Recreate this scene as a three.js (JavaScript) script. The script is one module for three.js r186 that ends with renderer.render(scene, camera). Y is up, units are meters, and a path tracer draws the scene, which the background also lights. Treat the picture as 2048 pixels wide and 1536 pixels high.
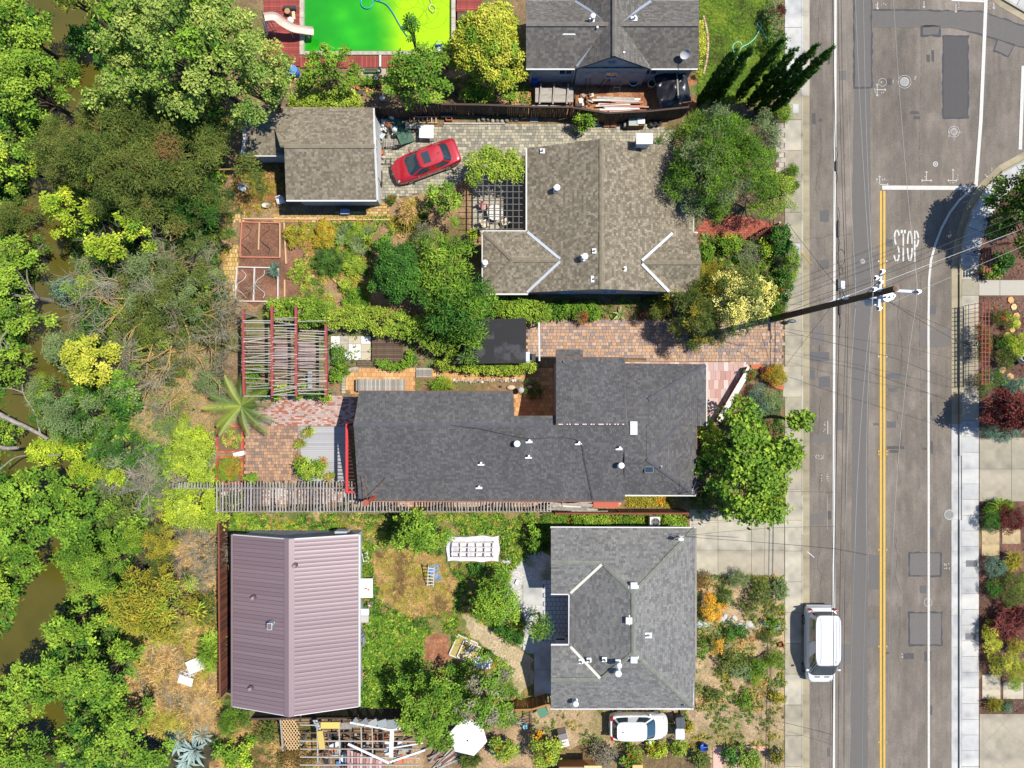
import * as THREE from 'three';
import { Sky } from 'three/addons/objects/Sky.js';
import { mergeGeometries } from 'three/addons/utils/BufferGeometryUtils.js';
import { RoundedBoxGeometry } from 'three/addons/geometries/RoundedBoxGeometry.js';

// ---------- camera, sky, sun, exposure ----------
const scene = new THREE.Scene();
const EYE = 49, PPM = 29;                       // flying height and plan scale of the survey (plan units per metre at ground level)
const camera = new THREE.PerspectiveCamera(56.8,4 / 3,0.5,2000);
camera.position.set(0, EYE, 0);
camera.up.set(0,0,-1);
camera.lookAt(0,0,0);
const SUN = new THREE.Vector3(0.5,1,-0.12).normalize();
const sky = new Sky();
sky.name = 'sky'; sky.scale.setScalar(1800); sky.userData.kind = 'structure';
sky.material.uniforms.sunPosition.value.copy(SUN);
sky.material.uniforms.turbidity.value = 3;
sky.material.uniforms.rayleigh.value = 1.2;
sky.material.uniforms.mieCoefficient.value = 0.004;
scene.add(sky);
scene.environmentIntensity = 0.11;
const sun = new THREE.DirectionalLight(new THREE.Color(1,0.94,0.83),5);
sun.name = 'sun'; sun.position.copy(SUN).multiplyScalar(120);
sun.castShadow = true; sun.shadow.mapSize.set(4096,4096);
Object.assign(sun.shadow.camera, { left: -60, right: 60, top: 60, bottom: -60, near: 1, far: 300 });
scene.add(sun, sun.target);
const renderer = new THREE.WebGLRenderer({ antialias: true });
renderer.toneMapping = THREE.LinearToneMapping;
renderer.toneMappingExposure = 1.52;
renderer.shadowMap.enabled = true;

// ---------- helpers ----------
const V3 = THREE.Vector3, PI = Math.PI;
let seed = 7;
function srand(s) { seed = s >>> 0; }
function rnd() { seed = (seed + 0x6D2B79F5) >>> 0; let t = seed; t = Math.imul(t ^ (t >>> 15), t | 1); t ^= t + Math.imul(t ^ (t >>> 7), t | 61); return ((t ^ (t >>> 14)) >>> 0) / 4294967296; }
const rr = (a, b) => a + (b - a) * rnd();
const pick = a => a[Math.floor(rnd() * a.length)];
const clamp = (x, a, b) => Math.min(b, Math.max(a, x));
const sstep = (a, b, x) => { const t = clamp((x - a) / (b - a),0,1); return t * t * (3 - 2 * t); };
const lerp = (a, b, t) => a + (b - a) * t;
const wx = (px, h = 0) => (px - 1024) / PPM * (EYE - h) / EYE;      // plan position of something at height h
const wz = (py, h = 0) => (py - 768) / PPM * (EYE - h) / EYE;
const at = (px, py, h = 0) => new V3(wx(px, h), h, wz(py, h));
const hash2 = (x, y) => { let h = Math.imul(x, 374761393) + Math.imul(y, 668265263) | 0; h = Math.imul(h ^ (h >>> 13),1274126177); return ((h ^ (h >>> 16)) >>> 0) / 4294967296; };
function vnoise(x, y, per = 0) {
  let xi = Math.floor(x), yi = Math.floor(y); const fx = x - xi, fy = y - yi;
  const u = fx * fx * (3 - 2 * fx), v = fy * fy * (3 - 2 * fy);
  let x1 = xi + 1, y1 = yi + 1;
  if (per) { xi = ((xi % per) + per) % per; yi = ((yi % per) + per) % per; x1 = ((x1 % per) + per) % per; y1 = ((y1 % per) + per) % per; }
  const a = hash2(xi, yi), b = hash2(x1, yi), c = hash2(xi, y1), d = hash2(x1, y1);
  return a + (b - a) * u + (c - a) * v + (a - b - c + d) * u * v;
}
function fbm(x, y, o = 4, per = 0) { let s = 0, a = 0.5, t = 0; for (let i = 0; i < o; i++) { s += a * vnoise(x, y, per); t += a; a *= 0.5; x = x * 2; y = y * 2; per *= 2; } return s / t; }
function inPoly(x, y, p) { let c = false; for (let i = 0, j = p.length - 1; i < p.length; j = i++) { if ((p[i][1] > y) !== (p[j][1] > y) && x < (p[j][0] - p[i][0]) * (y - p[i][1]) / (p[j][1] - p[i][1]) + p[i][0]) c = !c; } return c; }
function segDist(x, y, a, b) { const dx = b[0] - a[0], dy = b[1] - a[1]; const t = clamp(((x - a[0]) * dx + (y - a[1]) * dy) / (dx * dx + dy * dy || 1),0,1); return Math.hypot(x - a[0] - t * dx, y - a[1] - t * dy); }
// base colour of a surface from the tone it has in open sun
const lin = c => { c /= 255; return c <= 0.04045 ? c / 12.92 : Math.pow((c + 0.055) / 1.055,2.4); };
const lit = (r, g, b) => new THREE.Color().setRGB(lin(r) / 1.5, lin(g) / 1.5, lin(b) / 1.5);
function tex(w, h, fn, rep = true, srgb = true) {
  const d = new Uint8Array(w * h * 4);
  for (let j = 0, k = 0; j < h; j++) for (let i = 0; i < w; i++, k += 4) { const c = fn(i, j); d[k] = clamp(c[0],0,255); d[k + 1] = clamp(c[1],0,255); d[k + 2] = clamp(c[2],0,255); d[k + 3] = 255; }
  const t = new THREE.DataTexture(d, w, h, THREE.RGBAFormat);
  t.wrapS = t.wrapT = rep ? THREE.RepeatWrapping : THREE.MirroredRepeatWrapping;
  t.magFilter = THREE.LinearFilter; t.minFilter = THREE.LinearMipmapLinearFilter; t.generateMipmaps = true;
  if (srgb) t.colorSpace = THREE.SRGBColorSpace; t.needsUpdate = true; return t;
}
const grey = v => [v, v, v];
// light-and-dark grain textures (multiplied by a material's colour)
const T_SPECK = tex(256,256, (i, j) => grey(255 * (0.72 + 0.28 * (0.5 * fbm(i / 8, j / 8,3,32) + 0.5 * hash2(i, j)))));
const T_CONC = tex(512,512, (i, j) => { const n = fbm(i / 128, j / 128,5,4), s = hash2(i + 9, j), m = sstep(0.55,0.75, fbm(i / 40 + 3.3, j / 40,3,0)); return [255 * (0.7 + 0.28 * n + 0.06 * (s - 0.5)),255 * (0.7 + 0.27 * n + 0.06 * (s - 0.5)),255 * (0.69 + 0.25 * n - 0.03 * m + 0.06 * (s - 0.5))]; });
const T_WOOD = tex(128,512, (i, j) => grey(255 * (0.6 + 0.4 * (0.55 * vnoise(i / 5, j / 70) + 0.25 * vnoise(i / 2, j / 30) + 0.2 * hash2(i, j >> 2)))));
const T_FINE = tex(128,128, (i, j) => grey(255 * (0.82 + 0.18 * hash2(i, j))));
const T_BUMP = tex(256,256, (i, j) => grey(255 * (0.5 * fbm(i / 6, j / 6,3,0) + 0.5 * hash2(i, j))), true, false);
const rep = (t, x, y) => { const c = t.clone(); c.repeat.set(x, y); c.needsUpdate = true; return c; };
function M(color, rough = 0.85, o = {}) { return new THREE.MeshStandardMaterial({ color, roughness: rough, ...o }); }
const L = (r, g, b, rough = 0.85, o) => M(lit(r, g, b), rough, o);

const UB = new THREE.BoxGeometry(1,1,1);
const CY = new THREE.CylinderGeometry(1,1,1,16);
const CY8 = new THREE.CylinderGeometry(1,1,1,8);
const names = {};
function numbered(n) { const k = (names[n] = (names[n] || 0) + 1); return k === 1 ? n : n + '_' + String(k - 1).padStart(3, '0'); }
function tag(o, label, category, group, kind) { o.userData.label = label; if (category) o.userData.category = category; if (group) o.userData.group = group; if (kind) o.userData.kind = kind; return o; }
function thing(name, label, category, p = [0,0,0], turn = 0, group) { const o = new THREE.Group(); o.name = numbered(name); o.position.set(...(p.isVector3 ? p.toArray() : p)); o.rotation.y = turn; scene.add(o); return tag(o, label, category, group); }
function solo(name, label, category, geo, mat, p = [0,0,0], turn = 0, group) { const o = new THREE.Mesh(geo, mat); o.name = numbered(name); o.position.set(...(p.isVector3 ? p.toArray() : p)); o.rotation.y = turn; scene.add(o); return tag(o, label, category, group); }
function part(name, geo, mat, parent) { const m = new THREE.Mesh(geo, mat); m.name = name; parent.add(m); return m; }
function struct(name, geo, mat) { const m = part(numbered(name), geo, mat, scene); m.userData.kind = 'structure'; return m; }
function bx(name, parent, mat, w, h, d, x, y, z, ry = 0, rx = 0, rz = 0) { const m = part(name, UB, mat, parent); m.scale.set(w, h, d); m.position.set(x, y, z); m.rotation.set(rx, ry, rz, 'YXZ'); return m; }
function cyl(name, parent, mat, r, h, x, y, z, geo = CY) { const m = part(name, geo, mat, parent); m.scale.set(r, h, r); m.position.set(x, y, z); return m; }
const _m = new THREE.Matrix4();
function basisTo(a, b, w, h, up) { // matrix of a unit box stretched from a to b (along its z)
  const d = new V3().subVectors(b, a), len = d.length(); d.normalize();
  const u0 = up || (Math.abs(d.y) > 0.95 ? new V3(1,0,0) : new V3(0,1,0));
  const s = new V3().crossVectors(u0, d).normalize(), u = new V3().crossVectors(d, s);
  return new THREE.Matrix4().makeBasis(s.multiplyScalar(w), u.multiplyScalar(h), d.clone().multiplyScalar(len)).setPosition(new V3().addVectors(a, b).multiplyScalar(0.5));
}
function beam(name, parent, mat, a, b, w, h, up) { const m = part(name, UB, mat, parent); basisTo(a, b, w, h, up).decompose(m.position, m.quaternion, m.scale); return m; }
function merge(list) { const l = list.map(g => { g = g.index ? g.toNonIndexed() : g; for (const k of Object.keys(g.attributes)) if (!['position', 'normal', 'uv'].includes(k)) g.deleteAttribute(k); if (!g.attributes.uv) g.setAttribute('uv', new THREE.BufferAttribute(new Float32Array(g.attributes.position.count * 2),2)); return g; }); return l.length === 1 ? l[0] : mergeGeometries(l); }
const gbox = (w, h, d, x = 0, y = 0, z = 0, ry = 0) => { const g = new THREE.BoxGeometry(w, h, d); if (ry) g.rotateY(ry); return g.translate(x, y, z); };
const gbeam = (a, b, w, h, up) => UB.clone().applyMatrix4(basisTo(a, b, w, h, up));
function uvm(g, s = 1) { // uv in metres, from the axis each face looks along
  if (g.index) g = g.toNonIndexed(); g.computeVertexNormals();
  const p = g.attributes.position, n = g.attributes.normal, uv = new Float32Array(p.count * 2);
  for (let i = 0; i < p.count; i++) { const ax = Math.abs(n.getX(i)), ay = Math.abs(n.getY(i)), az = Math.abs(n.getZ(i)); const x = p.getX(i), y = p.getY(i), z = p.getZ(i); if (ay >= ax && ay >= az) { uv[2 * i] = x * s; uv[2 * i + 1] = z * s; } else if (ax > az) { uv[2 * i] = z * s; uv[2 * i + 1] = y * s; } else { uv[2 * i] = x * s; uv[2 * i + 1] = y * s; } }
  g.setAttribute('uv', new THREE.BufferAttribute(uv, 2)); return g;
}
// flat sheet or slab from a plan polygon [[x,z]..] in metres; top at y, thickness t
function slab(poly, y, t = 0.02, holes = []) {
  const s = new THREE.Shape(poly.map(p => new THREE.Vector2(p[0],-p[1])));
  for (const h of holes) s.holes.push(new THREE.Path(h.map(p => new THREE.Vector2(p[0],-p[1]))));
  const g = new THREE.ExtrudeGeometry(s, { depth: t, bevelEnabled: false }); g.rotateX(-PI / 2); g.translate(0, y - t, 0); return uvm(g);
}
const PW = (pts, h = 0) => pts.map(p => [wx(p[0], h), wz(p[1], h)]);
function taper(pts, r0, r1, seg = 6) { // tapered tube through points
  const c = new THREE.CatmullRomCurve3(pts), n = Math.max(2, pts.length * 2), g = new THREE.TubeGeometry(c, n, 1, seg, false), p = g.attributes.position, q = new V3();
  for (let i = 0; i <= n; i++) { c.getPointAt(i / n, q); const r = lerp(r0, r1, i / n); for (let j = 0; j <= seg; j++) { const k = i * (seg + 1) + j; p.setXYZ(k, q.x + (p.getX(k) - q.x) * r, q.y + (p.getY(k) - q.y) * r, q.z + (p.getZ(k) - q.z) * r); } }
  g.computeVertexNormals(); return g;
}
function tube(pts, r, seg = 6, n = 0, closed = false) { return new THREE.TubeGeometry(new THREE.CatmullRomCurve3(pts, closed), n || pts.length * 6, r, seg, closed); }
function inst(name, geo, mat, mats, cols, parent) {
  const m = new THREE.InstancedMesh(geo, mat, mats.length); m.name = name;
  for (let i = 0; i < mats.length; i++) { m.setMatrixAt(i, mats[i]); if (cols) m.setColorAt(i, cols[i]); }
  m.userData.kind = 'stuff'; parent.add(m); return m;
}
const TRS = (p, q, s) => new THREE.Matrix4().compose(p, q, s);
const qe = (x, y, z) => new THREE.Quaternion().setFromEuler(new THREE.Euler(x, y, z, 'YXZ'));
const vary = (c, a = 0.12) => c.clone().multiplyScalar(1 + rr(-a, a));
const cmix = (a, b, t) => a.clone().lerp(b, t);
// common materials
const WHITE = L(238,236,232,0.6, { map: rep(T_FINE, 3,3) }), OFFWHITE = L(215,210,200,0.75), BLACK = M(new THREE.Color(0.012,0.012,0.014),0.6), STEEL = L(170,172,175,0.35, { metalness: 0.7 }), GALV = L(190,195,200,0.45, { metalness: 0.5 });
const GLASS = new THREE.MeshPhysicalMaterial({ color: new THREE.Color(0.02,0.035,0.045), roughness: 0.06, clearcoat: 1, clearcoatRoughness: 0.03 });
const WALLBLUE = L(232,236,240,0.85, { map: rep(T_CONC, 0.5,0.5) });
const WOODS = [[120,96,76],[104,82,64],[136,112,90]].map(c => L(...c, 0.9, { map: T_WOOD }));
const GREYWOODS = [[206,198,186],[184,176,164],[226,218,206]].map(c => L(...c, 0.9, { map: T_WOOD }));
const DARKWOODS = [[88,70,58],[74,60,50],[100,82,68]].map(c => L(...c, 0.9, { map: T_WOOD }));
const REDWOODS = [[140,74,48],[120,62,42],[158,92,60],[104,58,42]].map(c => L(...c, 0.88, { map: T_WOOD }));
const RUST = L(150,92,56,0.95), PVC = L(236,236,236,0.5), TERRA = L(190,106,72,0.9);
// ---------- terrain ----------
const CREEK = [[125,-500],[118,-60],[125,40],[155,150],[150,220],[112,300],[100,400],[104,500],[100,620],[92,720],[62,800],[62,900],[108,1020],[118,1140],[66,1230],[30,1320],[80,1430],[60,1500],[20,1620],[-60,2100]].map(p => [wx(p[0],-2.6), wz(p[1],-2.6)]);
const ROAD = PW([[1620,-1600],[1905,-1600],[1905,-210],[1922,-100],[1955,-28],[2000,10],[2052,40],[2160,66],[3600,70],[3600,262],[2160,268],[2048,304],[2000,330],[1962,366],[1930,418],[1911,480],[1905,560],[1905,3200],[1617,3200]]);
function creekDist(x, z) { let d = 1e9; for (let i = 1; i < CREEK.length; i++) d = Math.min(d, segDist(x, z, CREEK[i - 1], CREEK[i])); return d; }
function roadDist(x, z) { if (inPoly(x, z, ROAD)) return -1; let d = 1e9; for (let i = 0; i < ROAD.length; i++) d = Math.min(d, segDist(x, z, ROAD[i], ROAD[(i + 1) % ROAD.length])); return d; }
const POOLP = PW([[612,-120],[903,-120],[903,102],[608,104]],-0.2);
function G(x, z) {
  if (x > 15) return -0.3 * (1 - sstep(1.05,1.6, roadDist(x, z)));
  if (x > -14.5) { if (inPoly(x, z, [[-15.2,-40],[-3.2,-40],[-3.2,-23.2],[-15.2,-23.2]])) return -1.6; return 0; }
  if (x > -15.6 && z < -23 && z > -40) return -1.6;
  const d = creekDist(x, z), b = fbm(x * 0.35, z * 0.35,3) - 0.5;
  return -3.3 * (1 - sstep(0.3,7.5, d + b * 1.6)) + b * 0.35 * sstep(-14.5,-19, x) * (d > 1 ? 1 : 0);
}
{
  const xs = [], zs = [];
  for (const e of [-600,-260,-120,-70]) { xs.push(e); zs.push(e); }
  for (let x = -52; x <= 52.01; x += 0.5) xs.push(x);
  for (let z = -44; z <= 44.01; z += 0.5) zs.push(z);
  for (const e of [70,120,260,600]) { xs.push(e); zs.push(e); }
  const nx = xs.length, nz = zs.length, pos = new Float32Array(nx * nz * 3), uv = new Float32Array(nx * nz * 2), idx = [];
  const X0 = wx(-280), X1 = wx(2330), Z0 = wz(-210), Z1 = wz(1747);
  for (let j = 0; j < nz; j++) for (let i = 0; i < nx; i++) {
    const k = j * nx + i, x = xs[i], z = zs[j];
    pos[3 * k] = x; pos[3 * k + 1] = G(x, z) - 0.004; pos[3 * k + 2] = z; uv[2 * k] = (x - X0) / (X1 - X0); uv[2 * k + 1] = (z - Z0) / (Z1 - Z0);
    if (i < nx - 1 && j < nz - 1) idx.push(k, k + nx, k + 1, k + 1, k + nx, k + nx + 1);
  }
  const g = new THREE.BufferGeometry(); g.setAttribute('position', new THREE.BufferAttribute(pos, 3)); g.setAttribute('uv', new THREE.BufferAttribute(uv, 2)); g.setIndex(idx); g.computeVertexNormals();
  // what the ground is made of: zones in plan units, each with three tones
  const Z = [
    [[[-400,-400],[450,-400],[440,2000],[-400,2000]],[58,52,34],[84,74,46],[66,70,36],1],            // forest litter
    [[[-400,-400],[110,-400],[80,2000],[-400,2000]],[56,60,30],[78,80,44],[50,44,32],1],
    [[[250,1180],[330,1130],[400,1040],[437,1040],[440,1430],[420,1470],[330,1470],[262,1440],[262,1320]],[206,160,92],[176,124,66],[222,184,118],1], // straw
    [[[270,790],[330,760],[420,770],[430,850],[330,880],[290,850]],[170,130,88],[140,116,84],[190,150,104],1],
    [[[430,1440],[560,1440],[560,1540],[430,1560]],[196,156,104],[150,112,70],[120,110,60],1],
    [[[440,1020],[1105,1020],[1105,1420],[1040,1440],[440,1440]],[120,122,60],[150,132,80],[96,112,44],1], // weedy yard
    [[[455,1030],[730,1030],[740,1110],[455,1075]],[186,164,112],[150,134,80],[112,120,56],1],
    [[[745,1115],[800,1095],[880,1110],[915,1160],[905,1220],[830,1230],[760,1190]],[186,134,66],[168,116,56],[150,128,66],1], // dry orange grass
    [[[840,1270],[890,1265],[900,1330],[845,1345]],[168,118,84],[150,96,66],[186,150,112],1],
    [[[920,1225],[985,1260],[1060,1300],[1070,1370],[1035,1400],[1020,1330],[930,1265]],[198,178,142],[186,166,130],[160,150,104],1], // gravel path
    [[[1010,1120],[1075,1090],[1102,1110],[1102,1290],[1062,1300],[1010,1250]],[196,194,190],[210,206,200],[150,150,120],1],
    [[[455,330],[800,320],[940,330],[960,480],[960,620],[440,620],[450,470]],[150,116,84],[166,136,98],[120,104,62],1], // garden soil
    [[[620,440],[745,440],[745,560],[620,560]],[136,120,56],[150,128,60],[110,112,52],1],
    [[[476,442],[608,442],[606,602],[470,602]],[134,92,70],[120,84,64],[150,106,82],1],
    [[[480,330],[575,330],[572,410],[470,420]],[160,110,60],[142,100,54],[130,120,60],1],
    [[[600,115],[1060,110],[1060,215],[560,215],[560,190]],[150,120,90],[120,96,74],[176,140,104],1], // cluttered side yard
    [[[1055,155],[1390,155],[1390,235],[1055,225]],[176,116,70],[150,96,66],[190,140,96],1],
    [[[1395,-200],[1545,-200],[1545,210],[1395,205]],[104,124,50],[124,130,64],[90,112,42],0],     // lawn
    [[[1380,225],[1575,215],[1575,640],[1330,640],[1330,600],[1400,590]],[110,92,66],[126,106,78],[96,84,58],1],
    [[[960,590],[1340,585],[1340,640],[960,640]],[120,100,66],[136,116,74],[100,92,56],1],
    [[[645,640],[905,640],[905,745],[645,745]],[138,118,92],[120,104,84],[112,116,70],1],
    [[[400,770],[500,770],[500,965],[400,965]],[160,138,100],[140,116,84],[120,112,66],1],
    [[[1380,728],[1570,728],[1570,1040],[1380,1040]],[136,104,74],[120,92,66],[150,116,84],1],       // front garden
    [[[1100,995],[1390,990],[1390,1060],[1100,1060]],[150,120,76],[120,112,56],[170,130,80],1],
    [[[1385,1148],[1572,1148],[1572,1420],[1385,1420]],[196,168,128],[176,150,112],[150,132,90],1],   // sandy front yard
    [[[1060,1412],[1572,1412],[1572,1600],[1060,1600]],[184,158,122],[168,144,108],[150,134,92],1],
    [[[1060,1490],[1420,1490],[1420,1700],[1060,1700]],[130,104,70],[110,92,60],[140,120,76],1],
    [[[560,1430],[1062,1430],[1062,1700],[560,1700]],[160,130,96],[130,104,78],[180,150,112],1],
    [[[1955,330],[2600,330],[2600,1700],[1955,1700]],[112,76,62],[96,66,54],[128,90,74],2],          // bark mulch
    [[[1955,-400],[2600,-400],[2600,30],[2000,5]],[190,170,130],[170,150,110],[150,140,90],1],
  ].map(z => { const b = [1e9,1e9,-1e9,-1e9]; for (const p of z[0]) { b[0] = Math.min(b[0], p[0]); b[1] = Math.min(b[1], p[1]); b[2] = Math.max(b[2], p[0]); b[3] = Math.max(b[3], p[1]); } return [...z, b]; }).reverse();
  const D0 = [150,122,86], D1 = [130,106,74], D2 = [116,112,60];
  const K = 255 * 0.83;
  const map = tex(2048,1536, (i, j) => {
    const px = -280 + (i + 0.5) * 2610 / 2048, py = -210 + (j + 0.5) * 1957 / 1536;
    const n1 = fbm(px / 30, py / 30,3), n2 = fbm(px / 30 + 50, py / 30 + 20,2);
    const qx = px + (n1 - 0.5) * 34, qy = py + (n2 - 0.5) * 34;
    let a = D0, b = D1, c = D2;
    for (const z of Z) { const bb = z[5]; if (qx < bb[0] || qx > bb[2] || qy < bb[1] || qy > bb[3]) continue; if (inPoly(qx, qy, z[0])) { a = z[1]; b = z[2]; c = z[3]; break; } }
    const t = sstep(0.35,0.65, fbm(px / 14 + 7, py / 14,4)), u = sstep(0.5,0.68, fbm(px / 46 + 90, py / 46 + 31,3)), s = 0.8 + 0.4 * hash2(i, j) * hash2(i + 5, j + 3) + 0.16 * (vnoise(px / 2.2, py / 2.2) - 0.5);
    return [0,1,2].map(k => lerp(lerp(a[k], b[k], t), c[k], u) * s * 0.9);
  }, false);
  const m = M(new THREE.Color(1,1,1),0.97, { map, bumpMap: rep(T_BUMP, 90,68), bumpScale: 0.02 });
  tag(struct('ground', g, m), 'yard soil, dry grass and creek bank ground under the whole block');
}
{ // creek
  const Lp = [], Rp = [];
  for (let i = 0; i < CREEK.length; i++) { const a = CREEK[Math.max(0, i - 1)], b = CREEK[Math.min(CREEK.length - 1, i + 1)], dx = b[0] - a[0], dz = b[1] - a[1], l = Math.hypot(dx, dz); Lp.push([CREEK[i][0] + dz / l * 4.5, CREEK[i][1] - dx / l * 4.5]); Rp.unshift([CREEK[i][0] - dz / l * 4.5, CREEK[i][1] + dx / l * 4.5]); }
  const t = tex(512,512, (i, j) => { const n = fbm(i / 128, j / 128,4,4); return [lerp(112,136, n), lerp(104,122, n), lerp(40,50, n)]; });
  const m = new THREE.MeshPhysicalMaterial({ color: new THREE.Color(0.34,0.36,0.34), map: rep(t, 0.15,0.15), roughness: 0.12, bumpMap: rep(T_BUMP, 0.12,0.12), bumpScale: 0.004 });
  tag(struct('creek_water', slab([...Lp, ...Rp],-2.6,0.02), m), 'murky olive creek water between wooded banks');
}
// ---------- road ----------
const roadTex = tex(1024,2048, (i, j) => {
  const px = 1600 + i / 1024 * 600, py = -60 + j / 2048 * 1660, s = hash2(i, j), n = fbm(px / 90, py / 200,4), f = fbm(px / 10 + 5, py / 26,4);
  let v = 0.8 + 0.26 * (n - 0.5) + 0.17 * (f - 0.5) + 0.2 * (s - 0.5); const st = fbm(px / 5 + 31, py / 150,3); v *= 1 + 0.1 * (st - 0.5); const cw = Math.abs(px - 1800 - 26 * (fbm(py / 46,3.7,4) - 0.5)), c2 = Math.abs(py - 470 - 30 * (fbm(px / 40,8.1,4) - 0.5)), c3 = Math.abs(px - 1640 - 20 * (fbm(py / 34,9.9,4) - 0.5)); if ((cw < 0.45 && py > 560 && vnoise(py / 30,7) > 0.4) || (c2 < 0.45 && px < 1745) || (c3 < 0.45 && vnoise(py / 44,2) > 0.45)) v *= 0.7;
  v *= 1 - 0.05 * Math.exp(-Math.pow((px - 1815) / 12,2)) - 0.035 * Math.exp(-Math.pow((px - 1847) / 10,2));       // oil-dark wheel tracks
    if (Math.abs(px - 1843 - 2 * Math.sin(py / 60)) < 0.5 && py < 900 && vnoise(py / 7,3) > 0.35) v *= 0.8;
  const w = sstep(0.56,0.7, fbm(px / 60 + 71, py / 60 + 13,4)); v *= 1 + 0.07 * w;
  return [255 * v, 255 * v * (0.985 - 0.01 * w),255 * v * 0.965];
}, false);
const roadUV = g => { const p = g.attributes.position, uv = g.attributes.uv; for (let i = 0; i < p.count; i++) uv.setXY(i, (p.getX(i) - wx(1600)) / (600 / PPM), (p.getZ(i) - wz(-60)) / (1660 / PPM)); return g; };
const ASPH = L(151,142,131,0.93, { map: roadTex, bumpMap: rep(T_BUMP, 14,40), bumpScale: 0.006 });
const road = struct('road', roadUV(slab(ROAD, -0.12,0.2)), ASPH); tag(road, 'worn grey-brown asphalt street with patches and paint');
const PATCH = [[112,110,110],[122,117,112],[98,94,92],[128,122,116],[106,104,106]].map(c => L(...c, 0.92, { map: rep(T_SPECK, 1,1) }));
function ragged(poly, amp, step) { const o = []; for (let i = 0; i < poly.length; i++) { const a = poly[i], b = poly[(i + 1) % poly.length], l = Math.hypot(b[0] - a[0], b[1] - a[1]), n = Math.max(1, Math.round(l / step)); for (let k = 0; k < n; k++) o.push([lerp(a[0], b[0], k / n) + rr(-amp, amp), lerp(a[1], b[1], k / n) + rr(-amp, amp)]); } return o; }
srand(31);
let layer = 0;
function patch(poly, m, y, name = 'asphalt_patch', amp = 1.1) { return part(name, slab(PW(ragged(poly, amp, 12)),-0.12 + y, 0.006), PATCH[m], road); }
const rect = (a, b, c, d) => [[a, b],[c, b],[c, d],[a, d]];
const TARRIM = L(84,84,88,0.9, { map: rep(T_SPECK, 1,1) });
function rimmed(poly, m, y) { // a trench patch with its darker tar seam all round
  const cx = poly.reduce((s, p) => s + p[0],0) / poly.length, cy = poly.reduce((s, p) => s + p[1],0) / poly.length;
  const o = poly.map(p => [p[0] + Math.sign(p[0] - cx) * 3.2, p[1] + Math.sign(p[1] - cy) * 3.2]);
  part('tar_seam', slab(PW(ragged(o, 1.6,9)),-0.12 + y - 0.003,0.004), TARRIM, road); patch(poly, m, y);
}
rimmed([[1710,-300],[1744,-300],[1744,172],[1712,172]],1,0.007);
patch([[1711,176],[1742,176],[1744,420],[1738,900],[1738,1700],[1702,1700],[1706,900],[1706,420]],1,0.0042);
rimmed([[1746,19],[1965,22],[2050,52],[2150,62],[2150,98],[2048,92],[1960,64],[1900,53],[1746,53]],1,0.0102);
rimmed(rect(1848,52,1880,68),1,0.0132); rimmed(rect(1890,72,1937,233),2,0.0072);
rimmed([[1998,78],[2030,90],[2018,110],[1992,98]],3,0.0142);
rimmed(rect(1822,1108,1882,1152),3,0.0072); rimmed(rect(1822,1228,1884,1290),3,0.0072);
patch(rect(1740,1110,1760,1180),1,0.0052); patch([[1680,1290],[1706,1290],[1706,1330],[1680,1330]],1,0.0056); patch(rect(1740,1240,1760,1296),3,0.0052);
patch([[1842,660],[1905,660],[1905,690],[1880,696],[1842,690]],3,0.005);
for (const p of [[1626,225,1633,246,2],[1640,236,1646,242,2],[1657,110,1663,127,2],[1680,140,1695,158,3],[1822,221,1840,227,2],[1830,231,1842,237,2],[1856,107,1862,122,2],[1866,98,1870,121,2],[1776,156,1786,168,2],[1642,420,1660,442,0],[1642,519,1660,537,0],[1774,478,1788,492,0],[1862,610,1874,628,0],[1622,704,1660,722,0],[1640,753,1662,774,0],[1620,740,1632,758,0],[1773,747,1804,757,0],[1780,776,1796,783,0],[1776,843,1794,856,0],[1749,846,1762,851,0],[1777,893,1811,899,2],[1781,901,1799,906,2],[1848,896,1864,900,2],[1864,882,1868,908,2],[1863,804,1867,832,2],[1850,834,1878,841,0],[1862,1056,1869,1075,0],[1842,1172,1855,1188,0],[1810,1308,1830,1320,2],[1851,1304,1865,1324,2],[1862,1413,1867,1432,2],[1773,1306,1781,1310,2],[1657,1023,1664,1040,2],[1675,826,1690,860,1],[1626,650,1650,690,3],[1620,1028,1650,1050,3],[1626,870,1664,884,3],[1656,1498,1662,1515,0],[1746,504,1760,545,3],[1626,1368,1640,1382,3]]) patch(rect(p[0], p[1], p[2], p[3]), p[4],0.0086 + 0.0004 * (layer++ % 8), 'asphalt_patch', 0.7);
// paint
const PAINT = L(236,233,224,0.75, { map: rep(T_SPECK, 0.6,0.6) }), YPAINT = L(238,190,62,0.7, { map: rep(T_SPECK, 0.6,0.6) }), DUSTY = L(215,212,206,0.85);
const PY = -0.12 + 0.024;
const paint = (name, poly, m = PAINT, y = PY) => part(name, slab(PW(poly), y, 0.003), m, road);
function ribbon(pts, w) { const a = [], b = []; for (let i = 0; i < pts.length; i++) { const p = pts[Math.max(0, i - 1)], q = pts[Math.min(pts.length - 1, i + 1)], dx = q[0] - p[0], dy = q[1] - p[1], l = Math.hypot(dx, dy) || 1; a.push([pts[i][0] - dy / l * w / 2, pts[i][1] + dx / l * w / 2]); b.unshift([pts[i][0] + dy / l * w / 2, pts[i][1] - dx / l * w / 2]); } return [...a, ...b]; }
paint('edge_line', ribbon([[1673.5,-400],[1672,200],[1670.5,500],[1669.5,800],[1669,1700]],5));
paint('edge_line', ribbon([[1859.6,1700],[1859.4,1000],[1859,650],[1860,560],[1864,520],[1872,490],[1885,456],[1902,424],[1922,398],[1944,379]],4.6));
paint('center_line', ribbon([[1763.4,381],[1763.2,1700]],4.4), YPAINT); paint('center_line', ribbon([[1770.4,381],[1770.4,1700]],4.4), YPAINT);
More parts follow.
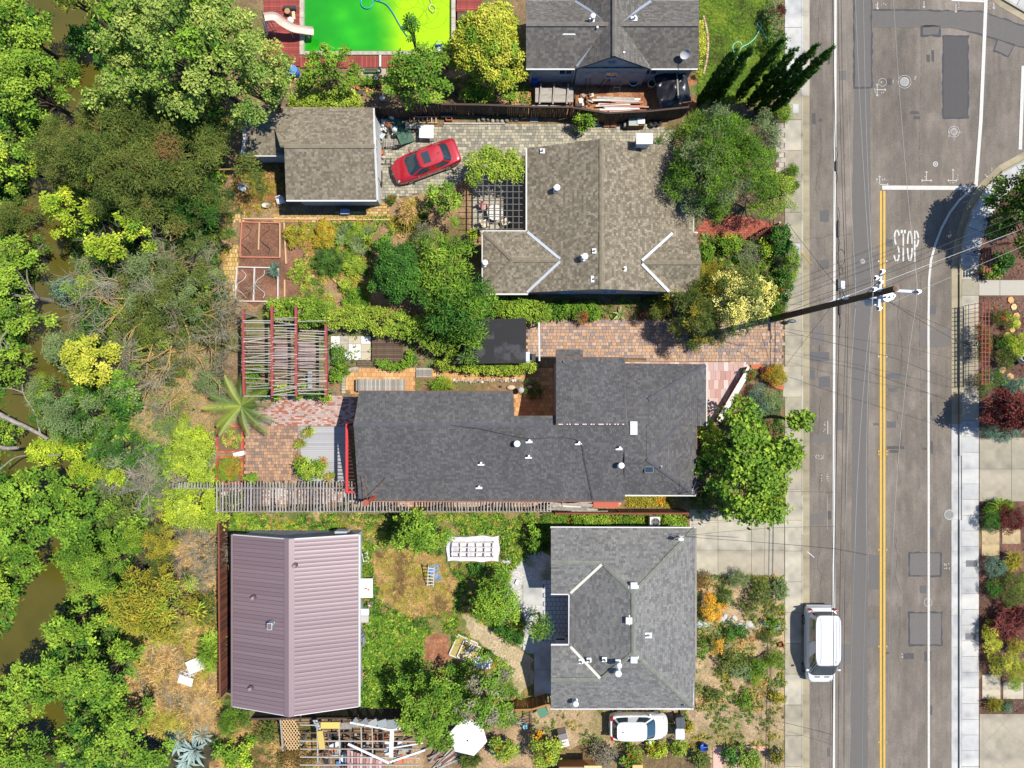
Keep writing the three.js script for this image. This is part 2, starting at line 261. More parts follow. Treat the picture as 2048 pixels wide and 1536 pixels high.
paint('stop_bar', [[1766,370],[1945,371],[1945,379],[1766,378.5]]);
paint('crosswalk_line', ribbon([[1976,-60],[1973,30],[1964,240],[1954,372]],7)); paint('crosswalk_line', ribbon([[2049,130],[2043,298]],7)); paint('crosswalk_line', ribbon([[1905,-2],[1974,1]],4.5), PAINT, PY + 0.002);
for (const [y, c] of [[522,0],[713,0],[903,1],[909,1],[1100,1],[1294,1],[1486,1]]) for (const x of [1759,1775]) bx('reflector', road, c ? YPAINT : PAINT, 0.1,0.02,0.1, wx(x), PY, wz(y));
{ // STOP lettering, stencil pieces with the gaps of the stencil
  const st = [];
  const arc = (cx, cy, rx, ry, a0, a1, w) => { const o = []; for (let k = 0; k <= 10; k++) { const a = lerp(a0, a1, k / 10) * PI / 180; o.push([cx + rx * Math.cos(a), cy + ry * Math.sin(a)]); } st.push(ribbon(o, w)); };
  const ln = (x0, y0, x1, y1, w) => st.push(ribbon([[x0, y0],[x1, y1]], w));
  arc(1795.5,474,4.6,14,-15,-95,3.4); arc(1795.5,474,4.6,14,-105,-180,3.4); arc(1796.5,475,5.2,15,178,120,3.4); arc(1795,507,4.8,17,-60,-8,3.4); arc(1795,507,4.8,14,6,85,3.4); arc(1795,507,4.8,14,96,168,3.4);
  ln(1803,462.5,1807.4,462.5,7); ln(1809.2,462.5,1813.6,462.5,7); ln(1808.4,467,1808.4,492,3.4); ln(1808.4,494.5,1808.4,522,3.4);
  for (const a of [-85,-5,95,175].map((v, i) => [[-172,-96],[-84,-8],[8,84],[96,172]][i])) arc(1821.5,491,4.6,30, a[0], a[1],3.4);
  ln(1831.3,460.5,1831.3,478,3.4); ln(1831.3,480,1831.3,500,3.4); ln(1831.3,502,1831.3,523,3.4); arc(1833,477,5.6,15.5,-84,-6,3.4); arc(1833,477,5.6,15.5,6,84,3.4);
  for (const p of st) paint('stop_lettering', p);
}
{ // sprayed survey marks: arrows, crosses and figures
  const G0 = []; const s = (pts, w = 1.2) => G0.push(slab(PW(ribbon(pts, w)), PY - 0.003,0.003));
  const arrow = (x, y, dx, dy) => { s([[x, y],[x + dx, y + dy]]); const l = Math.hypot(dx, dy), ux = dx / l, uy = dy / l; s([[x + dx - ux * 3 - uy * 2.4, y + dy - uy * 3 + ux * 2.4],[x + dx, y + dy],[x + dx - ux * 3 + uy * 2.4, y + dy - uy * 3 - ux * 2.4]]); };
  const ring = (x, y, r, w = 0.9) => { const o = []; for (let k = 0; k <= 18; k++) o.push([x + r * Math.cos(k * PI / 9), y + r * Math.sin(k * PI / 9)]); s(o, w); };
  const glyph = (x, y, n, vert) => { for (let k = 0; k < n; k++) { const o = []; const m = 3 + Math.floor(rr(0,3)); for (let q = 0; q < m; q++) o.push([x + (vert ? rr(-2.4,2.4) : k * 4.4 + rr(-1.8,1.8)), y + (vert ? k * 4.6 + rr(-2,2) : rr(-2.8,2.8))]); s(o, 0.9); } };
  srand(77);
  arrow(1757,2,0,15); glyph(1754,8,2,1); glyph(1765,7,3,0); arrow(1850,0,0,14); arrow(1914,6,0,17); glyph(1920,4,3,1); glyph(1982,6,3,1); arrow(1990,3,0,13);
  arrow(1756,178,0,13); arrow(1756,178,0,-12); arrow(1756,178,18,0); glyph(1752,178,2,1); glyph(1765,183,2,0); ring(1767,163,8,0.6); glyph(1765,163,1,0); glyph(1788,160,2,1); glyph(1832,152,2,1);
  for (const r of [5,9,13]) ring(1811,162, r, 0.7); for (const r of [4,7,11]) ring(1910,262, r, 0.7); glyph(1900,262,3,1); s([[1910,248],[1910,280]],0.6); s([[1898,263],[1926,263]],0.6);
  ring(1873,327,4.4,1.5); s([[1871,325],[1875,329]]); s([[1875,325],[1871,329]]);
  arrow(1761,368,0,-18); arrow(1761,368,18,0); glyph(1756,358,2,1); glyph(1767,358,4,0); arrow(1855,360,0,-19); arrow(1855,360,11,0); arrow(1855,360,-11,0); glyph(1852,352,2,1); arrow(1908,360,0,-23); arrow(1908,360,9,0); arrow(1908,360,-11,0); glyph(1917,350,3,1); glyph(1903,364,3,0);
  for (const y of [845,858]) glyph(1650, y, 2,1); s([[1657,842],[1657,868]]); glyph(1630,912,5,0); glyph(1634,917,4,0); glyph(1645,952,3,1); glyph(1656,948,4,1); s([[1616,1104],[1630,1116]],1.6); glyph(1890,1130,3,0); glyph(1892,1138,3,0); ring(1858,1206,8,0.7); glyph(1806,1310,2,1); glyph(1972,350,2,0); glyph(1986,336,2,1);
  s([[1656,990],[1656,1060]],0.5);
  const m = part('survey_marking', merge(G0), L(206,202,196,0.85), road); m.userData.kind = 'stuff'; tag(m, 'white sprayed arrows, rings and figures on the asphalt');
}
function manhole(px, py, r, label, m) { const t = thing('manhole_cover', label, 'manhole cover', [wx(px),-0.12, wz(py)]); const ring = part('frame', new THREE.RingGeometry(r * 0.82, r, 28).rotateX(-PI / 2).translate(0,0.022,0), L(176,172,164,0.8), t); const c = cyl('cover', t, m, r * 0.8,0.03,0,0.012,0, CY); for (let k = 0; k < 3; k++) part('tread', new THREE.TorusGeometry(r * (0.2 + 0.2 * k),0.012,4,20).rotateX(PI / 2).translate(0,0.028,0), m, t); }
manhole(1811,162,0.32, 'worn manhole cover ringed with white paint near the road junction', L(150,148,146,0.6)); manhole(1727,522,0.17, 'small round valve cover in the asphalt strip west of the double yellow line', L(160,156,150,0.6)); manhole(1901,1030,0.36, 'large iron manhole cover at the gutter beside the east sidewalk', L(128,128,126,0.6)); manhole(1910,262,0.2, 'small valve cover inside white survey rings by the crosswalk', L(140,134,128,0.6));
// ---------- gutters, kerbs, sidewalks ----------
const CONC = [[206,198,180],[196,186,168],[214,206,190],[190,182,162]].map(c => L(...c, 0.92, { map: rep(T_CONC, 0.35,0.35) }));
const NEWC = [[224,224,226],[216,217,220],[232,231,232]].map(c => L(...c, 0.9, { map: rep(T_CONC, 0.35,0.35) }));
const GUT = [[192,180,152],[180,168,142]].map(c => L(...c, 0.93, { map: rep(T_CONC, 0.3,0.5) }));
function slabPiece(name, poly, y, t, m, parent) { // paving piece with its own position, so neighbours stay separate
  const c = poly.reduce((s, p) => [s[0] + p[0] / poly.length, s[1] + p[1] / poly.length],[0,0]);
  const g = slab(poly.map(p => [lerp(p[0], c[0],0) , p[1]]), y, t); return part(name, g, m, parent);
}
srand(5);
const walkW = tag(struct('sidewalk', slab(PW(rect(1572,-1600,1603,3200)),-0.05,0.3), GUT[1]), 'west sidewalk of aged concrete slabs beside the front yards');
for (let y = -130; y < 1680; y += 61.6) { const m = y < 130 ? pick(NEWC) : pick(CONC); const e = y > 690 && y < 760 ? 1566 : 1570; slabPiece('paving_slab', PW([[e, y + 0.35],[1602.6, y + 0.35],[1602.6, y + 61.2],[e, y + 61.2]]),0.016 + rr(0,0.008),0.12, m, walkW); }
const kerbW = tag(struct('kerb', slab(PW(rect(1620.4,-1600,1606.4,3200)),-0.108,0.2), GUT[0]), 'west concrete kerb and gutter along the parking lane');
for (let y = -130; y < 1680; y += 80) { slabPiece('kerb_stone', PW([[1602.9, y + 0.3],[1606.4, y + 0.3],[1606.4, y + 79.6],[1602.9, y + 79.6]]), y < 130 ? 0.024 : 0.018,0.3, y < 130 ? NEWC[0] : pick(CONC), kerbW); slabPiece('gutter_slab', PW([[1606.7, y + 0.3],[1620.6, y + 0.3],[1620.6, y + 79.6],[1606.7, y + 79.6]]),-0.1,0.1, y < 130 ? CONC[2] : pick(GUT), kerbW); }
const walkE = tag(struct('sidewalk', slab(PW(rect(1924,520,1957.5,3200)),-0.05,0.3), GUT[1]), 'east sidewalk of pale concrete slabs beside the mulched gardens');
const kerbE = tag(struct('kerb', slab(PW(rect(1905.4,520,1918,3200)),-0.112,0.2), GUT[0]), 'east concrete kerb and gutter with a shaded step');
for (let y = 528; y < 1700; y += 31.4) { const m = y > 820 ? pick(NEWC) : pick(CONC); slabPiece('paving_slab', PW([[1923.8, y + 0.3],[1957.6, y + 0.3],[1957.6, y + 31.1],[1923.8, y + 31.1]]),0.018 + rr(0,0.006),0.12, m, walkE); }
for (let y = 528; y < 1700; y += 64) { const m = y > 800 ? pick(NEWC) : pick(GUT); const dip = y > 860 && y < 1000; slabPiece('kerb_stone', PW([[1919.4, y + 0.2],[1923.4, y + 0.2],[1923.4, y + 63.8],[1919.4, y + 63.8]]), dip ? -0.03 : 0.022,0.3, m, kerbE); slabPiece('gutter_slab', PW([[1905.2, y + 0.3],[1919, y + 0.3],[1919, y + 63.7],[1905.2, y + 63.7]]),-0.102,0.1, m, kerbE); }
{ // the two street corners
  const C1 = [[2160,268],[2100,282],[2048,304],[2000,330],[1962,366],[1930,418],[1911,480],[1905,528]], C2 = [[1905,-300],[1905,-210],[1922,-100],[1955,-28],[2000,10],[2052,40],[2160,66]];
  const off = (c, d) => c.map((p, i) => { const a = c[Math.max(0, i - 1)], b = c[Math.min(c.length - 1, i + 1)], dx = b[0] - a[0], dy = b[1] - a[1], l = Math.hypot(dx, dy); return [p[0] - dy / l * d, p[1] + dx / l * d]; });
  for (const [c, lab] of [[C1, 'curving corner sidewalk in the shade of the corner tree'],[C2, 'corner sidewalk at the top of the road junction']]) {
    const sg = -1, A = off(c, 0), B = off(c, 13 * sg), B2 = off(c, 17 * sg), D = off(c, 52 * sg);
    const w = tag(struct('sidewalk', slab(PW([...B2, ...[...D].reverse()]),-0.06,0.3), GUT[1]), lab);
    for (let i = 1; i < c.length; i++) { slabPiece('gutter_slab', PW([A[i - 1], A[i], B[i], B[i - 1]]),-0.102,0.1, pick(GUT), w); slabPiece('kerb_stone', PW([B[i - 1], B[i], B2[i], B2[i - 1]]),0.02,0.3, pick(CONC), w); for (const [s, e] of [[0,0.49],[0.51,1]]) { const q = (P, t) => [lerp(P[i - 1][0], P[i][0], t), lerp(P[i - 1][1], P[i][1], t)]; slabPiece('paving_slab', PW([q(B2, s), q(B2, e), q(D, e), q(D, s)]),0.022,0.12, pick(NEWC), w); } }
  }
}
function slabs(name, label, xs, ys, y, mats, gap = 0.35) { const o = thing(name, label); delete o.userData.category; o.userData.kind = 'structure'; for (let i = 1; i < xs.length; i++) for (let j = 1; j < ys.length; j++) slabPiece('paving_slab', PW([[xs[i - 1] + gap, ys[j - 1] + gap],[xs[i] - gap, ys[j - 1] + gap],[xs[i] - gap, ys[j] - gap],[xs[i - 1] + gap, ys[j] - gap]]), y + rr(0,0.004),0.1, pick(mats), o); return o; }
slabs('driveway', 'stained pale concrete driveway of the light grey roofed house', [1379,1436,1503,1569],[1018,1041,1100,1151],0.014, CONC);
slabs('driveway', 'cream concrete driveway between the maroon trees on the east side', [1959,2023,2090,2200],[875,938,1003],0.014, CONC);
{ const o = slabs('driveway', 'concrete driveway scored with diamonds on the east side', [1959,2240],[1428,1720],0.012, CONC); for (const l of [[[1988,1428],[2025,1470]],[[2025,1428],[1966,1490]],[[1966,1490],[2010,1536]],[[2048,1490],[2006,1532]],[[1966,1428],[1966,1600]],[[2025,1470],[2048,1490]]]) part('score_line', slab(PW(ribbon(l, 0.8)),0.019,0.004), L(150,142,126), o); }
slabs('path', 'cream aggregate garden path leading from the east sidewalk', [1958,2000,2200],[560,591],0.014,[L(212,204,188,0.95, { map: rep(T_SPECK, 2,2) })]);
slabs('path', 'pair of tan square stepping slabs in mulch beneath the maroon bush', [1963,1999],[1056,1112],0.03,[L(214,190,146,0.9, { map: rep(T_CONC, 1,1) })]); slabs('path', 'single tan stepping slab beside the maroon bush shadow', [2004,2041],[1056,1088],0.03,[L(214,190,146,0.9, { map: rep(T_CONC, 1,1) })]);
slabs('path', 'two cream stepping slabs near the yellow-green shrub', [1964,2001,2006,2047].slice(0,2),[1349,1398],0.03,[L(220,210,190,0.9, { map: rep(T_CONC, 1,1) })]); slabs('path', 'cream stepping slab half under the yellow-green shrub', [2006,2047],[1364,1398],0.03,[L(220,210,190,0.9, { map: rep(T_CONC, 1,1) })]);
for (const [px, py, lab] of [[1943,1127, 'grey utility cover in the east sidewalk opposite the upper square patch'],[1942,1273, 'grey utility cover in the east sidewalk opposite the parked van']]) { const t = thing('utility_cover', lab, 'utility cover', [wx(px),0.03, wz(py)]); bx('lid', t, L(110,112,116,0.8),0.74,0.02,0.44,0,0,0); for (let k = -1; k < 2; k++) bx('rib', t, L(96,98,102,0.8),0.3,0.012,0.03,0,0.014, k * 0.08); }
slabs('pad', 'new white concrete patch in the west sidewalk beside the clipped hedge', [1578,1600],[487,524],0.034, NEWC, 0); slabs('pad', 'small square concrete patch in the sidewalk by the round shrub', [1586,1597],[208,226],0.034, NEWC, 0);
// ---------- small-unit paving: real stones with joints, laid as one part ----------
const SB = UB;
function pavers(name, label, poly, tones, o = {}) {
  const { w = 0.24, d = 0.2, y = 0.02, ang = 0, base = [110,100,86], jit = 0.006, mixw = [1], gap = 0.018, vtone = 0.1 } = o;
  const wp = PW(poly), g = tag(struct(name, slab(wp, y - 0.016,0.1), L(...base, 0.97, { map: rep(T_SPECK, 2,2) })), label), ms = [], cs = [], cols = tones.map(t => lit(...t));
  let x0 = 1e9, x1 = -1e9, z0 = 1e9, z1 = -1e9; const ca = Math.cos(ang), sa = Math.sin(ang);
  for (const p of wp) { const u = p[0] * ca - p[1] * sa, v = p[0] * sa + p[1] * ca; x0 = Math.min(x0, u); x1 = Math.max(x1, u); z0 = Math.min(z0, v); z1 = Math.max(z1, v); }
  for (let v = z0, r = 0; v < z1; v += d, r++) { for (let u = x0 + (r % 2) * w * 0.37; u < x1;) { const ww = w * pick(mixw); const uc = u + ww / 2, vc = v + d / 2, x = uc * ca + vc * sa, z = -uc * sa + vc * ca; if (inPoly(x, z, wp)) { ms.push(TRS(new V3(x, y - 0.03 + rr(0, jit), z), qe(rr(-0.006,0.006), ang + rr(-0.015,0.015), rr(-0.006,0.006)), new V3(ww - gap, 0.06, d - gap))); cs.push(vary(pick(cols), vtone)); } u += ww; } }
  inst('paver', SB, o.mat || M(new THREE.Color(1,1,1),0.92, { map: T_FINE }), ms, cs, g); return g;
}
srand(11);
pavers('driveway', 'grey-tan block paved driveway behind the red car', [[752,236],[800,262],[872,252],[885,250],[1290,246],[1348,262],[1350,300],[1060,310],[960,340],[905,372],[800,396],[752,402]],[[196,186,160],[180,172,150],[166,160,142],[206,196,172],[150,146,132]], { w: 0.22, d: 0.2, mixw: [1,1,1.4], base: [104,98,84] });
pavers('driveway', 'tan, rose and grey block paved driveway beside the dark roofed house', [[1052,640],[1568,642],[1567,728],[1480,727],[1250,718],[1112,716],[1052,718]],[[206,166,134],[212,174,138],[190,156,136],[172,150,140],[196,160,128],[160,144,136],[210,178,156]], { w: 0.3, d: 0.22, mixw: [0.6,1,1,0.8], base: [110,88,76] });
pavers('patio', 'tan and brown block paved patio west of the grey deck', [[488,852],[602,852],[602,966],[488,966]],[[196,156,124],[188,148,118],[172,138,116],[204,166,132],[152,130,116]], { w: 0.26, d: 0.22, mixw: [0.6,1,1], base: [112,84,64] });
pavers('patio', 'weathered red and whitewashed brick patio behind the dark roofed house', [[505,795],[560,788],[705,794],[712,852],[488,852],[492,806]],[[206,182,172],[200,168,156],[180,106,84],[214,194,186],[190,120,96],[208,184,176],[196,174,164]], { w: 0.23, d: 0.115, base: [176,150,140], gap: 0.012 });
pavers('path', 'orange terracotta tiled walkway along the north side of the dark roof', [[688,778],[692,752],[706,738],[835,736],[850,738],[1112,736],[1112,856],[1028,856],[1028,790],[1048,776],[1048,764],[830,756],[830,784],[700,784]],[[232,184,126],[226,174,114],[236,192,136],[216,162,106]], { w: 0.3, d: 0.3, base: [186,136,92], gap: 0.02 });
pavers('path', 'pink stamped concrete walkway at the front of the dark roofed house', [[1250,724],[1498,728],[1500,736],[1442,838],[1405,850],[1340,800],[1250,800]],[[226,196,186],[216,178,168],[230,208,200],[206,160,148]], { w: 0.34, d: 0.62, base: [196,160,150], gap: 0.012, jit: 0.002 });
pavers('path', 'straw coloured cobble path along the west edge of the vegetable garden', [[466,428],[484,428],[478,500],[470,600],[446,596],[446,520],[462,470]],[[226,190,116],[214,174,100],[230,200,136]], { w: 0.2, d: 0.3, base: [150,116,66], gap: 0.035, jit: 0.02 });
pavers('path', 'straw coloured cobble path south of the brown roofed garage', [[484,424],[560,430],[640,428],[740,420],[748,408],[776,406],[776,432],[760,440],[600,444],[484,444]],[[226,190,116],[210,168,98],[230,200,136],[196,156,96]], { w: 0.3, d: 0.19, base: [150,112,66], gap: 0.035, jit: 0.02 });
pavers('path', 'short red brick garden path beside the low flower bed', [[608,444],[622,444],[630,552],[612,552]],[[206,120,88],[220,180,116],[196,108,78],[214,150,104]], { w: 0.22, d: 0.24, base: [140,100,74], gap: 0.03, jit: 0.02 });
pavers('patio', 'white and blue patterned cement tile patio in the notch of the grey roof', [[1084,1160],[1146,1160],[1146,1298],[1084,1290]],[[214,216,220]], { w: 0.3, d: 0.3, base: [96,104,122], gap: 0.03, vtone: 0.04 });
pavers('patio', 'red brick landing in the front garden under the grey-green tree', [[1388,462],[1410,440],[1470,430],[1520,440],[1560,450],[1575,470],[1500,480],[1430,490],[1395,490]],[[184,96,72],[170,84,64],[196,112,84]], { w: 0.26, d: 0.14, base: [120,80,64] });
pavers('path', 'pale pink paver walkway beside the clipped round shrubs', [[1548,246],[1572,246],[1572,340],[1556,340]],[[206,192,176],[190,176,164]], { w: 0.34, d: 0.34, base: [140,128,112] });
slabs('patio', 'grey concrete slab path beside the patterned tiles', [1046,1086],[1160,1210,1300],0.012, NEWC); slabs('patio', 'shaded concrete side path by the light grey roofed house', [1068,1104],[1288,1340,1395],0.013, NEWC);
slabs('patio', 'worn cream stone slab terrace beside the weathered deck', [662,680,697,722,742],[672,688,704,720],0.05,[L(214,206,190,0.9, { map: rep(T_CONC, 1,1) }), L(228,226,220,0.9), L(196,184,160,0.92)]);
slabs('path', 'pink concrete strip in the flower bed near the blue bucket', [1426,1445],[1494,1600],0.03,[L(222,176,160,0.9)]); slabs('path', 'pink concrete edging beside the white flower bush', [1472,1536],[1492,1501],0.05,[L(222,166,152,0.9)]);
slabs('pad', 'pale concrete pad beside the pool fence', [722,772],[136,156],0.03, CONC);
// ---------- houses ----------
const SHMAT = M(new THREE.Color(1,1,1),0.95, { map: T_FINE, bumpMap: rep(T_BUMP, 1,1), bumpScale: 0.003 });
const TAB = new THREE.BoxGeometry(1,1,1);
function planeOf(P) { // least squares y = a x + b z + c
  let sx = 0, sz = 0, sy = 0; const n = P.length; for (const p of P) { sx += p.x; sz += p.z; sy += p.y; } sx /= n; sz /= n; sy /= n;
  let xx = 0, zz = 0, xz = 0, xy = 0, zy = 0; for (const p of P) { const x = p.x - sx, z = p.z - sz, y = p.y - sy; xx += x * x; zz += z * z; xz += x * z; xy += x * y; zy += z * y; }
  const D = xx * zz - xz * xz, a = (xy * zz - zy * xz) / D, b = (zy * xx - xy * xz) / D; return [a, b, sy - a * sx - b * sz];
}
// faces: [[px,py,h]...] outlines as surveyed; returns the roof mesh with its shingles
function shingleRoof(house, faces, o) {
  const base = house.position, deck = [], ms = [], cs = [], cols = o.tones.map(t => lit(...t)); const e = o.exp || 0.15, tw = o.tab || 0.3;
  for (const f of faces) {
    const P = f.map(p => at(...p)),[a, b, c] = planeOf(P); for (const p of P) p.y = a * p.x + b * p.z + c;
    const gl = Math.hypot(a, b), gx = gl > 0.015 ? a / gl : 0, gz = gl > 0.015 ? b / gl : 1;
    const v = new V3(gx, gl, gz).normalize(), n = new V3(-a, 1,-b).normalize(), u = new V3().crossVectors(v, n);
    const O = P[0].clone(), B = new THREE.Matrix4().makeBasis(u, v, n).setPosition(O.clone().sub(base));
    const q = P.map(p => { const d = p.clone().sub(O); return [d.dot(u), d.dot(v)]; });
    const sh = new THREE.Shape(q.map(p => new THREE.Vector2(p[0], p[1]))); const g = new THREE.ExtrudeGeometry(sh, { depth: 0.12, bevelEnabled: false }); g.translate(0,0,-0.135); g.applyMatrix4(B); deck.push(g);
    let v0 = 1e9, v1 = -1e9; for (const p of q) { v0 = Math.min(v0, p[1]); v1 = Math.max(v1, p[1]); }
    for (let vv = v0, r = 0; vv < v1; vv += e, r++) {
      const y = vv + e / 2, X = []; for (let i = 0, j = q.length - 1; i < q.length; j = i++) if ((q[i][1] > y) !== (q[j][1] > y)) X.push(q[i][0] + (q[j][0] - q[i][0]) * (y - q[i][1]) / (q[j][1] - q[i][1])); X.sort((m, k) => m - k);
      for (let k = 0; k + 1 < X.length; k += 2) for (let uu = X[k] - (r % 2) * tw * 0.4; uu < X[k + 1];) {
        const w = tw * rr(0.5,1.05), s = Math.max(uu, X[k]), t = Math.min(uu + w, X[k + 1]); uu += w; if (t - s < 0.03) continue;
        const th = rr(0.008,0.02);
        ms.push(new THREE.Matrix4().multiplyMatrices(B, TRS(new V3((s + t) / 2, y - 0.01,0.001), qe(0.05,0,0), new V3(t - s - 0.008, e * 1.12, th))));
        const W = (s + t) / 2 + O.x, mott = fbm(W * (o.st || 0.8) + O.z, y * (o.st ? 0.22 : 0.5) + O.x, 3); cs.push(vary(pick(cols), o.v || 0.07).multiplyScalar(o.st ? 0.8 + 0.4 * mott : 0.9 + 0.2 * mott));
      }
    }
  }
  const capC = o.cap ? lit(...o.cap) : cols[0];
  for (const [A, Bq] of o.caps || []) { const a = at(...A).sub(base), b = at(...Bq).sub(base), L2 = a.distanceTo(b), nn = Math.max(1, Math.round(L2 / 0.22)), dir = b.clone().sub(a).normalize(); for (let k = 0; k < nn; k++) for (const sd of [-1,1]) { const p = a.clone().lerp(b, k / nn), q2 = a.clone().lerp(b, (k + 1.05) / nn); const side = new V3().crossVectors(new V3(0,1,0), dir).normalize(); const m = basisTo(p, q2,0.14,0.016, new V3(0,1,0).addScaledVector(side, sd * 0.3).normalize()); m.setPosition(p.lerp(q2,0.5).addScaledVector(side, sd * 0.066).add(new V3(0,0.028 + (k % 2) * 0.004,0))); ms.push(m); cs.push(vary(capC, 0.14)); } }
  const r = part('roof', merge(deck), M(cols[0].clone().multiplyScalar(0.75),0.95), house);
  inst('shingle', TAB, SHMAT, ms, cs, r); return r;
}
function house(label, px, py, group) { return thing('house', label, 'house', [wx(px),0, wz(py)],0, group); }
function walls(h, poly, hgt, m, top = []) { // poly in metres
  const g = [slab(poly, hgt, hgt + 0.25)];
  for (const t of top) { // gable triangles [[x,z],[x,z],[x,z,y]] with thickness
    const [a, b, c] = t, s = new THREE.Shape(); const len = Math.hypot(b[0] - a[0], b[1] - a[1]), tt = t[3] || 0.5; s.moveTo(0,0); s.lineTo(len, 0); s.lineTo(len * tt, c); s.closePath();
    const e = new THREE.ExtrudeGeometry(s, { depth: 0.16, bevelEnabled: false }); e.translate(0,0,-0.08); const d = new V3(b[0] - a[0],0, b[1] - a[1]).normalize(); const nrm = new V3().crossVectors(d, new V3(0,1,0)); e.applyMatrix4(new THREE.Matrix4().makeBasis(d, new V3(0,1,0), nrm).setPosition(a[0], hgt - 0.01, a[1])); g.push(uvm(e));
  }
  const G2 = merge(g); G2.translate(-h.position.x, 0,-h.position.z); return part('wall', G2, m, h);
}
const rel = (h, ...p) => at(...p).sub(h.position);
function flash(h, roof, A, B, w, m, lift = 0.03, name = 'valley_flashing') { const a = rel(h, ...A), b = rel(h, ...B); a.y += lift; b.y += lift; return beam(name, roof, m, a, b, w, 0.025); }
function gutter(h, A, B, m = OFFWHITE) { const a = rel(h, ...A), b = rel(h, ...B); a.y -= 0.06; b.y -= 0.06; const g = beam('gutter', h, m, a, b, 0.11,0.1); return g; }
const VENTW = L(244,244,242,0.45), VENTD = L(90,90,92,0.5, { metalness: 0.3 });
function vent(h, roof, px, py, hh, kind = 'pipe', s = 1) { // base at the roof surface
  const p = rel(h, px, py, hh); const v = new THREE.Group(); v.name = 'roof_vent'; v.position.copy(p); roof.add(v);
  if (kind === 'pipe') { bx('base_plate', v, VENTW, 0.42 * s, 0.02,0.34 * s, 0,0.03,0.02); cyl('pipe', v, VENTW, 0.07 * s, 0.42,0.02,0.2,0, CY8); }
  if (kind === 'cap') { bx('base_plate', v, VENTW, 0.4 * s, 0.02,0.4 * s, 0,0.03,0); cyl('pipe', v, GALV, 0.12 * s, 0.5,0,0.25,0); cyl('cap', v, VENTW, 0.2 * s, 0.16,0,0.55,0); part('cap_top', new THREE.ConeGeometry(0.2 * s, 0.1,16).translate(0,0.68,0), VENTW, v); }
  if (kind === 'box') { bx('base_plate', v, VENTW, 0.62 * s, 0.02,0.2,0,0.04,0.12); part('hood', new RoundedBoxGeometry(0.42 * s, 0.2,0.4 * s, 2,0.03).translate(0,0.12,0), VENTW, v); }
  if (kind === 'small') { bx('base_plate', v, VENTW, 0.3 * s, 0.02,0.3 * s, 0,0.03,0); cyl('pipe', v, VENTD, 0.06,0.24,0,0.12,0, CY8); }
  if (kind === 'dark') { bx('base_plate', v, VENTD, 0.6 * s, 0.04,0.42 * s, 0,0.04,0); bx('glazing', v, GLASS, 0.5 * s, 0.02,0.34 * s, 0,0.07,0); }
  if (kind === 'light') { bx('base_plate', v, WHITE, 0.46 * s, 0.1,0.84 * s, 0,0.06,0); bx('glazing', v, L(240,244,246,0.25),0.38 * s, 0.03,0.74 * s, 0,0.12,0); }
  return v;
}
function windowOn(h, x, y, z, w, hh, ry, name = 'window') { const g = new THREE.Group(); g.name = name; g.position.set(x, y, z); g.rotation.y = ry; h.add(g); bx('frame', g, WHITE, w, 0.07,0.09,0, hh / 2,0); bx('frame', g, WHITE, w, 0.09,0.14,0,-hh / 2,0.02); for (const s of [-1,0,1]) bx('frame', g, WHITE, 0.06, hh, 0.08, s * w / 2 * 0.97,0,0); for (const s of [-1,1]) bx('pane', g, GLASS, w / 2 - 0.08, hh - 0.08,0.03, s * w / 4,0,0); return g; }
function dish(h, px, py, hh) { const g = new THREE.Group(); g.name = 'antenna_dish'; g.position.copy(rel(h, px, py, hh)); h.add(g); part('mast', taper([new V3(0,0,0), new V3(0.05,0.3,0), new V3(0.1,0.5,0)],0.03,0.03), GALV, g); const d = part('reflector', new THREE.SphereGeometry(0.5,16,6,0, PI * 2,0,0.7), L(200,200,202,0.5), g); d.rotation.set(0.9,0.6, PI); d.position.set(0.1,0.95,0.1); part('arm', taper([new V3(0.1,0.5,0), new V3(0.3,0.55,0.3), new V3(0.45,0.8,0.45)],0.02,0.02), GALV, g); return g; }
srand(101);
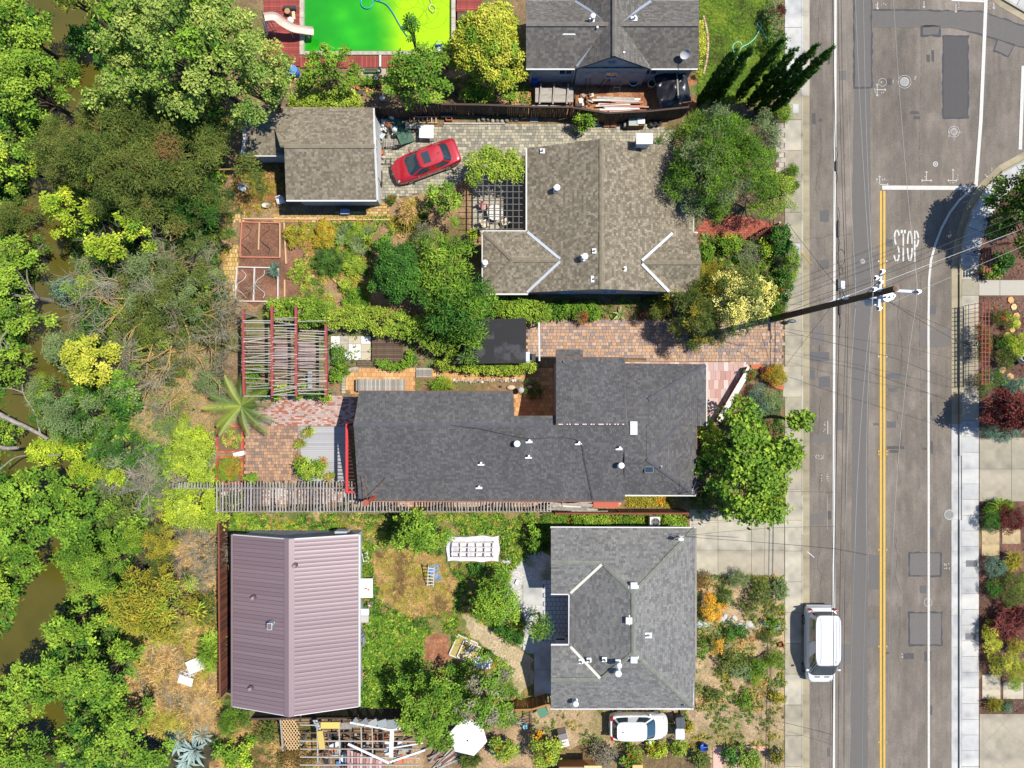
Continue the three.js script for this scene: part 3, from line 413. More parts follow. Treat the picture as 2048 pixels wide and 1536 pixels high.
{ // --- grey house beside the pool: cross gables
  const h = house('grey shingled house with crossed gables beside the green pool', 1226,60), E = 2.8, R = 4.35;
  const roof = shingleRoof(h, [
    [[1052,136, E],[1398,136, E],[1398,48, R],[1052,48, R]],[[1052,0, E],[1398,0, E],[1398,48, R],[1052,48, R]],
    [[1148,139, E - 0.05],[1148,-140, E - 0.05],[1229,-140, R + 0.32],[1229,112, R + 0.32]],[[1305,139, E - 0.05],[1305,-140, E - 0.05],[1229,-140, R + 0.32],[1229,112, R + 0.32]]],
    { tones: [[126,120,112],[117,111,104],[134,128,120],[108,103,97]], caps: [[[1052,48, R],[1222,48, R]],[[1238,48, R],[1398,48, R]],[[1229,-140, R + 0.32],[1229,112, R + 0.32]]] });
  const BL = L(150,158,172,0.5);
  flash(h, roof, [1153,133, E + 0.1],[1221,50, R],0.16, BL, 0.02); flash(h, roof, [1297,133, E + 0.1],[1238,50, R],0.16, BL, 0.02); flash(h, roof, [1150,2, E + 0.1],[1219,45, R],0.16, BL, 0.02); flash(h, roof, [1302,2, E + 0.1],[1239,45, R],0.16, BL, 0.02);
  const zs = wz(137, E) - 0.3, zn = wz(-130, E);
  walls(h, [[wx(1058, E), wz(2, E)],[wx(1392, E), wz(2, E)],[wx(1392, E), zs],[wx(1304, E) - 0.2, zs],[wx(1304, E) - 0.2, zs + 0.2],[wx(1150, E) + 0.2, zs + 0.2],[wx(1150, E) + 0.2, zs],[wx(1058, E), zs]], E - 0.12, WALLBLUE, [[[wx(1152, E) + 0.1, zs + 0.12],[wx(1302, E) - 0.1, zs + 0.12],1.55]]);
  gutter(h, [1052,137.5, E],[1150,137.5, E], WHITE); gutter(h, [1302,137.5, E],[1396,137.5, E], WHITE); gutter(h, [1303,-1, E],[1398,-1, E], WHITE); gutter(h, [1052,-1, E],[1150,-1, E], WHITE);
  const Z = zs - h.position.z; for (const [px, w, off] of [[1132,0.9,0],[1224,0.8,0.22],[1302,0.9,0.22]]) windowOn(h, wx(px, 2) - h.position.x, 1.75, Z + off + 0.02 - (px === 1302 ? 0.2 : 0), w, 0.75,0);
  bx('gable_vent', h, L(150,158,175),0.42,0.32,0.06, wx(1226,4) - h.position.x, 3.5, Z + 0.24);
  for (const px of [1062,1148]) cyl('downpipe', h, WHITE, 0.05,2.5, wx(px, 1.5) - h.position.x, 1.25, Z + 0.08, CY8);
  vent(h, roof, 1184,41,4.2, 'cap', 0.8); vent(h, roof, 1268,38,4.1, 'pipe'); vent(h, roof, 1193,60,4.0, 'pipe'); vent(h, roof, 1246,110,3.9, 'pipe'); const q = vent(h, roof, 1138,64,3.9, 'light', 1); q.rotation.y = PI / 2; vent(h, roof, 1212,3,3.9, 'pipe'); dish(h, 1362,125,3.0);
}
{ // --- brown roofed garage / cottage by the forest
  const h = thing('garage', 'brown shingled garage with white walls behind the red car', 'garage', [wx(640),0, wz(320)]), E = 2.6, R = 4.06, T = [[150,138,116],[141,129,108],[159,147,124],[132,121,101],[168,156,134]];
  const roof = shingleRoof(h, [[[572,399, E],[753,399, E],[749,292, R],[568,292, R]],[[536,214, E],[746,216, E],[749,292, R],[560,292, R]],[[486,310, E],[570,310, E],[570,254,3.35],[490,254,3.35]],[[505,214, E],[572,214, E],[572,254,3.35],[492,254,3.35]]], { tones: T, v: 0.12, tab: 0.22, exp: 0.15, caps: [[[568,292, R],[749,292, R]],[[492,254,3.35],[572,254,3.35]]] });
  const xe = wx(751, E) - 0.12, xw = wx(576, E) + 0.35, zs = wz(399, E) - 0.25, zn = wz(216, E) + 0.3, zm = wz(310, E) - 0.3, xl = wx(488, E) + 0.35;
  walls(h, [[xl, zn],[xe, zn],[xe, zs],[xw, zs],[xw, zm],[xl, zm]], E - 0.1, WALLBLUE, [[[xe - 0.1, zs],[xe - 0.1, zn],1.4]]);
  gutter(h, [572,401, E],[753,401, E], WHITE); gutter(h, [486,311, E],[568,311, E], WHITE);
  flash(h, roof, [484,312, E],[490,255,3.35],0.18, WHITE, 0, 'bargeboard'); flash(h, roof, [490,253,3.35],[498,232,2.9],0.18, WHITE, 0, 'bargeboard'); flash(h, roof, [755,400, E],[750,292, R],0.14, WHITE, 0, 'bargeboard'); flash(h, roof, [750,292, R],[747,216, E],0.14, WHITE, 0, 'bargeboard');
  windowOn(h, wx(684,1.6) - h.position.x, 1.6, zs - h.position.z + 0.04,1.1,0.6,0); const X = xe - h.position.x;
  const d = new THREE.Group(); d.name = 'garage_door'; d.position.set(X + 0.03,1.05, wz(330) - h.position.z); h.add(d); for (let k = 0; k < 5; k++) bx('panel', d, WHITE, 0.05,0.38,2.5,0,-0.82 + k * 0.41,0); for (let k = 0; k < 4; k++) bx('pane', d, GLASS, 0.02,0.24,0.42,0.03,0.82,-0.9 + k * 0.6);
  bx('bench', h, L(150,165,190),0.6,0.45,0.35, wx(692) - h.position.x, 0.22, zs - h.position.z + 0.5);
}
{ // --- brown roofed main house
  const h = house('large brown shingled house with white valley flashings', 1200,430), E = 3.0, R = 4.75, T = [[146,134,112],[136,125,104],[156,144,121],[126,116,97],[168,156,134]];
  const roof = shingleRoof(h, [
    [[1055,296, E],[1055,585, E],[1203,578, R],[1203,277, R]],[[1386,296, E],[1386,586, E],[1203,578, R],[1203,277, R]],
    [[966,463, E],[1056,463, E],[1121,520,3.78],[1025,520,3.78]],[[966,586, E],[1056,586, E],[1121,520,3.78],[1025,520,3.78]],[[966,463, E],[966,586, E],[1025,520,3.78]],
    [[1394,466, E],[1345,466, E],[1282,525,4.02],[1403,525,4.02]],[[1394,589, E],[1337,589, E],[1282,525,4.02],[1403,525,4.02]]],
    { tones: T, v: 0.12, tab: 0.22, exp: 0.15, caps: [[[1203,277, R],[1203,578, R]],[[1025,520,3.8],[1121,520,3.8]],[[967,464, E],[1025,520,3.8]],[[967,585, E],[1025,520,3.8]],[[1284,525,4.04],[1403,525,4.04]]] });
  const VB = L(196,202,208,0.5); flash(h, roof, [1055,464, E],[1120,518,3.8],0.17, VB, 0.04); flash(h, roof, [1054,585, E],[1120,523,3.8],0.17, VB, 0.04); flash(h, roof, [1345,466,3.46],[1284,521,4.06],0.17, VB, 0.04); flash(h, roof, [1338,583,3.52],[1284,528,4.06],0.17, VB, 0.04);
  const w0 = wx(1057, E) + 0.35, w1 = wx(1384, E) - 0.35, z0 = wz(296, E) + 0.3, z1 = wz(586, E) - 0.3, a0 = wx(968, E) + 0.35, b1 = wx(1394, E) - 0.3;
  walls(h, [[w0, z0],[w1, z0],[w1, wz(467, E) + 0.3],[b1, wz(467, E) + 0.3],[b1, z1],[a0, z1],[a0, wz(464, E) + 0.3],[w0, wz(464, E) + 0.3]], E - 0.1, WALLBLUE, [[[w0, z1 - 0.08],[w1, z1 - 0.08],1.45,0.45],[[w0, z0 + 0.08],[w1, z0 + 0.08],1.45,0.45]]);
  gutter(h, [965,462, E],[1053,462, E]); gutter(h, [965,463, E],[965,587, E]); gutter(h, [965,588, E],[1056,588, E]); gutter(h, [1053,296, E],[1053,461, E]); gutter(h, [1387,380, E],[1387,465, E]); gutter(h, [1347,465, E],[1396,465, E]); gutter(h, [1338,590, E],[1394,590, E]);
  for (const px of [1135,1220,1300]) windowOn(h, wx(px, 1.8) - h.position.x, 1.7, z1 - h.position.z + 0.03,1.0,0.9,0);
  vent(h, roof, 1113,380,3.65, 'cap'); vent(h, roof, 1168,516,4.35, 'cap'); vent(h, roof, 1189,502,4.6, 'small'); vent(h, roof, 1248,538,4.3, 'small'); vent(h, roof, 1188,558,4.55, 'small', 1.3); vent(h, roof, 1085,302,3.4, 'small'); vent(h, roof, 971,528,3.05, 'cap', 0.9);
  const c = new THREE.Group(); c.name = 'chimney'; c.position.copy(rel(h, 1281,292,3.7)); h.add(c); bx('stack', c, WHITE, 0.78,2.6,0.5,0,0,0); bx('cap', c, WHITE, 1.02,0.1,0.68,0,1.35,0); part('cap_ridge', new THREE.ConeGeometry(0.62,0.14,4).rotateY(PI / 4).scale(1.1,1,0.74).translate(0,1.47,0), WHITE, c);
}
{ // --- dark roofed long house
  const h = house('long dark charcoal shingled house with a small courtyard', 1050,880), T = [[104,102,101],[97,95,95],[111,109,107],[91,89,89]], R = 4.6;
  const roof = shingleRoof(h, [
    [[717,999,3.0],[1248,1001,3.0],[1252,851, R],[707,850, R]],[[718,784,3.95],[1026,784,3.95],[1030,851, R],[707,850, R]],[[1026,832,4.4],[1112,832,4.4],[1112,851, R],[1026,851, R]],
    [[1112,715,3.6],[1249,717,3.6],[1252,849,4.95],[1112,847,4.95]],[[1112,699,2.9],[1166,700,2.9],[1166,722,2.95],[1112,722,2.95]],
    [[1249,727,3.0],[1412,729,3.0],[1297,800,4.1],[1249,800,4.1]],[[1412,729,3.0],[1412,852,3.0],[1356,852,3.55],[1294,918,4.12],[1297,800,4.1]],[[1249,799,4.1],[1297,799,4.1],[1295,919,4.1],[1249,919,4.1]],
    [[1392,851,3.0],[1392,989,3.0],[1294,918,4.1],[1356,851,3.42]],[[1248,989,3.0],[1392,990,3.0],[1294,918,4.1],[1249,918,4.1]]],
    { tones: T, st: 1.3, tab: 0.24, exp: 0.15, caps: [[[707,850, R],[1252,851, R]],[[1295,916,4.12],[1356,852,3.56]],[[1294,918,4.12],[1391,988,3.03]],[[1297,800,4.12],[1411,730,3.02]]], cap: [96,96,100] });
  for (let k = 0; k < 26; k++) { const t = k / 26; flash(h, roof, [lerp(1112,1250, t),848.4,4.95],[lerp(1112,1250, t + rr(0.02,0.036)),848.6,4.95],0.06, k % 3 ? WHITE : RUST, 0.01, 'flashing'); }
  const X = (p, hh) => wx(p, hh), Z = (p, hh) => wz(p, hh);
  walls(h, [[X(718,3) + 0.4, Z(786,3.9) + 0.3],[X(1024,3.9), Z(786,3.9) + 0.3],[X(1026,3.9), Z(850,4)],[X(1250,3), Z(850,4)],[X(1248,3), Z(999,3) - 0.35],[X(718,3) + 0.4, Z(999,3) - 0.35]],2.9, L(190,70,56,0.8),[[[X(719,3) + 0.45, Z(999,3) - 0.3],[X(719,3) + 0.45, Z(786,3.9) + 0.3],1.4,0.7]]);
  walls(h, [[X(1114,3.6), Z(718,3.6) + 0.25],[X(1247,3.6), Z(718,3.6) + 0.25],[X(1247,3.6), Z(848,4)],[X(1114,3.6), Z(848,4)]],3.4, L(180,178,182,0.8)); walls(h, [[X(1251,3), Z(730,3) + 0.3],[X(1408,3) - 0.3, Z(730,3) + 0.3],[X(1408,3) - 0.3, Z(850,3)],[X(1389,3) - 0.3, Z(850,3)],[X(1389,3) - 0.3, Z(988,3) - 0.3],[X(1251,3), Z(988,3) - 0.3]],2.85, L(200,188,176,0.85));
  { const s = new THREE.Shape(); const a = Z(718,3.6) + 0.25, b = Z(848,4); s.moveTo(-a, 3.35); s.lineTo(-b, 3.35); s.lineTo(-b, 4.78); s.closePath(); const g = new THREE.ExtrudeGeometry(s, { depth: 0.15, bevelEnabled: false }); g.rotateY(PI / 2); for (const px of [1114,1245]) { const q = g.clone().translate(X(px, 3.6) - h.position.x, 0,-h.position.z); part('wall', uvm(q), L(96,94,94,0.8), h); } }
  const BR = L(110,66,46,0.7); gutter(h, [717,1001,3],[1246,1003,3], BR); gutter(h, [1112,714,3.6],[1249,716,3.6], BR); gutter(h, [718,783,3.95],[1026,783,3.95], BR); gutter(h, [1413,729,3],[1413,851,3], OFFWHITE); gutter(h, [1393,853,3],[1393,989,3], BR); gutter(h, [1250,991,3],[1392,991,3], OFFWHITE);
  for (const [px, py, hh, k] of [[1034,886,4.1, 'cap'],[1058,880,4.25, 'pipe'],[1057,911,3.9, 'pipe'],[1157,884,4.2, 'pipe'],[1238,894,4.1, 'pipe'],[962,925,3.75, 'pipe'],[958,972,3.25, 'pipe'],[1127,723,3.6, 'small']]) vent(h, roof, px, py, hh, k);
  const sw = vent(h, roof, 1240,929,3.75, 'cap', 0.95); sw.name = 'swamp_vent'; vent(h, roof, 1267,856,4.1, 'light', 1); vent(h, roof, 1264,794,3.85, 'dark', 1.05).rotation.y = 0; vent(h, roof, 1298,939,3.85, 'dark', 0.95); vent(h, roof, 1322,934,3.8, 'small', 0.5);
  const CAB = M(new THREE.Color(0.02,0.02,0.022),0.7); part('roof_cable', tube([[902,850,4.64],[960,858,4.6],[1050,876,4.38],[1157,882,4.32],[1170,925,3.9],[1186,1000,3.08]].map(p => rel(h, ...p).add(new V3(0,0.05,0))),0.018,5), CAB, h);
  const ant = new THREE.Group(); ant.name = 'antenna'; ant.position.copy(rel(h, 1374,984,3.05)); h.add(ant); part('mast', taper([new V3(0,-0.3,0), new V3(0,0.5,0), new V3(0.05,1.2,0)],0.025,0.02), STEEL, ant); for (const [dx, dz] of [[-0.7,-0.7],[-0.3,-0.9],[0.3,-0.8],[0.5,-0.5],[-0.8,-0.3]]) part('rod', taper([new V3(0.05,1.1,0), new V3(dx * 0.5,1.0, dz * 0.5), new V3(dx, 1.1, dz)],0.014,0.01,5), STEEL, ant);
  const fl = new THREE.Group(); fl.name = 'flue'; fl.position.copy(rel(h, 743,996,3)); h.add(fl); part('stack', taper([new V3(0.3,-0.5,-0.1), new V3(0.1,0.6,0), new V3(-0.05,1.5,0.05)],0.12,0.12,12), L(176,66,46,0.7), fl); cyl('cap', fl, L(170,96,76,0.6, { metalness: 0.4 }),0.2,0.12,-0.05,1.55,0.05); for (const [x, z] of [[1.1,-1.4],[-0.5,-1.5]]) part('stay', taper([new V3(0,1.2,0), new V3(x * 0.5,0.9, z * 0.5), new V3(x, 0.75, z)],0.018,0.018,5), RUST, fl);
}
{ // --- light grey hip roofed house
  const h = house('light grey hip roofed house with a notch on its yard side', 1246,1236), E = 2.8, W = 3.78, R = 4.62, T = [[140,138,134],[130,128,125],[148,146,141],[120,118,116],[136,135,132]];
  const roof = shingleRoof(h, [
    [[1102,1056, E],[1390,1057, E],[1267,1186, R],[1205,1126, W],[1102,1124, W]],[[1102,1124, W],[1205,1126, W],[1140,1187, E],[1102,1187, E]],
    [[1140,1187, E],[1205,1126, W],[1267,1186, R],[1267,1306, R],[1202,1359, W],[1140,1292, E]],[[1390,1057, E],[1391,1313, E],[1386,1415, E],[1267,1306, R],[1267,1186, R]],
    [[1102,1416, E],[1386,1416, E],[1267,1306, R],[1202,1359, W],[1102,1360, W]],[[1102,1360, W],[1202,1359, W],[1140,1292, E],[1102,1292, E]]],
    { tones: T, tab: 0.3, exp: 0.15, cap: [138,140,128], caps: [[[1102,1124, W],[1205,1126, W]],[[1205,1126, W],[1267,1186, R]],[[1390,1057, E],[1267,1186, R]],[[1267,1186, R],[1267,1306, R]],[[1386,1415, E],[1267,1306, R]],[[1202,1359, W],[1267,1306, R]],[[1102,1360, W],[1202,1359, W]]] });
  const CR = L(232,228,212,0.5); flash(h, roof, [1141,1186, E + 0.02],[1203,1129, W],0.17, CR, 0.05); flash(h, roof, [1141,1293, E + 0.02],[1200,1356, W],0.17, CR, 0.05);
  const x0 = wx(1103, E) + 0.4, x1 = wx(1388, E) - 0.4, z0 = wz(1057, E) + 0.35, z1 = wz(1415, E) - 0.35, xn = wx(1140, E) + 0.3, n0 = wz(1187, E) - 0.3, n1 = wz(1292, E) + 0.3;
  walls(h, [[x0, z0],[x1, z0],[x1, z1],[x0, z1],[x0, n1],[xn, n1],[xn, n0],[x0, n0]], E - 0.08, L(214,214,218,0.85),[[[x0 + 0.1, n0],[x0 + 0.1, z0],0.9],[[x0 + 0.1, z1],[x0 + 0.1, n1],0.9]]);
  gutter(h, [1101,1055, E],[1391,1056, E], WHITE); gutter(h, [1392,1057, E],[1392,1312, E], L(150,140,130)); gutter(h, [1387,1314, E],[1387,1415, E], WHITE); gutter(h, [1101,1418, E],[1387,1418, E], WHITE); gutter(h, [1102,1188.5, E],[1138,1188.5, E], WHITE); gutter(h, [1138.5,1189, E],[1138.5,1290, E], WHITE); gutter(h, [1102,1290, E],[1138,1290, E], WHITE);
  vent(h, roof, 1267,1170,4.5, 'box'); vent(h, roof, 1257,1240,4.5, 'box').rotation.y = PI / 2; vent(h, roof, 1267,1318,4.5, 'box').rotation.y = PI; for (const [px, py, hh, k, s] of [[1297,1270,4.25, 'pipe', 1],[1236,1324,4.35, 'cap', 0.8],[1234,1340,4.1, 'cap', 1],[1209,1319,3.95, 'small', 1],[1178,1320,3.5, 'small', 1],[1162,1323,3.3, 'small', 1],[1150,1400,3.1, 'cap', 0.9],[1366,1409,2.9, 'small', 0.5]]) vent(h, roof, px, py, hh, k, s);
  const mh = new THREE.Group(); mh.name = 'service_mast'; mh.position.copy(rel(h, 1357,1073,3.1)); h.add(mh); cyl('mast', mh, GALV, 0.04,0.9,0,0.4,0, CY8); part('weatherhead', new THREE.SphereGeometry(0.13,10,8).scale(1.6,0.9,1).translate(-0.05,0.85,0), VENTW, mh); part('wire_loop', tube([new V3(0,0.8,0), new V3(-0.25,0.6,0.1), new V3(-0.4,0.75,0.05), new V3(-0.2,0.9,0)],0.02,5), BLACK, mh); bx('base_plate', mh, VENTW, 0.4,0.03,0.3,0.2,-0.05,0.1);
  windowOn(h, xn - h.position.x - 0.02,1.4, wz(1240) - h.position.z, 2.4,1.9,-PI / 2, 'patio_door');
}
{ // --- metal roofed outbuilding: every roof panel is its own sheet
  const h = thing('outbuilding', 'long outbuilding with a mauve ribbed metal roof in the weedy yard', 'building', [wx(590),0, wz(1250)]), E = 2.8, R = 4.15;
  const A = rel(h, 468,1070, E), B = rel(h, 464,1413, E), C = rel(h, 718,1069, E), D = rel(h, 714,1414, E); A.z = C.z = (A.z + C.z) / 2; B.z = D.z = (B.z + D.z) / 2; const xm = rel(h, 578,1250, R).x; A.x = B.x = (A.x + B.x) / 2; C.x = D.x = (C.x + D.x) / 2;
  const n = 42, pw = (B.z - A.z) / n, MET = [[138,117,120],[134,113,117],[142,121,124]].map(c => L(...c, 0.42, { metalness: 0.1 }));
  const mkProf = b => { const prof = new THREE.Shape(), N = 8; prof.moveTo(0,-0.02); for (let i = 0; i <= N; i++) { const t = i / N; prof.lineTo(t * pw * 0.93,0.012 + b * Math.sin(t * PI)); } prof.lineTo(pw * 0.93,-0.02); prof.closePath(); return prof; };  // panels cut narrow: dark deck showing between them stands for seam shadow lines
  const roof = new THREE.Group(); roof.name = 'roof'; h.add(roof);
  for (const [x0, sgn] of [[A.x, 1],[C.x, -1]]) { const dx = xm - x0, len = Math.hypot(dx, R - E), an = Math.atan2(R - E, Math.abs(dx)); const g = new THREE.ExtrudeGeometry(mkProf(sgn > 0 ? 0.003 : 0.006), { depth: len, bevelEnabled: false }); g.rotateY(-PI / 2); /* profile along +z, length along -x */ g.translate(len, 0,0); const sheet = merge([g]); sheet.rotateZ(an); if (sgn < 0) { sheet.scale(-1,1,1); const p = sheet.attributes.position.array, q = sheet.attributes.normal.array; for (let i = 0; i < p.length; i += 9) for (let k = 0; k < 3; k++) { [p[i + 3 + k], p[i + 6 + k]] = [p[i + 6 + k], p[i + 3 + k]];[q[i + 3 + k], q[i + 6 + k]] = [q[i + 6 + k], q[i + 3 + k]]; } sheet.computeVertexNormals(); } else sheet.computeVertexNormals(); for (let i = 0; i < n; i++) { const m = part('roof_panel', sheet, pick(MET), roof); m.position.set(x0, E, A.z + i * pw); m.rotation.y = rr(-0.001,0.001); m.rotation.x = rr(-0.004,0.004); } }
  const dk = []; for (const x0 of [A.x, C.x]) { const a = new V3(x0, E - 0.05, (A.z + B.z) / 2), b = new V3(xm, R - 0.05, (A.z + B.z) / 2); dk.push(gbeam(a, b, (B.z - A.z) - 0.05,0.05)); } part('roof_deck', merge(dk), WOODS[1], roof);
  for (const s of [-1,1]) beam('ridge_cap', roof, MET[2], new V3(xm + s * 0.16, R + 0.012, A.z - 0.03), new V3(xm + s * 0.16, R + 0.012, B.z + 0.03),0.34,0.025, new V3(s * 0.35,1,0).normalize());
  for (const [a, b] of [[A, new V3(xm, R, A.z)],[C, new V3(xm, R, C.z)],[B, new V3(xm, R, B.z)],[D, new V3(xm, R, D.z)]]) beam('bargeboard', roof, WHITE, a.clone().add(new V3(0,-0.06,0)), b.clone().add(new V3(0,-0.06,0)),0.05,0.16);
  beam('gutter', h, WHITE, C.clone().add(new V3(0.09,-0.05,0)), D.clone().add(new V3(0.09,-0.05,0)),0.12,0.1); beam('gutter', h, MET[0], A.clone().add(new V3(-0.08,-0.05,0)), B.clone().add(new V3(-0.08,-0.05,0)),0.12,0.1);
  const X0 = A.x + 0.25 + h.position.x, X1 = C.x - 0.3 + h.position.x, Z0 = A.z + 0.25 + h.position.z, Z1 = B.z - 0.25 + h.position.z; walls(h, [[X0, Z0],[X1, Z0],[X1, Z1],[X0, Z1]], E - 0.08, L(216,220,226,0.8, { map: rep(T_WOOD, 0.2,3) }),[[[X0, Z0 + 0.08],[X1, Z0 + 0.08],1.25,0.46],[[X0, Z1 - 0.08],[X1, Z1 - 0.08],1.25,0.46]]);
  windowOn(h, C.x - 0.28,1.5, wz(1130) - h.position.z, 1.0,0.8, PI / 2);
  const hb = new THREE.Group(); hb.name = 'meter_box'; hb.position.set(rel(h, 695,1056).x, 1.5, Z0 - h.position.z - 0.15); h.add(hb); bx('box', hb, L(180,182,186),0.8,0.9,0.28,0,0,0); cyl('conduit', hb, GALV, 0.03,1.4,-0.5,0.5,0.1, CY8);
  for (const [px, py, hh] of [[591,1130,4.1],[508,1194,3.4],[503,1375,3.3]]) { const g = new THREE.Group(); g.name = 'roof_vent'; g.position.copy(rel(h, px, py, hh)); roof.add(g); cyl('collar', g, L(84,70,74,0.6),0.15,0.16,0,0.05,0); cyl('cap', g, L(150,130,134,0.5),0.11,0.1,-0.03,0.2,0.03); }
  const tv = new THREE.Group(); tv.name = 'turbine_vent'; tv.position.copy(rel(h, 544,1247,3.75)); roof.add(tv); cyl('collar', tv, STEEL, 0.26,0.2,0,0.06,0); part('dome', new THREE.SphereGeometry(0.24,16,8,0, PI * 2,0, PI / 2).translate(0,0.16,0), STEEL, tv); const sp = bx('solar_panel', tv, L(120,110,112,0.3),0.26,0.03,0.36,-0.02,0.44,0.06); bx('frame', tv, WHITE, 0.32,0.02,0.42,-0.02,0.425,0.06);
}
{ // --- flat black roofed lean-to between the driveways
  const h = thing('shed', 'low lean-to with a flat black tarred roof beside the paved driveway', 'shed', [wx(990),0, wz(682)]), y = 2.2;
  part('roof', slab(PW([[930,640],[1052,636],[1052,726],[905,728],[925,700]], y).map(p => [p[0] - h.position.x, p[1] - h.position.z]), y, 0.14), L(64,64,68,0.8, { map: rep(tex(256,256, (i, j) => { const n = sstep(0.5,0.7, fbm(i / 50, j / 50,5)); return grey(lerp(110,255, n) * (0.8 + 0.4 * hash2(i, j))); }),0.25,0.25) }), h);
  part('wall', slab(PW([[935,648],[1048,644],[1048,722],[930,722]], y).map(p => [p[0] - h.position.x, p[1] - h.position.z]), y - 0.14, y - 0.1), L(150,140,128), h); beam('gutter', h, WHITE, rel(h, 1078,645,1.9), rel(h, 1079,722,1.9),0.1,0.1); cyl('post', h, WHITE, 0.05,1.9, rel(h, 1078,647,1.9).x, 0.95, rel(h, 1078,647,1.9).z, CY8); cyl('post', h, WHITE, 0.05,1.9, rel(h, 1079,720,1.9).x, 0.95, rel(h, 1079,720,1.9).z, CY8);
}
// ---------- vehicles ----------
function ringLoft(rows, close = true) { // rows of V3 arrays
  const n = rows[0].length, pos = [], idx = []; for (const r of rows) for (const p of r) pos.push(p.x, p.y, p.z);
  for (let i = 0; i < rows.length - 1; i++) for (let j = 0; j < (close ? n : n - 1); j++) { const a = i * n + j, b = i * n + (j + 1) % n, c = a + n, d = b + n; idx.push(a, b, c, b, d, c); }
  const g = new THREE.BufferGeometry(); g.setAttribute('position', new THREE.Float32BufferAttribute(pos, 3)); g.setIndex(idx); g.computeVertexNormals(); return g;
}
function carBody(st) { // stations [x, half width low, half width shoulder, y bottom, y shoulder, y crown]
  const rows = st.map(([x, ws, wb, y0, yb, yt]) => { const h = [[0, y0],[ws * 0.8, y0],[ws * 0.97, y0 + 0.07],[ws, lerp(y0, yb, 0.35)],[lerp(ws, wb, 0.7) + 0.01, lerp(y0, yb, 0.75)],[wb, yb - 0.05],[wb - 0.04, yb],[wb * 0.72, lerp(yb, yt, 0.75)],[wb * 0.35, yt - 0.006],[0, yt]]; const r = h.map(([z, y]) => new V3(x, y, z)); for (let i = h.length - 2; i > 0; i--) r.push(new V3(x, h[i][1],-h[i][0])); return r; });
  const a = rows[0], b = rows[rows.length - 1], ca = a.reduce((s, p) => s.add(p), new V3()).divideScalar(a.length), cb = b.reduce((s, p) => s.add(p), new V3()).divideScalar(b.length);
  return ringLoft([a.map(() => ca), ...rows, b.map(() => cb)]);
}
function cabin(c) { // superellipse glasshouse: c.at(t) -> [x centre, half length, half width, y]
  const pt = (th, t, k = 1) => { const [xc, a, b, y] = c.at(t), e = 2 / c.n, cs = Math.cos(th), sn = Math.sin(th); return new V3(xc + k * a * Math.sign(cs) * Math.pow(Math.abs(cs), e), y, k * b * Math.sign(sn) * Math.pow(Math.abs(sn), e)); };
  const seg = (a0, a1, t0, t1, k, n = 14, m = 4) => { const rows = []; for (let i = 0; i <= m; i++) { const r = []; for (let j = 0; j <= n; j++) r.push(pt(lerp(a0, a1, j / n) * PI / 180, lerp(t0, t1, i / m), k)); rows.push(r); } return ringLoft(rows, false); };
  const roof = (s0, s1, crown, sx = 0) => { const rows = []; for (let i = 0; i <= 6; i++) { const s = lerp(s0, s1, i / 6), r = []; for (let j = 0; j < 40; j++) { const p = pt(j / 40 * PI * 2,1,1),[xc, , , y] = c.at(1); r.push(new V3(xc + (p.x - xc) * s, y + crown * (1 - s * s), p.z * s)); } rows.push(r); } return ringLoft(rows); };
  return { pt, seg, roof };
}
const TYRE = M(new THREE.Color(0.018,0.018,0.019),0.9), RIM = L(180,182,186,0.3, { metalness: 0.8 }), LAMPW = L(170,176,184,0.12), LAMPR = L(176,26,24,0.2), TRIM = M(new THREE.Color(0.02,0.02,0.02),0.6);
function wheel(v, x, z, r) { const g = new THREE.Group(); g.name = 'wheel'; g.position.set(x, r, z); v.add(g); const t = part('tyre', new THREE.TorusGeometry(r * 0.78, r * 0.24,10,24), TYRE, g); t.scale.z = 1.15; part('rim', new THREE.CylinderGeometry(r * 0.62, r * 0.62,0.14,18).rotateX(PI / 2), RIM, g); for (let k = 0; k < 5; k++) { const s = bx('spoke', g, RIM, 0.05, r * 1.1,0.03,0,0, Math.sign(z) * 0.075); s.rotation.z = k * PI / 5; } }
function paintMat(r, g, b) { return new THREE.MeshPhysicalMaterial({ color: lit(r, g, b), roughness: 0.35, clearcoat: 1, clearcoatRoughness: 0.06 }); }
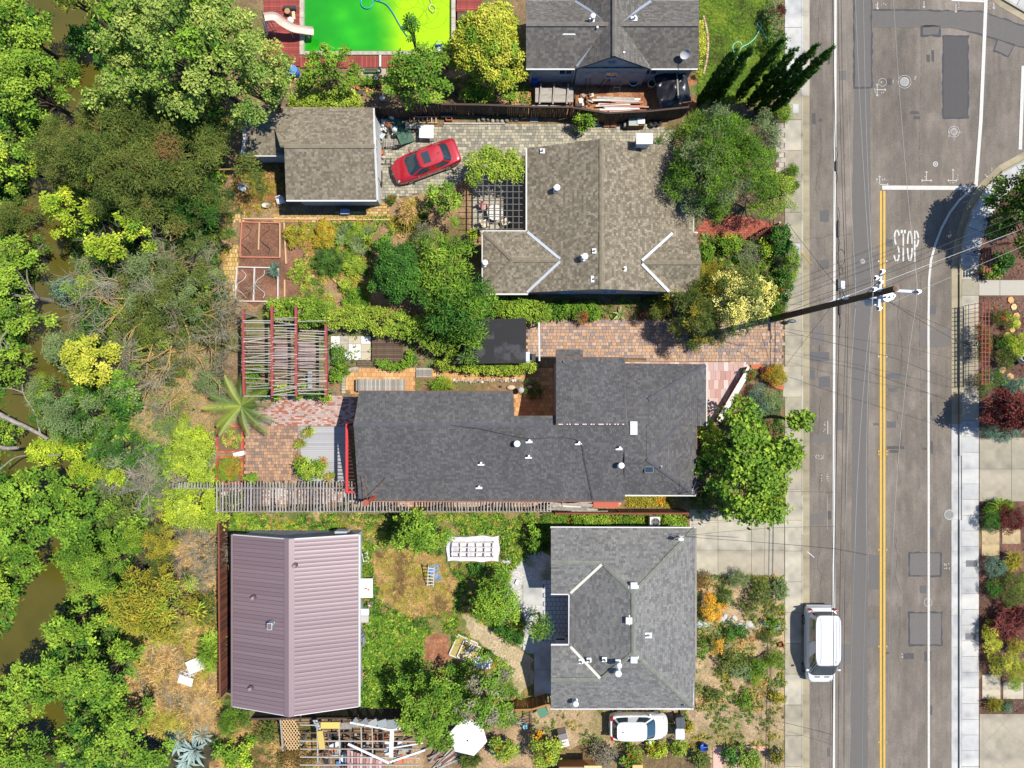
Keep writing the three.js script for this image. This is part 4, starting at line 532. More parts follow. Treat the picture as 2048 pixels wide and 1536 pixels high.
function car(label, cat, p, turn, s) {
  const v = thing(cat, label, cat, p, turn), P = s.paint; part('body', carBody(s.st), P, v);
  const C = cabin(s.cab), b = s.seg || { f: 38, s0: 50, s1: 130, r: 142 };
  part('pillars', C.seg(0,360,0,1,0.995,60,5), P, v); const roof = part('roof', C.roof(1.0,0, s.crown || 0.05), P, v);
  const rt = s.rt || [0.06,0.96]; part('windscreen', C.seg(-b.f, b.f, 0.05, s.wt || 0.93,1.004), GLASS, v); part('rear_window', C.seg(b.r, 360 - b.r, rt[0], rt[1],1.004), GLASS, v);
  for (const q of s.side || [[b.s0,88],[92, b.s1]]) for (const sg of [1,-1]) part('side_window', C.seg(sg * q[0], sg * q[1],0.14,0.88,1.006), GLASS, v);
  for (const x of s.wx) for (const z of [-1,1]) wheel(v, x, z * (s.hw - 0.09), s.wr);
  for (const z of [-1,1]) { const m = new THREE.Group(); m.name = 'mirror'; m.position.set(s.mir[0], s.mir[1], z * s.mir[2]); v.add(m); part('housing', new RoundedBoxGeometry(0.13,0.13,0.2,2,0.04).translate(0,0, z * 0.06), P, m);
    const hl = part('headlight', new THREE.SphereGeometry(0.13,14,8).scale(1.3,0.4,0.6), LAMPW, v); hl.position.set(s.hl[0], s.hl[1], z * s.hl[2]); hl.rotation.y = -z * 0.5; const tl = part('tail_light', new RoundedBoxGeometry(s.tl[3] || 0.16, s.tl[4] || 0.16,0.26,2,0.05), LAMPR, v); tl.position.set(s.tl[0], s.tl[1], z * s.tl[2]); for (const x of s.dh) bx('door_handle', v, s.trimH || P, 0.16,0.03,0.03, x, s.mir[1] - 0.06, z * (s.hw - 0.005)); }
  for (const [x, w] of [[s.st[0][0] + 0.04, s.hw * 1.1],[s.st[s.st.length - 1][0] - 0.04, s.hw * 1.1]]) bx('number_plate', v, L(220,218,210),0.03,0.11,0.32, x + Math.sign(x) * 0.05,0.45,0);
  return { v, C };
}
{ // red sedan
  const P0 = new THREE.MeshPhysicalMaterial({ color: new THREE.Color(0.36,0.012,0.022), roughness: 0.3, metalness: 0.25, clearcoat: 1, clearcoatRoughness: 0.05 });
  const { v, C } = car('glossy red saloon car with a dark sunroof on the grey pavers', 'car', at(851,323,0.7).setY(0.02), Math.atan2(-45,-122), { paint: P0, hw: 0.9, wr: 0.33, wx: [-1.34,1.38], st: [[-2.36,0.6,0.62,0.38,0.86,0.9],[-2.3,0.78,0.74,0.3,0.94,0.99],[-2.05,0.86,0.82,0.24,1.0,1.04],[-1.4,0.9,0.88,0.22,0.98,1.02],[-0.4,0.9,0.9,0.2,0.95,0.98],[0.6,0.9,0.89,0.2,0.92,0.97],[1.2,0.9,0.87,0.22,0.88,0.96],[1.75,0.88,0.82,0.24,0.8,0.88],[2.15,0.8,0.68,0.26,0.7,0.76],[2.32,0.66,0.52,0.3,0.62,0.66],[2.38,0.5,0.4,0.36,0.56,0.58]], cab: { n: 4.4, at: t => [lerp(-0.24,-0.42, t), lerp(1.62,0.82, t), lerp(0.84,0.62, t), lerp(0.92,1.42, Math.pow(t, 0.9))] }, mir: [0.78,0.98,0.9], hl: [2.1,0.68,0.62], tl: [-2.22,0.86,0.62], dh: [0.1,-0.75] });
  bx('sunroof', v, GLASS, 0.5,0.012,0.78,-0.14,1.472,0); bx('grille', v, TRIM, 0.05,0.14,0.8,2.36,0.42,0); bx('badge', v, STEEL, 0.03,0.06,0.14,2.37,0.58,0); bx('aerial', v, TRIM, 0.14,0.05,0.04,-1.0,1.47,0);
}
{ // white hatchback
  const { v, C } = car('white hatchback car parked on the dirt drive beside the grey roof', 'car', at(1277,1452,0.6).setY(0.01),0, { paint: paintMat(246,246,244), hw: 0.86, wr: 0.31, wx: [-1.25,1.27], st: [[-1.98,0.6,0.6,0.36,0.86,0.88],[-1.92,0.76,0.74,0.3,0.96,0.99],[-1.6,0.85,0.82,0.22,1.0,1.02],[-0.8,0.86,0.86,0.2,0.98,1.0],[0.3,0.86,0.85,0.2,0.95,0.98],[0.9,0.86,0.83,0.2,0.93,1.0],[1.4,0.85,0.79,0.22,0.86,0.93],[1.75,0.78,0.68,0.25,0.76,0.82],[1.93,0.64,0.54,0.3,0.66,0.7],[1.99,0.48,0.4,0.36,0.6,0.62]], cab: { n: 5, at: t => [lerp(-0.38,-0.6, t), lerp(1.5,0.98, t), lerp(0.8,0.62, t), lerp(0.95,1.46, t)] }, crown: 0.06, mir: [0.72,1.0,0.86], hl: [1.66,0.78,0.58], tl: [-1.86,0.98,0.66,0.18,0.26], dh: [0.2,-0.6] });
  bx('aerial', v, TRIM, 0.12,0.06,0.05,-1.2,1.5,0); bx('grille', v, TRIM, 0.05,0.1,0.7,1.96,0.45,0);
}
{ // white van
  const { v, C } = car('white passenger van parked at the west kerb', 'van', at(1632,1282,0).setY(-0.11),-PI / 2, { paint: paintMat(242,242,242), hw: 0.98, wr: 0.35, wx: [-1.55,1.75], st: [[-2.56,0.8,0.8,0.42,0.92,0.94],[-2.5,0.92,0.92,0.34,1.12,1.14],[-2.2,0.97,0.97,0.28,1.16,1.18],[0,0.98,0.98,0.26,1.16,1.18],[1.3,0.98,0.96,0.26,1.14,1.18],[1.9,0.96,0.92,0.28,1.06,1.14],[2.3,0.9,0.82,0.3,0.94,1.0],[2.52,0.76,0.66,0.36,0.8,0.84],[2.6,0.6,0.5,0.42,0.68,0.7]], cab: { n: 7, at: t => [lerp(-0.22,-0.74, t), lerp(2.2,1.62, t), lerp(0.95,0.82, t), lerp(1.14,2.08, t)] }, crown: 0.06, seg: { f: 39, s0: 47, s1: 118, r: 140 }, side: [[47,58],[62,86],[90,118]], rt: [0.25,0.82], wt: 0.9, mir: [1.55,1.25,1.0], hl: [2.34,0.86,0.66], tl: [-2.5,1.2,0.84,0.1,0.4], dh: [0.9,-0.2] });
  for (const z of [-0.32,0.32]) bx('bonnet_vent', v, TRIM, 0.07,0.02,0.36,2.08,1.11, z).rotation.z = -0.25; bx('wiper', v, TRIM, 0.04,0.03,1.2,1.9,1.22,0.05); for (const z of [-0.5,0.5]) bx('roof_rail', v, L(214,214,216),3.0,0.02,0.03,-0.7,2.15, z); bx('rear_bumper', v, L(140,142,146,0.6),0.12,0.2,1.7,-2.58,0.5,0); bx('aerial', v, TRIM, 0.05,0.03,0.05,0.7,2.14,-0.5);
}
// ---------- utility pole and wires ----------
const POLE = L(112,84,62,0.95, { map: rep(T_WOOD, 2,6) }), ARM = L(196,202,212,0.7), WIRE = M(new THREE.Color(0.02,0.02,0.022),0.6), WIREL = L(170,168,164,0.4, { metalness: 0.4 });
const poleBase = at(1551,637,0), PH = 15.4; const PB = poleBase.clone();
{
  const t = thing('utility_pole', 'tall dark wooden utility pole with crossarms and transformers by the paved driveway', 'utility pole', PB); const c = (px, py, h) => at(px, py, h).sub(PB);
  part('pole', new THREE.CylinderGeometry(0.15,0.22, PH, 14).translate(0, PH / 2,0), POLE, t); part('pole_top', new THREE.ConeGeometry(0.15,0.12,14).translate(0, PH + 0.06,0), L(140,110,84), t);
  const arms = [[[1747,579,14.3],[1836,584,14.3],0.14],[[1762,545,13.0],[1757,617,13.0],0.13],[[1688,597,10.6],[1745,600,12.4],0.1]];
  for (const [a, b, w] of arms) beam('crossarm', t, ARM, c(...a), c(...b), w, w * 1.1);
  beam('brace', t, ARM, c(1790,580,14.25), new V3(0,13.3,0),0.05,0.05); beam('brace', t, ARM, c(1760,560,12.95), new V3(0,12.2,0),0.05,0.05); beam('brace', t, ARM, c(1758,610,12.95), new V3(0,12.2,0),0.05,0.05); beam('brace', t, ARM, c(1760,580,13), new V3(0,12.95,0),0.09,0.09);
  const arm5 = c(1680,590,5); beam('added_standoff_arm', t, ARM, new V3(0,4.95,0), new V3(arm5.x + 0.6,4.95, arm5.z),0.09,0.09);  // added arm, carries the telephone cables low so their shadows land in place
  for (const [px, py, h] of [[1747,579,14.45],[1835,584,14.45],[1763,543,13.15],[1757,617,13.15],[1760,565,13.15],[1751,556,13.1]]) { const i = new THREE.Group(); i.name = 'insulator'; i.position.copy(c(px, py, h)); t.add(i); cyl('pin', i, ARM, 0.03,0.3,0,0.1,0, CY8); for (let k = 0; k < 3; k++) cyl('shed_disc', i, L(176,180,188,0.3),0.11 - k * 0.02,0.05,0,0.04 + k * 0.09,0); }
  for (const [px, py, h, r] of [[1767,596,12.0,0.22],[1774,594,11.6,0.2],[1743,604,11.2,0.2]]) { const g = new THREE.Group(); g.name = 'transformer'; g.position.copy(c(px, py, h)); t.add(g); cyl('tank', g, L(206,214,224,0.45), r, 0.7,0,0,0); cyl('lid', g, L(190,198,208,0.45), r * 1.1,0.06,0,0.36,0); for (const s of [-1,1]) cyl('bushing', g, L(150,150,156,0.3),0.05,0.24, s * r * 0.5,0.48,0, CY8); part('bracket', taper([new V3(0,0,0), new V3(-g.position.x * 0.4,0.05,-g.position.z * 0.4), new V3(-g.position.x * 0.95,0.1,-g.position.z * 0.95)],0.05,0.05), ARM, g); }
  for (const s of [0.7,1.3,1.9]) bx('step_bolt', t, STEEL, 0.3,0.03,0.03,0,2 + s * 2,0.1);
  bx('tag_plate', t, L(200,200,190),0.12,0.2,0.02,0.05,1.8,0.2);
}
function wire(name, label, pts, r, m = WIRE, sag = 0, group) { // pts surveyed [px,py,h]
  const P = pts.map(p => at(...p)), Q = []; for (let i = 0; i + 1 < P.length; i++) for (let k = 0; k < 8; k++) { const t = k / 8, p = P[i].clone().lerp(P[i + 1], t); p.y -= sag * 4 * t * (1 - t); Q.push(p); } Q.push(P[P.length - 1]);
  const o = P[0].clone(); for (const p of Q) p.sub(o); return solo(name, label, 'wire', new THREE.TubeGeometry(new THREE.CatmullRomCurve3(Q), Q.length * 2, r * 0.72,5), m, o, 0, group);
}
const NS = 'overhead lines along the street';
{
  const b1 = wire('telephone_cable', 'thick black cable lowest over the white edge line', [[1664,-250,5],[1680,592,5.0],[1663,1900,5]],0.034, WIRE, 0.25, NS);
  wire('telephone_cable', 'second black cable running just east of the white edge line', [[1675,-250,5.3],[1693,592,5.1],[1675,1900,5.3]],0.022, WIRE, 0.3, NS);
  wire('telephone_cable', 'beaded black cable third from the white edge line', [[1681,-250,5.6],[1697,592,5.2],[1689,1900,5.6]],0.022, WIRE, 0.25, NS);
  wire('power_line', 'pale wire over the dark trench strip nearest the cables', [[1684,-250,10.6],[1712,596,11.2],[1690,1100,10.9],[1684,1900,10.6]],0.014, WIREL, 0.2, NS);
  wire('power_line', 'pale wire crossing the middle of the dark trench strip', [[1704,-250,13.0],[1745,600,13.2],[1710,1100,13],[1700,1900,13]],0.014, WIREL, 0.3, NS);
  wire('power_line', 'pale wire leading to the nearer end of the top crossarm', [[1726,-250,14.2],[1747,579,14.6],[1734,1100,14.2],[1728,1900,14]],0.014, WIREL, 0.3, NS);
  wire('power_line', 'pale wire leading to the far end of the top crossarm over the lane', [[1775,-250,14.2],[1835,584,14.6],[1786,1100,14.2],[1776,1900,14]],0.014, WIREL, 0.3, NS);
  wire('telephone_cable', 'thin black cable beside the thickest cable over the parking lane', [[1660,-250,5.2],[1676,592,5.1],[1657,1900,5.2]],0.014, WIRE, 0.2, NS);
  const EW = 'lines crossing the street';
  wire('power_line', 'uppermost dark line crossing from the pole towards the corner tree', [[1763,543,13.4],[2300,318,12]],0.018, WIRE, 0.2, EW); wire('power_line', 'second dark line crossing from the pole towards the corner tree', [[1751,556,13.4],[2300,342,12]],0.02, WIRE, 0.25, EW); wire('power_line', 'thick twisted pale cable crossing below the STOP lettering', [[1700,590,10.6],[1860,528,10.4],[2300,362,10]],0.024, WIREL, 0.1, EW); wire('power_line', 'third dark line crossing below the STOP lettering', [[1757,580,13.2],[2300,352,12]],0.018, WIRE, 0.3, EW); wire('power_line', 'southernmost pale line rising from the transformer towards the corner', [[1786,604,12],[2300,385,11]],0.014, WIREL, 0.2, EW);
  wire('service_drop', 'dark drop wire from the transformer to the rose trellis', [[1776,602,11.6],[1960,705,7],[2200,830,5]],0.018, WIRE, 0.2, EW); wire('service_drop', 'second drop wire from the transformer fanning over the trellis', [[1776,602,11.6],[1955,680,8],[2200,770,6]],0.013, WIRE, 0.2, EW); wire('service_drop', 'dark drop wire crossing the yellow lines south of the pole', [[1560,660,4.6],[1700,694,6.4],[1790,716,7.5],[1920,766,7],[2200,870,6]],0.016, WIRE, 0.05, EW); wire('service_drop', 'lower thin wire crossing the yellow lines south of the pole', [[1556,655,4.4],[1700,676,6.2],[1800,692,7],[1960,730,7],[2200,790,6]],0.012, WIRE, 0.05, EW);
  wire('service_drop', 'guy-like drop wire from the cables to the brown house gate', [[1690,592,6.2],[1580,452,2.2]],0.018, WIRE, 0.05); wire('service_drop', 'drop wire from the cables to the sidewalk by the rusty hedge', [[1678,594,6.0],[1566,738,0.8]],0.014, WIRE, 0.02); wire('service_drop', 'drop wire passing the pole towards the yellow blossom tree', [[1755,560,12.8],[1590,618,6.2],[1520,645,4.2]],0.016, WIRE, 0.1); wire('service_drop', 'second drop wire beside the pole above the blossom tree', [[1700,570,11],[1600,604,7],[1500,640,4]],0.012, WIRE, 0.1);
  wire('service_drop', 'drop wire from the street cables to the charcoal roof', [[1668,985,5.4],[1560,983,5.0],[1374,984,3.6]],0.014, WIRE, 0.1); wire('service_drop', 'upper drop wire to the mast of the light grey roof', [[1669,1053,5.2],[1540,1056,4.6],[1358,1072,3.9]],0.013, WIRE, 0.05); wire('service_drop', 'lower drop wire sagging to the mast of the light grey roof', [[1735,1110,10.8],[1672,1098,7],[1560,1088,5.4],[1358,1073,3.9]],0.018, WIRE, 0.05); wire('service_drop', 'drop wire reaching the street over the concrete by the red flowers', [[1666,1470,5.2],[1570,1446,3.4],[1440,1420,2.7]],0.016, WIRE, 0.05); wire('service_drop', 'faint second drop wire by the street near the red flowers', [[1666,1490,5.2],[1572,1462,3.2],[1440,1432,2.6]],0.01, WIRE, 0.05);
  for (const [px, py, l, lab] of [[1676,458,0.9, 'black splice box hanging on the cables north of the pole'],[1679,618,0.6, 'black splice box on the cables just south of the pole'],[1672,332,0.5, 'small oval cable loop clamp over the white edge line']]) { const t = thing('cable_splice', lab, 'cable box', at(px, py, 5.05)); part('housing', new THREE.CapsuleGeometry(0.09, l, 4,10).rotateX(PI / 2), BLACK, t); for (const s of [-1,1]) part('lead', tube([new V3(0,0, s * l * 0.5), new V3(0.12,-0.05, s * (l * 0.5 + 0.4)), new V3(0.02,0, s * (l * 0.5 + 0.9))],0.02,5), BLACK, t); }
  for (const [py, h, lab] of [[515,5.1, 'larger black cable coil hanging north of the white terminal'],[541,5.1, 'small black cable coil close to the white terminal']]) { const o = at(1682, py, h); const r = py === 515 ? 0.5 : 0.22; solo('cable_coil', lab, 'cable', new THREE.TorusGeometry(r, 0.025,6,24).scale(0.5,1,1).rotateX(PI / 2), BLACK, o); }
  const tb = thing('cable_terminal', 'white terminal box with a black cover hanging on the cables', 'terminal box', at(1684,570,5.4)); part('box', new RoundedBoxGeometry(0.28,0.3,0.5,2,0.06), L(220,226,234,0.4), tb); bx('cover', tb, BLACK, 0.14,0.26,0.72,-0.22,-0.02,0); part('lead', tube([new V3(0,0,0.25), new V3(0.1,0,0.6), new V3(-0.05,-0.1,0.9)],0.02,5), BLACK, tb);
}
// ---------- street signs on the east side ----------
{
  const b = at(1957,501,0); const t = thing('stop_sign', 'red octagonal stop sign on a steel post under the corner tree', 'stop sign', b); cyl('post', t, GALV, 0.03,2.9,0,1.45,0, CY8); const top = 2.6; const g = new THREE.Group(); g.name = 'sign_plate'; g.position.set(0, top, 0.05); t.add(g); const o = new THREE.Shape(); for (let k = 0; k < 8; k++) { const a = PI / 8 + k * PI / 4; o[k ? 'lineTo' : 'moveTo'](0.4 * Math.cos(a),0.4 * Math.sin(a)); } o.closePath(); part('face', new THREE.ExtrudeGeometry(o, { depth: 0.012, bevelEnabled: false }), L(190,30,44,0.4), g); part('back', new THREE.ExtrudeGeometry(o, { depth: 0.008, bevelEnabled: false }).translate(0,0,-0.02), GALV, g); const S2 = []; const bar = (x, y, w, h) => S2.push(gbox(w, h, 0.004, x, y, 0.016)); for (const [cx, list] of [[-0.225,[[0,0.1,0.1,0.024],[0,0,0.1,0.024],[0,-0.1,0.1,0.024],[-0.04,0.05,0.024,0.1],[0.04,-0.05,0.024,0.1]]],[-0.075,[[0,0.1,0.11,0.024],[0,-0.01,0.024,0.2]]],[0.075,[[0,0.1,0.1,0.024],[0,-0.1,0.1,0.024],[-0.04,0,0.024,0.2],[0.04,0,0.024,0.2]]],[0.225,[[0,0.1,0.1,0.024],[0,0,0.1,0.024],[-0.04,0,0.024,0.22],[0.04,0.05,0.024,0.1]]]]) for (const [x, y, w, h] of list) bar(cx + x, y, w, h); part('lettering', merge(S2), WHITE, g);
  t.rotation.y = 0;
  const b2 = at(1959,814,0), s = thing('sign_post', 'slim steel sign post against the maroon tree', 'sign post', b2); cyl('post', s, GALV, 0.03,2.8,0,1.4,0, CY8); cyl('finial', s, GALV, 0.05,0.08,0,2.84,0, CY8); bx('plate', s, L(206,208,210),0.3,0.45,0.02,0,2.4,0.04);
  const g2 = thing('marker_post', 'small post with a dark oval hood at the foot of the utility pole', 'post', at(1576,643,0.3)); part('hood', new THREE.SphereGeometry(0.2,14,8).scale(1.5,0.5,0.7).translate(0.15,0.3,0), L(70,76,82,0.5), g2); cyl('stem', g2, TRIM, 0.04,0.55,-0.15,0.0,0, CY8);
}
// ---------- vegetation ----------
function leafGeo(n, len, wid, o = {}) { // a spray of separate folded leaves inside a unit ball
  const pos = [], tri = (a, b, c) => pos.push(a.x, a.y, a.z, b.x, b.y, b.z, c.x, c.y, c.z);
  for (let i = 0; i < n; i++) {
    const th = rr(0,2 * PI), ph = Math.acos(rr(-0.6,1)), r = Math.pow(rnd(),0.5) * (o.spread || 0.9), p = new V3(Math.sin(ph) * Math.cos(th), Math.cos(ph) * 0.75, Math.sin(ph) * Math.sin(th)).multiplyScalar(r);
    const nn = new V3(rr(-1,1), rr(-0.2,1) + (o.up || 0.5), rr(-1,1)).addScaledVector(p, 0.6).normalize(); let a = new V3(rr(-1,1), rr(-0.5,0.5), rr(-1,1)).addScaledVector(p, o.out || 0.8); a.addScaledVector(nn, -a.dot(nn)).normalize(); const s = new V3().crossVectors(nn, a), l = len * rr(0.7,1.25), w = wid * rr(0.8,1.2) / 2;
    const A = p, T = p.clone().addScaledVector(a, l).addScaledVector(nn, -l * 0.18), Lf = p.clone().addScaledVector(a, l * 0.5).addScaledVector(s, w).addScaledVector(nn, w * 0.25), R = p.clone().addScaledVector(a, l * 0.5).addScaledVector(s, -w).addScaledVector(nn, w * 0.25);
    tri(A, R, T); tri(A, T, Lf);
  }
  const g = new THREE.BufferGeometry(); g.setAttribute('position', new THREE.Float32BufferAttribute(pos, 3)); g.computeVertexNormals(); return g;
}
function bladeGeo(n, h, w, lean) { const pos = []; for (let i = 0; i < n; i++) { const a = rr(0,2 * PI), b = new V3(rr(-0.3,0.3),0, rr(-0.3,0.3)), d = new V3(Math.cos(a),0, Math.sin(a)), s = new V3(-d.z, 0, d.x).multiplyScalar(w / 2), hh = h * rr(0.6,1.2), m = b.clone().addScaledVector(d, lean * hh * 0.35).add(new V3(0, hh * 0.6,0)), t = b.clone().addScaledVector(d, lean * hh).add(new V3(0, hh * 0.8,0)); const l = b.clone().add(s), r = b.clone().sub(s), ml = m.clone().add(s), mr = m.clone().sub(s); for (const q of [l, r, mr, l, mr, ml, ml, mr, t]) pos.push(q.x, q.y, q.z); } const g = new THREE.BufferGeometry(); g.setAttribute('position', new THREE.Float32BufferAttribute(pos, 3)); g.computeVertexNormals(); return g; }
srand(404);
const LEAF = { broad: leafGeo(13,0.64,0.44), fine: leafGeo(28,0.6,0.13, { up: 0.3 }), big: leafGeo(9,0.82,0.6, { up: 0.9 }), tiny: leafGeo(30,0.3,0.2), mid: leafGeo(17,0.52,0.32), flower: leafGeo(16,0.4,0.34, { up: 1.2 }), frond: leafGeo(12,0.95,0.22, { up: 0.7, out: 1.6 }), spike: bladeGeo(26,1.1,0.09,1.0), grass: bladeGeo(16,1,0.07,0.9), twig: bladeGeo(14,1.1,0.035,1.5), cyp: bladeGeo(18,1.1,0.16,0.45) };
const LM = new THREE.MeshPhysicalMaterial({ color: 0xffffff, roughness: 0.75, transmission: 0.1, thickness: 0, side: THREE.DoubleSide, specularIntensity: 0.35 });
const LD = M(new THREE.Color(1,1,1),0.9, { side: THREE.DoubleSide });
const BARK = L(112,92,70,0.95, { map: rep(T_WOOD, 1,1) }), PALEBARK = L(222,186,112,0.95, { map: rep(T_WOOD, 1,1) }), GREYBARK = L(196,186,174,0.95, { map: rep(T_WOOD, 1,1) });
const PAL = { bright: [[70,116,28],[164,192,64]], mid: [[52,100,26],[138,174,54]], deep: [[32,76,26],[92,142,48]], lime: [[108,148,28],[204,216,66]], lemon: [[150,164,38],[214,210,80]], olive: [[58,88,32],[128,138,62]], rust: [[112,102,52],[150,116,70]], pale: [[92,132,50],[186,198,96]], greyg: [[104,128,76],[150,168,108]], gold: [[134,132,36],[190,176,62]], cream: [[226,218,96],[250,240,150]], maroon: [[86,34,32],[132,64,54]], blueg: [[82,118,96],[124,156,128]], cyp: [[40,78,18],[86,124,34]], orange: [[214,144,30],[240,190,62]], red: [[176,44,40],[206,90,60]], dust: [[120,118,96],[160,152,130]], straw: [[186,144,84],[222,186,120]], vine: [[108,140,38],[182,198,72]] };
for (const k in PAL) PAL[k] = PAL[k].map(c => lit(...c).multiplyScalar(1.12));
let leafCount = 0;
function crown(parent, lobes, o) { // lobes [x,y,z,r,ry] about the parent's origin
  const { leaf = 'broad', pal = 'mid', dens = 1.25, low = -0.2, pal2, p2 = 0.15, name = 'crown' } = o, ms = [], cs = [],[c0, c1] = PAL[pal], alt = pal2 ? PAL[pal2] : null, s = (o.s || 0.38) * (o.ks || 0.84);
  for (let li = 0; li < lobes.length; li++) { const [x, y, z, r, ry] = lobes[li], R = r, Ry = ry || r * 0.8, n = Math.max(4, Math.round(dens * 2 * PI * R * (R + Ry) / 2 / (s * s * 1.25))), tone = rnd(), useAlt = alt && rnd() < p2;
    for (let k = 0; k < n; k++) { const u = rr(low, 1), th = rr(0,2 * PI), sr = Math.sqrt(1 - u * u), d = new V3(sr * Math.cos(th), u, sr * Math.sin(th)), f = rr(0.74,1.05), p = new V3(x + d.x * R * f, y + d.y * Ry * f, z + d.z * R * f); let hid = false; for (let q = 0; q < lobes.length && !hid; q++) if (q !== li) { const B = lobes[q], by = B[4] || B[3] * 0.8, e = ((p.x - B[0]) / B[3]) ** 2 + ((p.y - B[1]) / by) ** 2 + ((p.z - B[2]) / B[3]) ** 2; if (e < 0.42) hid = true; } if (hid) continue;
      const sc = s * rr(0.75,1.25); const kk = o.up ? 0.35 : 1; ms.push(TRS(p, qe((rr(-0.5,0.5) + d.z * 0.7) * kk, rr(0,2 * PI) * (o.noyaw ? 0 : 1), (rr(-0.5,0.5) - d.x * 0.7) * kk), new V3(sc, sc * (o.up ? 1.5 : 1), sc))); const P2 = useAlt || (alt && rnd() < p2 * 0.5) ? alt : [c0, c1]; cs.push(vary(cmix(P2[0], P2[1], clamp(tone * 0.5 + rnd() * 0.6,0,1)),0.26)); } }
  leafCount += ms.length; return inst(name, LEAF[leaf], o.mat || LM, ms, cs, parent);
}
function limbs(parent, lobes, r0, m, y0 = 0, name = 'trunk') { // trunk and limbs reaching into the crown
  const g = [], ym = lobes.reduce((s, l) => s + l[1],0) / lobes.length, fork = new V3(rr(-0.1,0.1), lerp(y0, ym, 0.45), rr(-0.1,0.1)); g.push(taper([new V3(0, y0 - 0.2,0), new V3(fork.x * 0.5, lerp(y0, fork.y, 0.5), fork.z * 0.5), fork], r0 * 1.25, r0 * 0.8,7));
  const use = lobes.length > 16 ? lobes.filter((_, i) => i % 2 === 0) : lobes; for (const l of use) g.push(taper([fork, new V3(l[0] * 0.5 + rr(-0.2,0.2), lerp(fork.y, l[1],0.6), l[2] * 0.5 + rr(-0.2,0.2)), new V3(l[0], l[1], l[2])], r0 * 0.5, r0 * 0.12,5)); return part(name, merge(g), m, parent);
}
function blobLobes(rx, rz, h, y0, o = {}) { // dome of uneven lobes
  rx *= 1.05; rz *= 1.05; const L0 = [], R = (rx + rz) / 2, big = R > 1.3 && !o.tight, k = Math.round((o.k || Math.round(7 + R * R * 1.5)) * (big ? 1.3 : 1)), lr = (o.lr || 0.34) * R * (big ? 0.74 : 1); for (let i = 0; i < k; i++) { const a = i * 2.39996 + rr(-0.4,0.4), d = Math.sqrt((i + 0.5) / k), wob = 1 + 0.14 * Math.sin(a * 3 + rx * 7) + 0.08 * Math.sin(a * 5 + rz * 9) + (big ? rr(-0.2,0.14) : rr(-0.1,0.1)), f = Math.max(0,1 - lr * 0.8 / R), x = Math.cos(a) * d * rx * f * wob, z = Math.sin(a) * d * rz * f * wob, r = lr * rr(0.7,1.25) * (1.08 - 0.25 * d); const top = lerp(y0 + r * 0.6, h - r * 0.8, Math.sqrt(Math.max(0,1 - d * d * 0.92))) + (big ? rr(-0.26,0.06) * (h - y0) : rr(-0.07,0.07) * h); L0.push([x, Math.max(y0 + r * 0.3, top), z, r, r * rr(0.65,0.95)]); } return L0;
}
function plant(kind, label, px, py, rx, ry, h, o = {}) {
  const hc = h * (o.hc || 0.6), g0 = G(wx(px), wz(py)), c = at(px, py, hc + g0), gy = G(c.x, c.z), t = thing(o.name || kind, label, o.cat || (kind.includes('tree') ? 'tree' : 'shrub'),[c.x, gy, c.z],0, o.group), k = (EYE - hc - gy) / EYE / PPM, y0 = o.y0 ?? h * (o.base ?? (kind.includes('tree') ? 0.3 : 0.02));
  const lb = blobLobes(rx * k, ry * k, h, y0, o); limbs(t, lb, o.tr || clamp(h * 0.022,0.03,0.3), o.bark || BARK); crown(t, lb, o); if (o.fl) { const f = lb.map(l => [l[0], l[1] + 0.06, l[2], l[3], l[4]]); crown(t, f, { leaf: 'flower', pal: o.fl, s: (o.s || 0.38) * 0.5, dens: o.fd || 0.12, low: 0.1, name: 'blossom' }); } return t;
}
const T = (...a) => plant('tree', ...a), S = (...a) => plant('shrub', ...a);
srand(909);
// creek side woodland, north to south
T('very tall pale green evergreen with clumped foliage beside the pool deck', 365,92,214,146,13, { pal: 'pale', leaf: 'mid', s: 0.4, lr: 0.15, k: 74, hc: 0.72, pal2: 'mid', p2: 0.2, base: 0.3, tr: 0.2, dens: 1.5 });
T('arm of pale green foliage reaching over the garage roof corner', 518,172,58,48,9, { pal: 'pale', leaf: 'mid', s: 0.4, lr: 0.3, k: 12, hc: 0.75, base: 0.5, pal2: 'mid' });
T('broad olive brown tree with fine foliage filling the creek bank by the garage', 292,300,192,158,8.5, { pal: 'olive', leaf: 'fine', s: 0.42, lr: 0.2, k: 64, pal2: 'rust', p2: 0.04, hc: 0.7, bark: PALEBARK, dens: 1.25 });
T('olive brown tree hanging over the creek west of the garage', 150,320,62,90,6.5, { pal: 'olive', leaf: 'fine', s: 0.4, lr: 0.28, pal2: 'rust', p2: 0.12 });
T('dark green dense tree at the south edge of the olive grove', 400,420,70,52,6, { pal: 'deep', leaf: 'fine', s: 0.36, lr: 0.28, pal2: 'olive' });
T('bright green west bank tree at the very top by the creek', 38,60,62,70,7, { pal: 'bright', lr: 0.26, k: 18 }); T('bright green west bank tree overhanging the upper creek bend', 62,180,62,90,8, { pal: 'bright', lr: 0.24, k: 22, s: 0.36 }); T('lime tinted west bank tree below the upper creek bend', 32,330,56,50,6, { pal: 'bright', lr: 0.28, pal2: 'lime', p2: 0.25 });
T('feathery lime green tree at the top of the creek', 165,12,50,24,7, { pal: 'lime', leaf: 'frond', s: 0.5, lr: 0.35, pal2: 'bright', p2: 0.5 }); S('dark green bank shrub under the pale evergreen', 165,80,45,34,3.5, { pal: 'deep', leaf: 'broad' }); S('blue green bank sapling leaning over the creek', 140,140,26,18,2.5, { pal: 'mid', leaf: 'frond', s: 0.34 });
